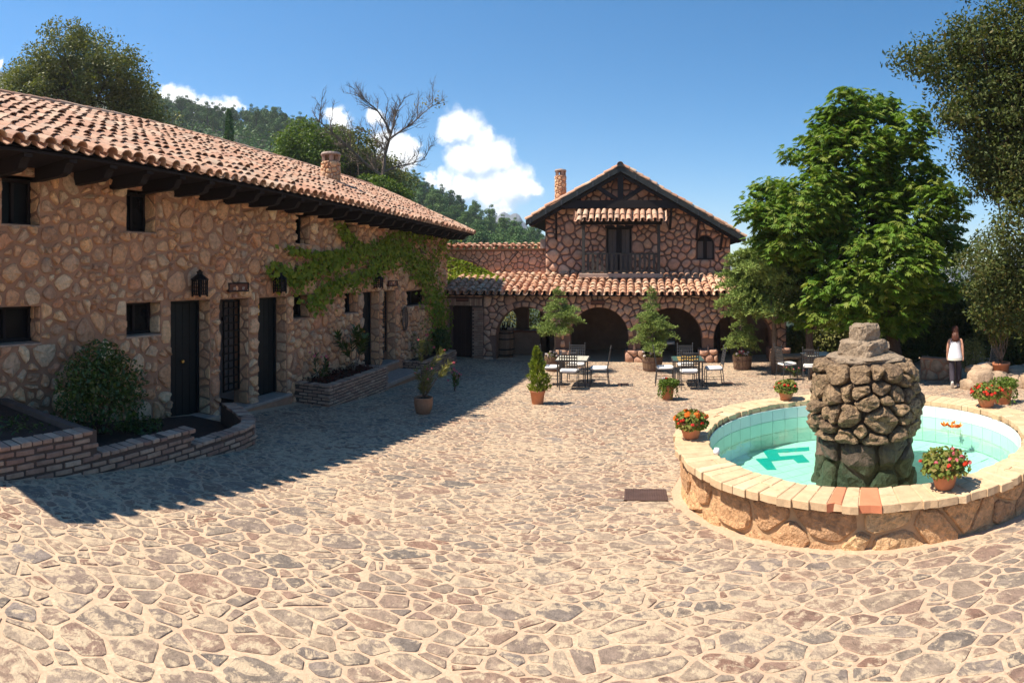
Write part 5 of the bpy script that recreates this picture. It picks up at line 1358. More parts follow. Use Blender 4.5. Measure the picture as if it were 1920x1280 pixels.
# ivy pot and ivy urn
def ivy_pot(name, label, base, r, h, seed, kind='flare', mat='terracotta', fl=None):
    t = pot(name, label, base, r, h, kind, MT[mat]); rng = np.random.default_rng(seed); b = Vector(base)
    P, D = blob_points(rng, [((b.x, b.y, b.z+h+0.04), (r*1.5, r*1.5, r*0.7)), ((b.x+r*0.6, b.y, b.z+h*1.1), (r*1.1, r*1.1, r*0.6))], 1100, 0.3)
    P2 = []
    for k in range(26):
        a = rng.uniform(0, 2*PI); L_ = rng.uniform(0.5, 1.0)*h
        for q in np.linspace(0, 1, 16): P2.append((b.x+(r*1.2+0.06*q)*math.cos(a)+rng.normal()*0.015, b.y+(r*1.2+0.06*q)*math.sin(a)+rng.normal()*0.015, b.z+h+0.03-L_*q))
    P2 = np.array(P2); P = P[P[:, 2] > b.z+h*0.85]
    join_leaf('foliage', MT['l_green'], [leaves(rng, np.concatenate([P, P2]), 0.05, up=0.5, slim=0.8)], t)
    if fl: flowers(t, [(b.x-0.06+rng.normal()*0.05, b.y+rng.normal()*0.05, b.z+h+r*0.85) for _ in range(5)], fl)
ivy_pot('potted_ivy', 'terracotta pot overgrown with trailing ivy in front of the chequered table', on_ground(1252, 749), 0.165, 0.36, 4, fl=FL_WHITE+FL_RED)
ivy_pot('ivy_urn', 'wide terracotta urn trailing dense green ivy beside the rock wall', on_ground(1880, 757), 0.24, 0.40, 9)

# half barrels with young cedars
def half_barrel(name, label, base, r, h, group):
    t = thing(name, label, 'planter', tuple(base), group); n = 18
    for k in range(n):
        a0, a1 = 2*PI*k/n+0.012, 2*PI*(k+1)/n-0.012; prof = [(0.86, 0), (0.95, 0.5), (1.0, 1.0)]
        vs = []
        for f, z in prof:
            for rr in (r*f, r*f-0.03):
                for a in (a0, a1): vs.append((rr*math.cos(a), rr*math.sin(a), h*z))
        fs = []
        for i in range(2): o = i*4; fs += [[o, o+1, o+5, o+4], [o+2, o+6, o+7, o+3], [o, o+4, o+6, o+2], [o+1, o+3, o+7, o+5]]
        fs.append([8, 9, 11, 10]); MB().add(vs, fs).build('stave', MT['barrel'], t, world=False)
    for z, f in ((0.12, 0.885), (0.62, 0.97)):
        MB().lathe([(r*f+0.004, h*z), (r*(f+0.012)+0.006, h*(z+0.10))], (0, 0, 0), 28, cap=False).build('hoop', MT['grate'], t, world=False)
    MB().lathe([(0, h*0.9), (r*0.95, h*0.9)], (0, 0, 0), 20, cap=False).build('soil', MT['soil'], t, world=False)
    MB().lathe([(r*0.84, 0.004), (r*0.84, h*0.6)], (0, 0, 0), 20, cap=True).build('bottom', MT['darkwood'], t, world=False)
    return t
def cedar(name, label, base, H, spread, seed, levels=12, bare=0.2, mat='l_cedar', tr=0.05, tuft=0.05, group=None, dens=1.0, top_sp=0.15, cat='tree', prof=None):
    """layered branches carrying flat sprays of needle tufts"""
    rng = np.random.default_rng(seed); b = Vector(base); t = thing(name, label, cat, tuple(b), group)
    mb = MB(); tp = limb(mb, b, b+Vector((rng.normal()*0.03*H, rng.normal()*0.03*H, H)), tr, tr*0.15, rng, bend=0.02, n=10, sides=8)
    Cs, Ax = [], []
    for l in range(levels):
        f = bare+(1-bare)*(l+0.5*rng.random())/levels; k = min(int(f*10), 9); p = tp[k].lerp(tp[k+1], f*10-k)
        g = (f-bare)/(1-bare); Lb = spread*((1-g)**0.8*(1-top_sp)+top_sp) if prof is None else spread*float(np.interp(g, [q[0] for q in prof], [q[1] for q in prof]))
        for j in range(int(rng.integers(4, 7))):
            a = rng.uniform(0, 2*PI); L_ = Lb*rng.uniform(0.55, 1.15); d = Vector((math.cos(a), math.sin(a), 0)); s = Vector((-d.y, d.x, 0))
            ri = rng.uniform(-0.05, 0.55); bp = [p+d*L_*q+Vector((0, 0, L_*(ri*q-0.30*q*q))) for q in np.linspace(0, 1, 6)]
            mb.tube(bp, [tr*0.28*(1-0.85*q)+0.002 for q in np.linspace(0, 1, 6)], 4)
            m = max(3, int(L_/0.05*dens))
            for q in np.linspace(0.18, 1.0, m):
                i = min(int(q*5), 4); c = bp[i].lerp(bp[i+1], q*5-i)
                for sd in (-1, 1):
                    tl_ = L_*0.42*(1.08-q)*rng.uniform(0.5, 1.2)+0.05
                    kk = max(2, int(tl_/0.045*dens)); dd_ = (d*0.6+s*sd*0.85+Vector((0, 0, 0.1+rng.normal()*0.38))).normalized()
                    for e in np.linspace(0.1, 1, kk): Cs.append(c+dd_*tl_*e+Vector((0, 0, -0.10*tl_*e*e))); Ax.append(dd_)
    for q in range(30): Cs.append(tp[-1]+Vector((rng.normal()*0.03, rng.normal()*0.03, -rng.random()*0.2*H*0.5))); Ax.append(Vector((0, 0, 1)))
    mb.build('trunk', MT['barkpale'], t, smooth=True)
    C = np.repeat(np.array(Cs), 4, 0); A0 = np.repeat(np.array(Ax), 4, 0); n = len(C)
    A = unit(A0*0.7+rng.normal(size=(n, 3))*0.55+np.array([0, 0, 0.25])); B = unit(np.cross(A, rng.normal(size=(n, 3))))
    s = tuft*rng.uniform(0.7, 1.3, (n, 1))
    join_leaf('foliage', MT[mat], [(C+A*s*0.4, A*s*0.5, B*s*0.13)], t)
    return t
for (px, py, H, spd, lab, fl, sd, lev, bare) in ((1040, 695, 2.72, 0.95, 'beside the pale tiled table', FL_WHITE, 3, 11, 0.34), (1223, 695, 2.75, 0.85, 'beside the chequered table', FL_WHITE, 4, 13, 0.18), (1392, 692, 1.95, 0.8, 'near the end pier of the arcade', FL_PINK+FL_WHITE, 8, 9, 0.2)):
    b = on_ground(px, py); r = 0.335; h = 0.47
    half_barrel('half_barrel', 'brown oak half barrel planter '+lab, b, r, h, 'half barrel planters before the arcade')
    c = cedar('potted_cedar', 'young layered cedar growing in the half barrel '+lab, (b.x, b.y, b.z+h*0.9), H-h, spd, sd, levels=lev, bare=bare, tr=0.035, tuft=0.065, prof=[(0, 0.8), (0.2, 1.0), (0.55, 0.62), (0.7, 0.3), (1, 0.10)], dens=1.25, group='young cedars in half barrels')
    rng = np.random.default_rng(sd); fb = thing('barrel_flowers', 'small flowers at the cedar foot in the barrel '+lab, 'flowers', (b.x, b.y, b.z+h*0.9))
    P = np.stack([b.x+rng.uniform(-0.3, 0.3, 160), b.y+rng.uniform(-0.3, 0.3, 160), b.z+h*0.9+rng.uniform(0.02, 0.12, 160)], 1); join_leaf('foliage', MT['l_geran'], [leaves(rng, P, 0.05, slim=0.7)], fb)
    flowers(fb, [(b.x+rng.uniform(-0.30, 0.30), b.y-abs(rng.uniform(0, 0.28)), b.z+h*0.9+rng.uniform(0.08, 0.2)) for _ in range(12)], fl, 1.7)

# ================================================================== IRON FURNITURE
def chair_proto():
    t = thing('iron_chair', 'x', 'chair', (0, 0, 0), 'iron lattice chairs')
    w, d, sh, bh = 0.225, 0.22, 0.45, 1.02
    for sx in (-1, 1):
        MB().tube([(sx*w, d, sh), (sx*w, d+0.01, 0)], 0.012, 6).build('leg', MT['greyiron'], t, world=False)
        MB().tube([(sx*w, -d, sh), (sx*w, -d-0.05, 0)], 0.012, 6).build('leg', MT['greyiron'], t, world=False)
    m = MB().tube([(-w, -d, sh), (w, -d, sh), (w, d, sh), (-w, d, sh), (-w, -d, sh)], 0.012, 6)
    m.tube([(-w, -d-0.03, 0.2), (-w, d, 0.2)], 0.008, 5).tube([(w, -d-0.03, 0.2), (w, d, 0.2)], 0.008, 5).tube([(-w, 0, 0.2), (w, 0, 0.2)], 0.008, 5)
    m.build('seat_frame', MT['greyiron'], t, world=False)
    bf_ = MB(); by = lambda z: -d-0.17*(z-sh)
    for sx in (-1, 1):
        bf_.tube([(sx*w, by(z), z) for z in (sh, 0.75, bh)], 0.013, 6); bf_.lathe([(0.0, bh), (0.02, bh+0.015), (0.012, bh+0.04), (0.0, bh+0.06)], (sx*w, by(bh), 0), 6)
    for z in (bh-0.04, 0.58): bf_.tube([(-w, by(z), z), (w, by(z), z)], 0.011, 6)
    bf_.build('back_frame', MT['greyiron'], t, world=False)
    lt = MB()
    for k in range(1, 7): x = -w+2*w*k/7; lt.obox((x, by(0.58), 0.58), (x, by(bh-0.10), bh-0.10), 0.030, 0.006, up=(0, 1, 0))
    for k in range(5): z = 0.62+0.078*k; lt.obox((-w, by(z)+0.007, z), (w, by(z)+0.007, z), 0.006, 0.030)
    lt.build('back_lattice', MT['greyiron'], t, world=False)
    rocky((0, 0.0, sh+0.035), (0.235, 0.235, 0.035), 5, p=5.0, amp=0.05).build('cushion', MT['cushion'], t, world=False, smooth=True)
    return t
chair0 = chair_proto(); chair_used = [False]
def put_chair(x, y, face, label, group=None):
    z = float(zg(x, y))+0.003
    o = chair0 if not chair_used[0] else copy_tree(chair0)
    chair_used[0] = True; o.location = (x, y, z); o.rotation_euler = (0, 0, face); o['label'] = label; o['group'] = 'iron lattice chairs'
    return o
def table(c, sx, sy, label, tiles, name='tiled_table'):
    z = float(zg(c.x, c.y)); t = thing(name, label, 'table', (c.x, c.y, z), 'iron garden tables'); H = 0.74
    for a in (-1, 1):
        for b in (-1, 1): MB().bevbox(a*(sx-0.06)-0.018, a*(sx-0.06)+0.018, b*(sy-0.06)-0.018, b*(sy-0.06)+0.018, 0, H-0.045, 0.004).build('leg', MT['greyiron'], t, world=False)
    MB().bevbox(-sx, sx, -sy, sy, H-0.045, H-0.004, 0.006).build('top_frame', MT['greyiron'], t, world=False)
    n = 6
    for i in range(n):
        for j in range(n):
            w, d = 2*(sx-0.015)/n, 2*(sy-0.015)/n
            MB().box(-sx+0.015+i*w+0.003, -sx+0.015+(i+1)*w-0.003, -sy+0.015+j*d+0.003, -sy+0.015+(j+1)*d-0.003, H-0.004, H+0.004).build('top_tile', MT[tiles(i, j)], t, world=False)
    return t
T1 = on_ground(1074, 722); T2 = on_ground(1289, 722); T3 = on_ground(1532, 709)
table(T1, 0.43, 0.43, 'square iron table with pale green tiled top beside the thuja', lambda i, j: 'ctile')
table(T2, 0.43, 0.43, 'square iron table with green and ochre chequered tile top', lambda i, j: 'ochre' if (1 <= i <= 4 and (i+j) % 2) else 'oil')
table(T3, 0.43, 0.43, 'square iron table with pale top half hidden by the fountain column', lambda i, j: 'ctile')
for T, nm in ((T1, 'the pale green table'), (T2, 'the chequered table')):
    put_chair(T.x-0.02, T.y-0.66, 0, 'grey iron lattice chair turned towards the arcade, before '+nm)
    put_chair(T.x+0.02, T.y+0.72, PI, 'grey iron lattice chair turned towards the fountain, behind '+nm)
    put_chair(T.x-0.62, T.y+0.02, -PI/2, 'grey iron lattice chair on the guest wing side of '+nm)
    put_chair(T.x+0.72, T.y-0.04, PI/2, 'grey iron lattice chair across from the guest wing at '+nm)
put_chair(T3.x-0.98, T3.y-0.15, -PI/2+0.25, 'grey iron lattice chair nearest the end pier, by the half hidden table')
put_chair(T3.x-0.42, T3.y-0.75, -0.35, 'grey iron lattice chair with its back towards the fountain column')
p = at_r(1850, 690, 17.4); put_chair(p.x, p.y, 0.4, 'dark iron lattice chair standing in shade behind the rock wall')
# iron settee inside the arcade
s0 = Vector((on_y(1238, 650, 22.3).x, 22.3, -1.5)); st = thing('iron_settee', 'wide iron lattice settee in the shade of the third arch', 'bench', tuple(s0))
for a in (-0.55, 0.55):
    for b_ in (-0.25, 0.25): MB().tube([(a, b_, 0), (a, b_, 0.45)], 0.014, 6).build('leg', MT['greyiron'], st, world=False)
MB().bevbox(-0.58, 0.58, -0.28, 0.28, 0.43, 0.46, 0.008).build('seat', MT['greyiron'], st, world=False)
m = MB()
for k in range(14): x = -0.56+1.12*k/13; m.box(x-0.016, x+0.016, 0.262, 0.272, 0.47, 0.98)
for k in range(6): z = 0.52+0.085*k; m.box(-0.56, 0.56, 0.273, 0.281, z-0.014, z+0.014)
m.build('back_lattice', MT['greyiron'], st, world=False)
rocky((0, 0, 0.50), (0.55, 0.26, 0.045), 8, p=6, amp=0.04).build('cushion', MT['cushion'], st, world=False, smooth=True)

# bar corner in the first arch
cb = on_y(985, 640, 22.3); bar = thing('bar_counter', 'plastered bar counter inside the first arch', 'counter', (-4.6, 22.3, -1.5))
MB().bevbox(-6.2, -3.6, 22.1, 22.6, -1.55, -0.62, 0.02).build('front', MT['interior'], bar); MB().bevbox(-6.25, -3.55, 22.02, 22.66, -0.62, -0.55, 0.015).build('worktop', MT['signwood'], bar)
for k, px in enumerate((937, 941, 946, 950, 955, 960)):
    q = on_y(px, 620, 22.25); h = random.uniform(0.22, 0.32)
    o = single('bottle', MB().lathe([(0.04, 0), (0.042, 0.01), (0.042, h*0.6), (0.015, h*0.75), (0.015, h), (0.0, h)], (q.x, 22.25+0.1*(k % 2), -0.55), 10), MT['bottle'], 'dark glass bottle standing on the bar counter', 'bottle', 'bottles on the bar', smooth=True)
q = on_y(957, 620, 22.2); single('paper_box', MB().bevbox(q.x-0.10, q.x+0.10, 22.1, 22.2, -0.55, -0.45, 0.01), MT['slab'], 'small pale box among the bottles on the bar', 'box')
b = Vector((on_y(947, 675, 21.55).x, 21.55, -1.5)); bt = thing('wine_barrel', 'old oak wine barrel standing upright inside the first arch', 'barrel', tuple(b)); n = 20
for k in range(n):
    a0, a1 = 2*PI*k/n+0.008, 2*PI*(k+1)/n-0.008; vs = []
    for f, z in ((0.84, 0), (0.96, 0.25), (1, 0.5), (0.96, 0.75), (0.84, 1)):
        for rr in (0.36*f, 0.36*f-0.03):
            for a in (a0, a1): vs.append((rr*math.cos(a), rr*math.sin(a), 0.98*z))
    fs = []
    for i in range(4): o = i*4; fs += [[o, o+1, o+5, o+4], [o, o+4, o+6, o+2], [o+1, o+3, o+7, o+5]]
    fs.append([16, 17, 19, 18]); MB().add(vs, fs).build('stave', MT['barrel'], bt, world=False)
for z, f in ((0.06, 0.87), (0.28, 0.975), (0.66, 0.98), (0.88, 0.88)): MB().lathe([(0.36*f+0.006, z), (0.36*f+0.008, z+0.05)], (0, 0, 0), 28, cap=False).build('hoop', MT['iron'], bt, world=False)
MB().lathe([(0, 0.94), (0.29, 0.94)], (0, 0, 0), 20, cap=False).build('lid', MT['barrel'], bt, world=False)

# drain grates
def grate(px0, px1, y0, y1, label, group=None):
    a, b = on_ground(px0, y1), on_ground(px1, y0); c = (a+b)/2; t = thing('drain_grate', label, 'grate', (c.x, c.y, float(zg(c.x, c.y))), group)
    X0, X1, Y0, Y1 = a.x, b.x, a.y, b.y; fn = lambda u, v, w: (u, v, float(zg(u, v))+0.016+w)
    fr_ = MB()
    for q in ([(X0, Y0), (X1, Y0), (X1, Y0+0.025), (X0, Y0+0.025)], [(X0, Y1-0.025), (X1, Y1-0.025), (X1, Y1), (X0, Y1)], [(X0, Y0), (X0+0.025, Y0), (X0+0.025, Y1), (X0, Y1)], [(X1-0.025, Y0), (X1, Y0), (X1, Y1), (X1-0.025, Y1)]): fr_.prism(q, fn, -0.01, 0.0)
    fr_.build('frame', MT['grate'], t); MB().prism([(X0, Y0), (X1, Y0), (X1, Y1), (X0, Y1)], fn, -0.012, -0.004).build('sump', MT['grate'], t)
    n = max(4, int((X1-X0)/0.024))
    for k in range(n): x = X0+(X1-X0)*(k+0.5)/n; MB().prism([(x-0.007, Y0+0.02), (x+0.007, Y0+0.02), (x+0.007, Y1-0.02), (x-0.007, Y1-0.02)], fn, -0.008, 0.001).build('bar', MT['grate'], t)
grate(1170, 1248, 919, 940, 'brown iron drain grate in the paving against the fountain wall')
grate(1355, 1373, 717, 721, 'short iron drain slot in the paving beside the chequered table')
grate(1158, 1178, 719, 723, 'short iron drain slot in the paving beside the pale green table')
# ================================================================== HILLS
RIDGE = [(-600,220),(-300,215),(0,150),(150,190),(300,222),(400,242),(480,248),(560,255),(640,285),(700,325),(760,358),(820,382),(860,404),(900,420),(950,438),(1000,455),(1040,475),(1075,500),(1100,520)]
def ridge_e(a): return (HY-np.interp(a*F+HX, [p[0] for p in RIDGE], [p[1] for p in RIDGE]))/F
def hill_z(a, r):
    zr = 1.5+225*np.maximum(ridge_e(a), 0); t = np.clip((r-55)/170, 0, 1); S = t*t*(3-2*t)
    return -2.5+(zr+1.0)*S-np.clip(r-235, 0, 400)*0.05
def hills():
    a = np.linspace((-600-HX)/F, (1110-HX)/F, 90); r = np.concatenate([np.linspace(48, 240, 40), np.linspace(260, 520, 12)])
    A, R = np.meshgrid(a, r, indexing='ij'); Z = hill_z(A, R)+1.2*np.sin(A*40+R*0.1)*np.clip((R-60)/60, 0, 1)
    V = np.stack([R*np.sin(A), R*np.cos(A), Z], -1).reshape(-1, 3); n, m = A.shape; i = np.arange(n*m).reshape(n, m)
    structure('hill', np_mesh('hill', V, np.stack([i[:-1, :-1], i[1:, :-1], i[1:, 1:], i[:-1, 1:]], -1).reshape(-1, 4), smooth=True), MT['hillsoil'])
    M = [(820,500),(860,470),(900,440),(922,410),(940,400),(950,399),(962,404),(974,402),(980,412),(990,430),(1010,436),(1060,446),(1150,458),(1300,474),(1400,482),(1700,490),(2300,495)]
    a = np.linspace((800-HX)/F, (2300-HX)/F, 260); r = np.linspace(900, 1900, 26); A, R = np.meshgrid(a, r, indexing='ij')
    px = A*F+HX; e = (HY-np.interp(px, [p[0] for p in M], [p[1] for p in M]))/F
    t = np.clip((R-900)/500, 0, 1); S = t*t*(3-2*t)-np.clip((R-1400)/800, 0, 1)*0.7
    nz = np.array([mnoise.fractal(Vector((x*0.004, y*0.004, 3.0)), 1.0, 2.0, 5) for x, y in zip((R*np.sin(A)).ravel(), (R*np.cos(A)).ravel())]).reshape(A.shape)
    Z = -35+(1400*e+26)*S+nz*26*S+8*np.abs(nz)*np.sin(A*300)*S
    V = np.stack([R*np.sin(A), R*np.cos(A), Z], -1).reshape(-1, 3); n, m = A.shape; i = np.arange(n*m).reshape(n, m)
    structure('mountain', np_mesh('mountain', V, np.stack([i[:-1, :-1], i[1:, :-1], i[1:, 1:], i[:-1, 1:]], -1).reshape(-1, 4), smooth=False), MT['rock'])
hills()
def pine_mesh(seed, n=2400):
    rng = np.random.default_rng(seed); H = rng.uniform(8, 10.5); bl = []
    for k in range(9):
        f = rng.uniform(0.42, 1.0); w = (1.15-f)*3.2+0.5; a = rng.uniform(0, 2*PI)
        bl.append(((w*0.6*math.cos(a), w*0.6*math.sin(a), H*f), (w*0.75, w*0.75, w*0.55)))
    P, D = blob_points(rng, bl, n, 0.45); C, A, B = leaves(rng, P, 0.46, up=0.4, out=D*0.8, slim=0.5)
    mb = MB().tube([(0, 0, -1.0), (0.1, 0, H*0.5), (0, 0.1, H*0.95)], [0.22, 0.15, 0.04], 5)
    V = np.empty((n, 4, 3)); V[:, 0] = C-A; V[:, 1] = C+B; V[:, 2] = C+A; V[:, 3] = C-B
    TV = np.array(mb.v); VV = np.concatenate([V.reshape(-1, 3), TV])
    Fs = [[4*i, 4*i+1, 4*i+2, 4*i+3] for i in range(n)]+[[j+4*n for j in f] for f in mb.f]
    me = np_mesh('pine_tree', VV, Fs, np.concatenate([rng.random(n)*0.25+rng.random()*0.3, np.zeros(len(mb.f))]))
    me.materials.append(MT['l_pine']); me.materials.append(MT['bark'])
    me.polygons.foreach_set('material_index', np.array([0]*n+[1]*len(mb.f), dtype=np.int32)); return me
PINES = [pine_mesh(100+k) for k in range(6)]
rng = np.random.default_rng(50); cnt = 0; taken = []
while cnt < 285:
    px = rng.uniform(255, 1060); a = (px-HX)/F
    r = rng.uniform(172, 238) if px < 780 else rng.uniform(95, 236)
    if ridge_e(np.array(a)) <= 0.01: continue
    x, y = r*math.sin(a), r*math.cos(a)
    if any((x-q[0])**2+(y-q[1])**2 < 12 for q in taken): continue
    taken.append((x, y)); o = bpy.data.objects.new('pine_tree', PINES[int(rng.integers(6))]); COL.objects.link(o)
    s = rng.uniform(0.5, 0.9); o.scale = (s*rng.uniform(0.9, 1.2), s*rng.uniform(0.9, 1.2), s); o.rotation_euler = (0, 0, rng.uniform(0, 6.28)); o.location = (x, y, float(hill_z(np.array(a), np.array(r)))-0.3)
    zone = 'behind the great oak' if px < 300 else 'between the oak and the cypress' if px < 428 else 'between the cypress and the round chimney' if px < 620 else 'behind the bare tree' if px < 780 else 'beyond the end of the wing roof' if px < 900 else 'between the wing roof and the gabled house'
    _tag(o, ('dark green pine on the hill ridge ' if r > 205 else 'dark green pine low on the wooded slope ')+zone, 'tree', 'pines on the wooded hill'); cnt += 1

rng = np.random.default_rng(51); n = 45000; a = (rng.uniform(240, 1075, n)-HX)/F; r = rng.uniform(120, 240, n); z = hill_z(a, r)+rng.random(n)**1.5*2.6
uo = link('forest_undergrowth', quads_mesh('forest_undergrowth', *leaves(rng, np.stack([r*np.sin(a), r*np.cos(a), z], 1), 1.0, up=0.5, slim=0.6), rng.random(n)), MT['l_pine']); uo['kind'] = 'stuff'

# ================================================================== TREES
def pxblobs(lst, r, rng=None, depth=0.0, flat=1.0):
    out = []
    for q in lst:
        d = r+(rng.uniform(-depth, depth) if rng is not None else 0); p = at_r(q[0], q[1], d); k = q[2]/F*d; out.append((tuple(p), (k, k, k*flat)))
    return out
rr_ = np.random.default_rng(4)
def gpoint(px, r): a = (px-HX)/F; X, Y = r*math.sin(a), r*math.cos(a); return (X, Y, float(zg(X, Y)))
tree('oak_tree', 'large grey green oak rising behind the guest wing roof', gpoint(135, 33), at_r(140, 120, 33), pxblobs([(60,160,62),(120,105,60),(160,95,45),(200,135,60),(95,190,75),(232,150,42),(180,205,70),(25,190,60),(262,185,38),(255,225,45),(-30,210,60),(295,238,28)], 33, rr_, 2.0), MT['l_oak'], MT['bark'], 620, 100, 0.46, 0.18, 1, trunk_r=0.35, nlimb=26, shell=0.45)
tree('leafy_tree', 'bright green leafy tree behind the roof beside the round chimney', gpoint(580, 42), at_r(585, 280, 42), pxblobs([(545,285,36),(575,262,34),(560,315,40),(600,300,40),(625,270,26)], 42, rr_, 1.4), MT['l_green'], MT['bark'], 230, 55, 0.5, 0.24, 2, nlimb=14)
tree('leafy_tree', 'olive green tree behind the roof at the foot of the bare tree', gpoint(670, 42), at_r(670, 300, 42), pxblobs([(640,262,28),(668,285,40),(690,330,46),(650,330,40),(720,320,30),(742,352,34)], 44, rr_, 1.6), MT['l_oak'], MT['bark'], 240, 55, 0.5, 0.24, 3, nlimb=14)
tree('leafy_tree', 'pale green sapling crown just over the roof beyond the chimney', gpoint(725, 38), at_r(725, 350, 38), pxblobs([(712,352,22),(735,362,22),(752,372,18),(690,345,20)], 38, rr_, 0.8), MT['l_green'], MT['bark'], 180, 22, 0.28, 0.2, 5, trunk_r=0.12, nlimb=8)
cb_ = at_r(428, 275, 60); rng = np.random.default_rng(9); n = 2200; h = rng.random(n); R_ = 0.95*(1-h)**0.6+0.1; a = rng.uniform(0, 2*PI, n); q = np.sqrt(rng.uniform(0.4, 1.1, n))*R_
cy = thing('cypress_tree', 'narrow dark cypress standing above the wing roof against the hill', 'tree', (cb_.x, cb_.y, -2.0))
C = np.stack([cb_.x+q*np.cos(a)+0.15*np.sin(h*9), cb_.y+q*np.sin(a), cb_.z-8+h*11.8], 1); join_leaf('crown', MT['l_pine'], [leaves(rng, C, 0.34, up=0.3, slim=0.5)], cy)
MB().tube([(cb_.x, cb_.y, -2), (cb_.x, cb_.y, cb_.z+2)], [0.2, 0.03], 6).build('trunk', MT['bark'], cy)

def bare_tree():
    rng = np.random.default_rng(12); R0 = 40.0; base = Vector(gpoint(716, R0)); t = thing('bare_tree', 'leafless branching tree with a few yellow leaves behind the roof', 'tree', tuple(base)); mb = MB(); tips = []
    def pl(pts, r0, r1, dr):
        P = [at_r(x, y, R0+dr*i/len(pts)) for i, (x, y) in enumerate(pts)]; mb.tube(P, [r0+(r1-r0)*i/(len(P)-1) for i in range(len(P))], 6); return P
    def twigs(P, lvl, r, L_):
        for i in range(1, len(P)):
            for k in range(3 if lvl < 2 else 2):
                f = rng.random(); p = P[i-1].lerp(P[i], f); d = (P[i]-P[i-1]).normalized(); v = Vector(rng.normal(size=3)); v = (v-d*v.dot(d)).normalized()
                dd_ = (d*0.75+v*0.75+Vector((0, 0, 0.30))).normalized(); ln = L_*rng.uniform(0.5, 1.2); Q = [p]
                for s in range(3): dd_ = (dd_+Vector(rng.normal(size=3))*0.18+Vector((0, 0, 0.08))).normalized(); Q.append(Q[-1]+dd_*ln/3)
                mb.tube(Q, [r, r*0.75, r*0.5, r*0.25], 4)
                if lvl < 3: twigs(Q, lvl+1, r*0.5, L_*0.52)
                else: tips.append(Q[-1])
    t0 = pl([(716,400),(716,340),(719,318)], 0.17, 0.14, 0); mb.tube([base, t0[0]], [0.22, 0.17], 7)
    main = pl([(719,318),(722,290),(730,262),(738,232),(742,210)], 0.12, 0.04, 1.0)
    for pts, r, dr in (([(716,330),(690,310),(668,290),(645,268),(620,245),(596,225)], 0.09, -2), ([(720,322),(745,312),(772,306),(800,298)], 0.06, 1.5), ([(731,260),(752,245),(772,232),(790,215),(812,196)], 0.06, 1), ([(733,250),(720,225),(706,205),(690,192),(676,178)], 0.06, -1), ([(724,285),(705,262),(690,248),(672,238)], 0.045, 1.5)): twigs(pl(pts, r*1.25, r*0.3, dr), 1, r*0.5, 1.5)
    twigs(main, 1, 0.055, 1.5)
    mb.build('trunk', MT['barkpale'], t)
    P = np.array([tuple(at_r(rng.normal(*m), rng.normal(*k), R0+1)) for m, k in [((818, 8), (190, 7))]*60+[((788, 10), (196, 8))]*35]); join_leaf('foliage', MT['l_dry'], [leaves(rng, P, 0.2, slim=0.5)], t)
bare_tree()

# horse chestnut by the fountain: drooping hand-shaped leaves in tiers
def chestnut():
    rng = np.random.default_rng(33); base = Vector(gpoint(1684, 18.5)); t = thing('chestnut_tree', 'broad horse chestnut with bright drooping leaves behind the fountain', 'tree', tuple(base))
    bl = [(1592,205,44),(1560,250,50),(1640,225,55),(1700,245,48),(1520,300,52),(1600,300,80),(1690,320,75),(1450,375,46),(1530,380,75),(1630,400,95),(1720,390,70),(1420,405,34),(1480,440,62),(1560,480,85),(1670,490,95),(1760,450,52),(1505,520,52),(1580,560,70),(1670,570,75),(1740,540,55),(1510,585,34),(1780,380,36)]
    blobs = pxblobs(bl, 18.2, rng, 1.5, 0.85); P, D = blob_points(rng, blobs, 1150, 0.55)
    mb = MB(); tp = limb(mb, base, at_r(1640, 330, 18.5), 0.24, 0.06, rng, bend=0.03, n=8, sides=10)
    for k in range(40): limb(mb, tp[int(rng.integers(2, 8))], P[rng.integers(len(P))], 0.06, 0.012, rng, n=5, sides=5)
    mb.build('trunk', MT['bark'], t, smooth=True)
    C, O = clumpy(rng, P, D, 18, 0.22); n = len(C); O = unit(O+rng.normal(size=(n, 3))*0.7+np.array([0, 0, 0.35]))
    fwd = unit(np.stack([O[:, 0], O[:, 1], -0.35-0.25*rng.random(n)], 1)+rng.normal(size=(n, 3))*0.2); side = unit(np.cross(fwd, [[0, 0, 1]])); parts = []
    sz = 0.19*rng.uniform(0.7, 1.25, (n, 1)); rnd0 = rng.random(n); R = []
    for k, an in enumerate((-1.5, -0.9, -0.4, 0.0, 0.4, 0.9, 1.5)):
        d = fwd*math.cos(an)+side*math.sin(an)+np.array([0, 0, -0.22]); d = unit(d); L_ = sz*(1.0-0.28*abs(an)/1.5)
        w = unit(np.cross(d, np.array([0, 0, 1.0])+rng.normal(size=(n, 3))*0.35)); parts.append((C+d*L_*0.62, d*L_*0.55, w*L_*0.19)); R.append(rnd0)
    Cc, A, B = (np.concatenate([p[i] for p in parts]) for i in range(3)); W = np.array(base)
    link('crown', quads_mesh('crown', Cc-W, A, B, np.concatenate(R)), MT['l_chestnut'], t)
chestnut()
tree('elm_tree', 'tall dark elm with fine leaves overhanging from beyond the rock wall', gpoint(1985, 16), at_r(1960, 120, 16), pxblobs([(1780,125,55),(1725,110,34),(1692,98,20),(1830,90,60),(1880,60,55),(1900,150,80),(1830,190,70),(1790,225,40),(1870,260,75),(1820,285,40),(1905,330,75),(1860,330,40),(1900,440,40),(1915,520,60),(1860,520,42),(1830,480,26),(1960,200,100),(1960,360,90),(1985,60,100),(1905,8,30),(1800,-22,20),(1880,575,55)], 15.2, rr_, 1.0), MT['l_elm'], MT['bark'], 900, 80, 0.29, 0.12, 6, trunk_r=0.28, nlimb=70, slim=0.45, shell=0.3, up=0.3)
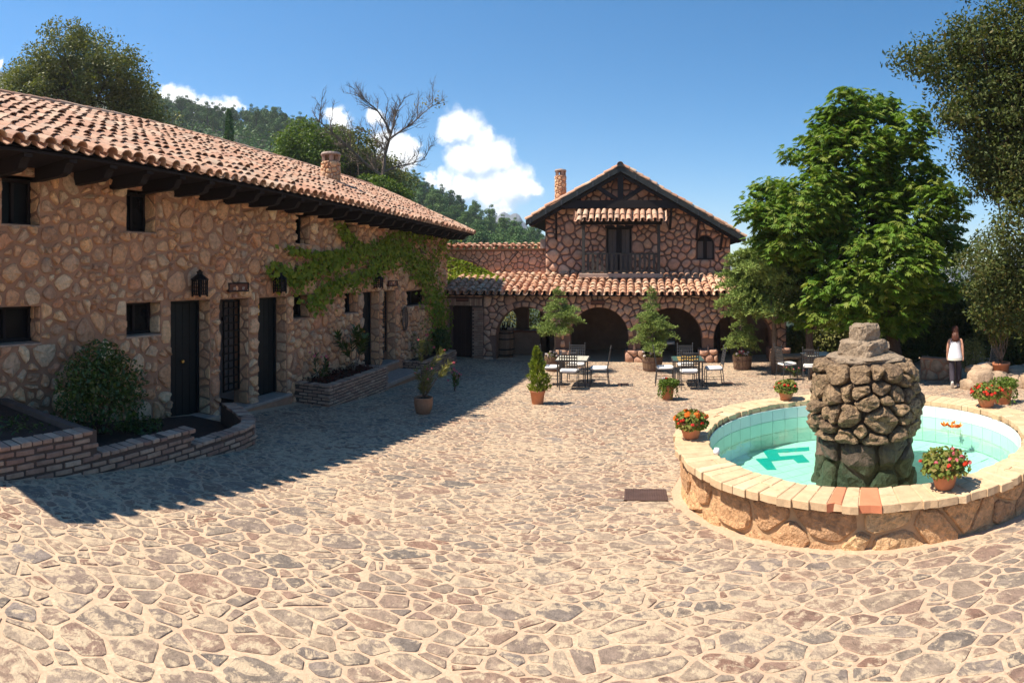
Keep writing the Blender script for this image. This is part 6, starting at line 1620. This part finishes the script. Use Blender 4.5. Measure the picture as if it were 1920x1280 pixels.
tree('elm_tree', 'slim dark trunked tree standing behind the stone bench', gpoint(1524, 17.6), at_r(1518, 520, 17.6), pxblobs([(1500,560,40),(1540,540,50),(1590,560,50),(1490,500,40)], 17.8, rr_, 0.8), MT['l_elm'], MT['bark'], 420, 20, 0.16, 0.08, 16, trunk_r=0.15, nlimb=12)
cedar('cedar_tree', 'drooping layered cedar beside the end pier of the arcade', gpoint(1452, 18.7), 4.6, 2.0, 21, levels=20, bare=0.36, tr=0.10, tuft=0.13, dens=0.9, prof=[(0, 0.75), (0.25, 1.0), (0.6, 0.85), (0.85, 0.45), (1, 0.1)])
# tangled shrubs closing the court on the right
hedge = [(1495, 640, 34, 22.6, 'l_oak', 3000), (1560, 625, 52, 22.2, 'l_oak', 3800), (1630, 630, 55, 22.8, 'l_elm', 3400), (1700, 625, 52, 21.8, 'l_elm', 3600), (1755, 600, 62, 22.4, 'l_elm', 4200), (1815, 585, 66, 22.8, 'l_elm', 4600), (1875, 560, 70, 21.6, 'l_oak', 4600), (1930, 580, 70, 20.6, 'l_elm', 4200), (1600, 560, 45, 23.5, 'l_shrub', 2600), (1690, 550, 55, 23.8, 'l_shrub', 2800), (1770, 530, 60, 23.9, 'l_shrub', 3000), (1860, 480, 60, 23.6, 'l_elm', 3200), (1910, 640, 50, 20.8, 'l_elm', 2600)]
hl_ = ['behind the stone bench', 'between the two tree trunks', 'behind the fountain column top', 'beside the chestnut trunk', 'behind the low shaded wall', 'overhanging the walking woman', 'behind the tall oleander pot', 'at the elm trunk', 'high behind the slim trunk', 'high behind the chestnut trunk', 'rising behind the walking woman', 'under the elm branches', 'low behind the ivy urn']
for k, (x, y, r, d, m, n) in enumerate(hedge):
    g = gpoint(x, d); c = at_r(x, y, d); rad = r/F*d; top = c.z+rad; low = (c.x, c.y, g[2]+0.5*(c.z-g[2]))
    bush('hedge_shrub', 'dark tangled evergreen shrub '+hl_[k], g, [(tuple(c), (rad, rad*0.8, rad)), (low, (rad*0.85, rad*0.7, max(0.4, 0.5*(c.z-g[2]))))], MT[m], int(n*1.5), 0.15, 60+k, group='tangled shrubs behind the fountain', stems=9, slim=0.5, shell=0.4)
g = gpoint(1824, 17.6); c = at_r(1824, 665, 17.6); bush('pale_bush', 'rounded pale grey green bush beside the walking woman', g, [(tuple(c), (0.42, 0.4, 0.55))], MT['l_grey'], 1500, 0.06, 5, stems=4)

# ================================================================== CREEPER ON THE WING
def creeper():
    rng = np.random.default_rng(71); root = on_x(826, 660, -DL+0.1); t = thing('wall_creeper', 'green Virginia creeper trailing over the wing wall from the corner planter', 'climbing plant', tuple(root))
    paths = [([(828,650),(822,600),(818,560),(805,515),(780,485),(750,462),(715,458),(670,475),(625,488),(590,500),(560,520),(540,512),(515,500)], 17),
             ([(760,465),(720,492),(690,512),(650,525),(620,535),(598,555),(585,572)], 13), ([(670,480),(640,470),(600,478),(560,470),(540,462)], 7), ([(690,470),(665,450),(645,435),(640,420)], 8), ([(720,460),(730,445),(760,440),(790,445),(815,450)], 12),
             ([(800,500),(815,480),(830,462),(840,450)], 15), ([(815,540),(828,575),(832,600)], 15), ([(770,470),(790,500),(800,530)], 15), ([(700,500),(720,480),(745,470)], 14)]
    mb = MB(); Cs = []
    for pts, sg in paths:
        P = [on_x(x, y, -DL+0.085) for x, y in pts]; mb.tube(P, 0.014, 5)
        for i in range(len(P)-1):
            L_ = math.hypot(pts[i+1][0]-pts[i][0], pts[i+1][1]-pts[i][1]); n = int(L_*sg*0.30)
            for q in range(n):
                f = rng.random(); x = pts[i][0]+(pts[i+1][0]-pts[i][0])*f+rng.normal()*sg*0.75; y = pts[i][1]+(pts[i+1][1]-pts[i][1])*f+abs(rng.normal())*sg*1.15-sg*0.55
                Cs.append(on_x(x, y, -DL+0.09+0.16*rng.random()))
    mb.build('stem', MT['bark'], t)
    C = np.array(Cs); n = len(C); nr = unit(np.array([1.0, -0.2, 0.5])+rng.normal(size=(n, 3))*0.55); a = unit(np.cross(nr, rng.normal(size=(n, 3)))); a[:, 2] -= 0.5; a = unit(a); b = unit(np.cross(nr, a)); s = 0.13*rng.uniform(0.6, 1.25, (n, 1))
    join_leaf('foliage', MT['l_ivy'], [(C, a*s*0.5, b*s*0.36)], t)
    # arm over the arcade roof and the yard wall
    t2 = thing('roof_creeper', 'dark green creeper spreading over the arcade roof corner and yard wall', 'climbing plant', (-5.8, 22.0, 0.9)); Cs = []
    for q in range(2600):
        x = rng.uniform(838, 945); lim = np.interp(x, [838, 880, 915, 945], [480, 492, 508, 524]); y = rng.uniform(lim, np.interp(x, [838, 870, 945], [560, 530, 526]))
        Y = np.interp(y, [480, 512, 560], [23.0, 22.6, 20.6]); Cs.append(on_y(x, y, Y-0.05-0.12*rng.random()))
    C = np.array(Cs); join_leaf('foliage', MT['l_ivy'], [leaves(rng, C, 0.12, up=0.5, slim=0.7)], t2)
    mb = MB()
    for pts in ([(842,500),(870,505),(905,512),(930,522)], [(940,512),(952,495),(966,478),(972,472)], [(850,490),(880,488),(905,500)]): mb.tube([on_y(x, y, 23.1) for x, y in pts], 0.02, 5)
    mb.build('stem', MT['bark'], t2)
creeper()

# ================================================================== PLANTS IN THE PLANTERS
g = on_x(190, 805, -6.15); bl = [(tuple(on_x(x, y, -6.15+dx)), (r, r, r*0.95)) for x, y, r, dx in ((188,700,0.46,0),(150,715,0.34,0.15),(232,712,0.33,0.1),(190,745,0.50,0.1),(140,750,0.30,0),(240,750,0.28,0),(185,668,0.26,0),(205,672,0.24,-0.1))]
bush('round_shrub', 'dense rounded dark green shrub in the stepped brick planter', (g.x, g.y, pa_z[2]-0.12), bl, MT['l_shrub'], 5200, 0.062, 7, stems=8, slim=0.45, shell=0.35)
for k, (x, y, X, rad, lab) in enumerate(((10, 805, -6.0, 0.34, 'dark leafy bedding at the near end of the upper bed'), (90, 800, -6.3, 0.32, 'dark leafy bedding against the wing wall beside the rounded shrub'), (40, 822, -5.6, 0.30, 'low dark ground cover in the upper bed of the stepped planter'), (262, 800, -6.2, 0.26, 'small spiky dark plant beside the rounded shrub'))):
    p = on_x(x, y, X); bush('bedding_plant', lab, (p.x, p.y, p.z-0.15), [(tuple(p), (rad, rad*1.6, 0.16))], MT['l_shrub'], 700, 0.07, 80+k, cat='plant', stems=3, slim=0.3)
p = Vector((-6.5, 10.95, pbz-0.07)); o1 = thing('young_oleander', 'young oleander with pink blooms at the front of the low planter', 'plant', tuple(p))
long_leaf_plant(o1, p, [(p+Vector(v), 0.3) for v in ((-0.05, -0.1, 0.62), (0.1, 0.05, 0.5), (0.05, 0.25, 0.35))], MT['l_shrub'], 0.16, 0.045, 40, 5, FL_PINK, 4, 1.2)
p = Vector((-6.45, 12.4, pbz-0.07)); o2 = thing('dark_laurel', 'dark leafy laurel in the low planter by the third door', 'shrub', tuple(p))
long_leaf_plant(o2, p, [(p+Vector(v), 0.45) for v in ((-0.2, -0.4, 0.95), (0.1, -0.1, 1.1), (0.0, 0.35, 1.0), (0.25, 0.1, 0.85), (-0.1, 0.6, 0.8))], MT['l_shrub'], 0.20, 0.055, 70, 6)
rng = np.random.default_rng(2); cv = thing('red_ground_cover', 'dark red leaved ground cover filling the low planter', 'plant', (-6.45, 12.0, pbz-0.07)); P = np.stack([rng.uniform(-6.85, -6.15, 900), rng.uniform(10.7, 13.2, 900), pbz-0.05+rng.random(900)*0.12], 1); join_leaf('foliage', leafmat('red_brown_leaf', [(0.09,0.022,0.02),(0.06,0.03,0.02),(0.12,0.03,0.025)]), [leaves(rng, P, 0.06, slim=0.6)], cv)
p = Vector((-6.4, 17.2, pcz-0.06)); o3 = thing('corner_oleander', 'bushy pink oleander in the corner planter below the creeper', 'shrub', tuple(p))
long_leaf_plant(o3, p, [(p+Vector((rng.normal()*0.25, rng.normal()*0.6, rng.uniform(0.4, 0.85))), 0.25) for _ in range(11)], MT['l_grey'], 0.16, 0.03, 45, 8, FL_PINK, 2, 1.2)
p = (-6.5, 18.9, pcz-0.06); bush('dark_bush', 'dark rounded bush at the end of the corner planter', p, [((-6.5, 18.9, pcz+0.35), (0.36, 0.42, 0.45))], MT['l_shrub'], 1500, 0.09, 9)

# ================================================================== ROCKS ON THE RIGHT
def rock_pile(name, label, lst, mat, cat='wall'):
    c = np.mean([q[0] for q in lst], 0); t = thing(name, label, cat, (float(c[0]), float(c[1]), float(zg(c[0], c[1]))))
    for k, (p, rad) in enumerate(lst): rocky(p, rad, 20+k*3.7, p=3.2, nu=18, nv=10, amp=0.16, tilt=k*1.1).build('rock', mat, t, smooth=True)
    return t
MT['rocks'] = surf('tan_rock', [(0.36,0.255,0.165),(0.42,0.30,0.20),(0.30,0.22,0.15)], bump=1.0, bscale=7, dist=0.05, var=0.4, vscale=6, blotch=(0.22,0.155,0.11), bl_scale=4, bl_lo=0.55, bl_hi=0.7)
lst = []
for (x, y, d, rx, rz) in ((1838,712,15.8,0.34,0.30),(1870,716,16.0,0.36,0.28),(1905,718,16.0,0.40,0.26),(1945,715,15.8,0.45,0.28),(1832,692,16.4,0.22,0.12),(1853,690,16.5,0.22,0.13),(1822,722,15.7,0.20,0.16),(1900,700,16.7,0.4,0.2),(1935,696,16.9,0.4,0.2)):
    lst.append((tuple(at_r(x, y, d)), (rx, 0.34, rz)))
rock_pile('rock_wall', 'low wall of tan boulders beneath the tall oleander pot', lst, MT['rocks'])
pz = at_r(1877, 706, 16.3); ob_ = pot('oleander_pot', 'tall oleander in a flared terracotta pot standing on the rock wall', (pz.x, pz.y, pz.z-0.02), 0.255, 0.42, 'flare', MT['terracotta'])
bb = Vector((pz.x, pz.y, pz.z+0.35)); rng = np.random.default_rng(44)
long_leaf_plant(ob_, bb, [(bb+Vector((rng.normal()*0.45-0.1, rng.normal()*0.3, rng.uniform(0.8, 1.6))), 0.45) for _ in range(16)], MT['l_geran'], 0.15, 0.035, 60, 12, FL_PINK, 1, 1.3)
rocky((0, 0, 0), (1, 1, 1), 1)
wl = gpoint(1748, 17.6); lw = thing('shaded_wall', 'low shaded rubble wall behind the walking woman', 'wall', wl); rg = np.random.default_rng(91)
u0_, u1_ = at_r(1726, 600, 17.6), at_r(1800, 600, 17.4); dv = Vector((u1_.x-u0_.x, u1_.y-u0_.y, 0)); Lw = dv.length; dv.normalize(); nv_ = Vector((dv.y, -dv.x, 0))
lfn = lambda u, v, w: (u0_.x+dv.x*u+nv_.x*w, u0_.y+dv.y*u+nv_.y*w, wl[2]+v)
MB().prism([(0, -0.1), (Lw, -0.1), (Lw, 0.62), (0, 0.68)], lfn, -0.35, 0).build('wall', MT['mortar'], lw)
emit_pieces('stone', [stone(c, lfn, 0.05, rg, jit=0.08) for c in cells((0, Lw, 0, 0.64), 0.24, 0.03, [(0, 0), (Lw, 0), (Lw, 0.64), (0, 0.64)], rng=rg)], MT['rocks'], lw)
sb = gpoint(1484, 19.2); bn = thing('stone_bench', 'rustic stone slab bench beside the end pier of the arcade', 'bench', sb)
rocky((sb[0], sb[1], sb[2]+0.50), (0.55, 0.30, 0.07), 6, p=4, amp=0.12).build('slab', MT['rocks'], bn, smooth=True)
for s in (-1, 1): rocky((sb[0]+s*0.32, sb[1], sb[2]+0.2), (0.14, 0.22, 0.24), 7+s, p=4, amp=0.12).build('support', MT['rocks'], bn, smooth=True)
for k, (x, y) in enumerate(((1492, 707), (1522, 704))):
    p = on_ground(x, y); ft = thing('flower_clump', ('pink flowering clump in the paving before the lattice chairs', 'pink flowering clump beside the fountain column and lattice chair')[k], 'plant', tuple(p))
    long_leaf_plant(ft, p, [(p+Vector((rng.normal()*0.15, rng.normal()*0.12, rng.uniform(0.2, 0.42))), 0.05) for _ in range(9)], MT['l_green'], 0.10, 0.018, 26, 30+k, FL_PINK, 1, 1.1)
for k, (x, y, d, h) in enumerate(((960, 560, 26.5, 2.6), (1000, 565, 26.8, 2.4))):     # greenery seen through the bar windows
    p = at_r(x, y, d); bush('garden_shrub', ('pale green shrub seen through the arched bar window', 'blue green shrub seen through the square bar window')[k], (p.x, p.y, -1.5), [((p.x, p.y, 0.0), (0.9, 0.7, 1.3))], MT['l_grey' if k == 0 else 'l_green'], 1400, 0.12, 50+k)

# ================================================================== THE WOMAN
def skin(name, V, E, R, root, mat, parent, sub=1):
    me = bpy.data.meshes.new(name); me.from_pydata([tuple(v) for v in V], E, []); o = bpy.data.objects.new(name, me); COL.objects.link(o)
    md = o.modifiers.new('s', 'SKIN'); md.use_smooth_shade = True; md.branch_smoothing = 0.4
    for i, sv in enumerate(me.skin_vertices[0].data): sv.radius = R[i] if isinstance(R[i], tuple) else (R[i], R[i]); sv.use_root = (i == root)
    sd = o.modifiers.new('u', 'SUBSURF'); sd.levels = sub; sd.render_levels = sub
    dg = bpy.context.evaluated_depsgraph_get(); m2 = bpy.data.meshes.new_from_object(o.evaluated_get(dg)); bpy.data.objects.remove(o)
    m2.materials.clear(); m2.polygons.foreach_set('use_smooth', np.ones(len(m2.polygons), dtype=bool)); return link(name, m2, mat, parent)
def loft(rings, n=20):
    """rings: (cx, cy, z, rx, ry)"""
    mb = MB(); vs = []
    for cx, cy, z, rx, ry in rings:
        for k in range(n): t = 2*PI*k/n; vs.append((cx+rx*math.cos(t), cy+ry*math.sin(t), z))
    m = len(rings); fs = [[i*n+k, i*n+(k+1) % n, (i+1)*n+(k+1) % n, (i+1)*n+k] for i in range(m-1) for k in range(n)]
    return mb.add(vs, fs)
def woman():
    p = on_ground(1791, 727); t = thing('person', 'woman with long auburn hair in white sleeveless top walking away', 'person', tuple(p)); t.rotation_euler = (0, 0, -0.50)
    V = [(0,0,0.90),(0,0,1.08),(0,0.01,1.26),(0,0.02,1.36),(0,0.03,1.44),(0,0.04,1.53)]; E = [(0,1),(1,2),(2,3),(3,4),(4,5)]; R = [(0.145,0.105),(0.12,0.09),(0.135,0.095),(0.075,0.065),(0.05,0.05),(0.045,0.05)]
    def chain(start, pts, rad):
        k = start
        for q, r in zip(pts, rad): V.append(q); R.append(r); E.append((k, len(V)-1)); k = len(V)-1
        return k
    for s in (-1, 1):
        sw = -s*0.05
        w = chain(2, [(s*0.165,0.01,1.325),(s*0.20,-0.01+sw*0.4,1.10),(s*0.215,0.03+sw,0.88),(s*0.218,0.045+sw,0.82)], [0.046,0.038,0.028,(0.018,0.032)])
        for f, (fx, fy, L_) in enumerate(((0.0,0.028,0.07),(0.004,0.012,0.085),(0.004,-0.004,0.09),(0.003,-0.020,0.08),(-0.004,-0.034,0.062))):
            b = V[w]; chain(w, [(b[0]+fx, b[1]+fy*1.3, b[2]-0.045), (b[0]+fx-s*0.012, b[1]+fy*1.4+0.008, b[2]-0.045-L_*0.55)], [0.0095, 0.0075])
    chain(0, [(-0.085,0.0,0.84),(-0.085,-0.02,0.46),(-0.085,-0.22,0.13)], [0.085,0.058,0.042])
    chain(0, [(0.085,0.0,0.84),(0.088,0.10,0.47),(0.085,0.12,0.09)], [0.085,0.058,0.042])
    body = skin('body', V, E, R, 0, MT['skin'], t)
    hd = rocky((0, 0.045, 1.565), (0.076, 0.092, 0.112), 3, p=2.2, nu=16, nv=12, amp=0.02)
    hd.add([(0.0,0.16,1.555),(-0.014,0.132,1.545),(0.014,0.132,1.545),(0.0,0.133,1.585)], [[0,1,2],[0,2,3],[0,3,1]])
    hd.build('head', MT['skin'], t, world=False, smooth=True)
    loft([(0,0.0,0.80,0.205,0.16),(0,0,0.86,0.198,0.152),(0,0,1.0,0.172,0.128),(0,0.0,1.12,0.152,0.115),(0,0.005,1.24,0.150,0.115),(0,0.01,1.32,0.142,0.098),(0,0.015,1.365,0.105,0.075),(0,0.02,1.385,0.075,0.06)]).build('blouse', MT['top'], t, world=False, smooth=True)
    loft([(0,0,0.765,0.211,0.165),(0,0,0.80,0.207,0.162),(0,0,0.83,0.203,0.158)]).build('lace_hem', MT['lace'], t, world=False, smooth=True)
    tv = [(0,0,0.88),(-0.09,0,0.80),(-0.088,-0.02,0.46),(-0.086,-0.20,0.16),(0.09,0,0.80),(0.09,0.10,0.47),(0.086,0.12,0.10)]
    skin('trousers', tv, [(0,1),(1,2),(2,3),(0,4),(4,5),(5,6)], [(0.12,0.10),0.092,0.082,0.075,0.092,0.082,0.078], 0, MT['trousers'], t)
    rocky((0.086, 0.15, 0.045), (0.045, 0.125, 0.045), 1, p=2.8, nu=14, nv=8, amp=0.02).build('shoe', MT['shoe'], t, world=False, smooth=True)
    sh = rocky((0, 0, 0), (0.045, 0.125, 0.042), 2, p=2.8, nu=14, nv=8, amp=0.02).build('shoe', MT['shoe'], t, world=False, smooth=True); sh.location = (-0.086, -0.20, 0.115); sh.rotation_euler = (-1.05, 0, 0)
    hr = loft([(0,-0.07,1.25,0.03,0.015),(0,-0.085,1.28,0.07,0.028),(0,-0.075,1.35,0.092,0.042),(0,-0.045,1.43,0.088,0.058),(0,-0.002,1.50,0.088,0.082),(0,0.018,1.57,0.090,0.098),(0,0.022,1.63,0.086,0.094),(0,0.025,1.668,0.066,0.072),(0,0.025,1.685,0.04,0.045),(0,0.025,1.690,0.004,0.004)])
    hr.build('hair', MT['hair'], t, world=False, smooth=True)
    mb = MB(); rg = np.random.default_rng(1)
    for k in range(60):
        a = rg.uniform(PI, 2*PI); x = 0.085*math.cos(a); mb.tube([(x, -0.02+0.075*math.sin(a), 1.52), (x*1.1, -0.06+0.045*math.sin(a), 1.38), (x*1.1+rg.normal()*0.025, -0.085+0.03*math.sin(a), 1.22+rg.random()*0.12)], [0.008, 0.008, 0.002], 4)
    mb.build('hair_strands', MT['hair'], t, world=False, smooth=True)
woman()

# ================================================================== AIR
hz = MB().box(-2100, 2100, -2100, 2100, -50, 190)
ho = link('haze', np_mesh('haze', hz.v, hz.f), None); ho['kind'] = 'stuff'
hm, nt, N, L = nodes_of('valley_haze'); ov_ = N('ShaderNodeOutputMaterial'); pv = N('ShaderNodeVolumePrincipled'); pv.inputs['Color'].default_value = (0.86, 0.92, 1.0, 1); pv.inputs['Density'].default_value = 0.00035; pv.inputs['Anisotropy'].default_value = 0.3
L(pv.outputs[0], ov_.inputs['Volume']); ho.data.materials.append(hm)
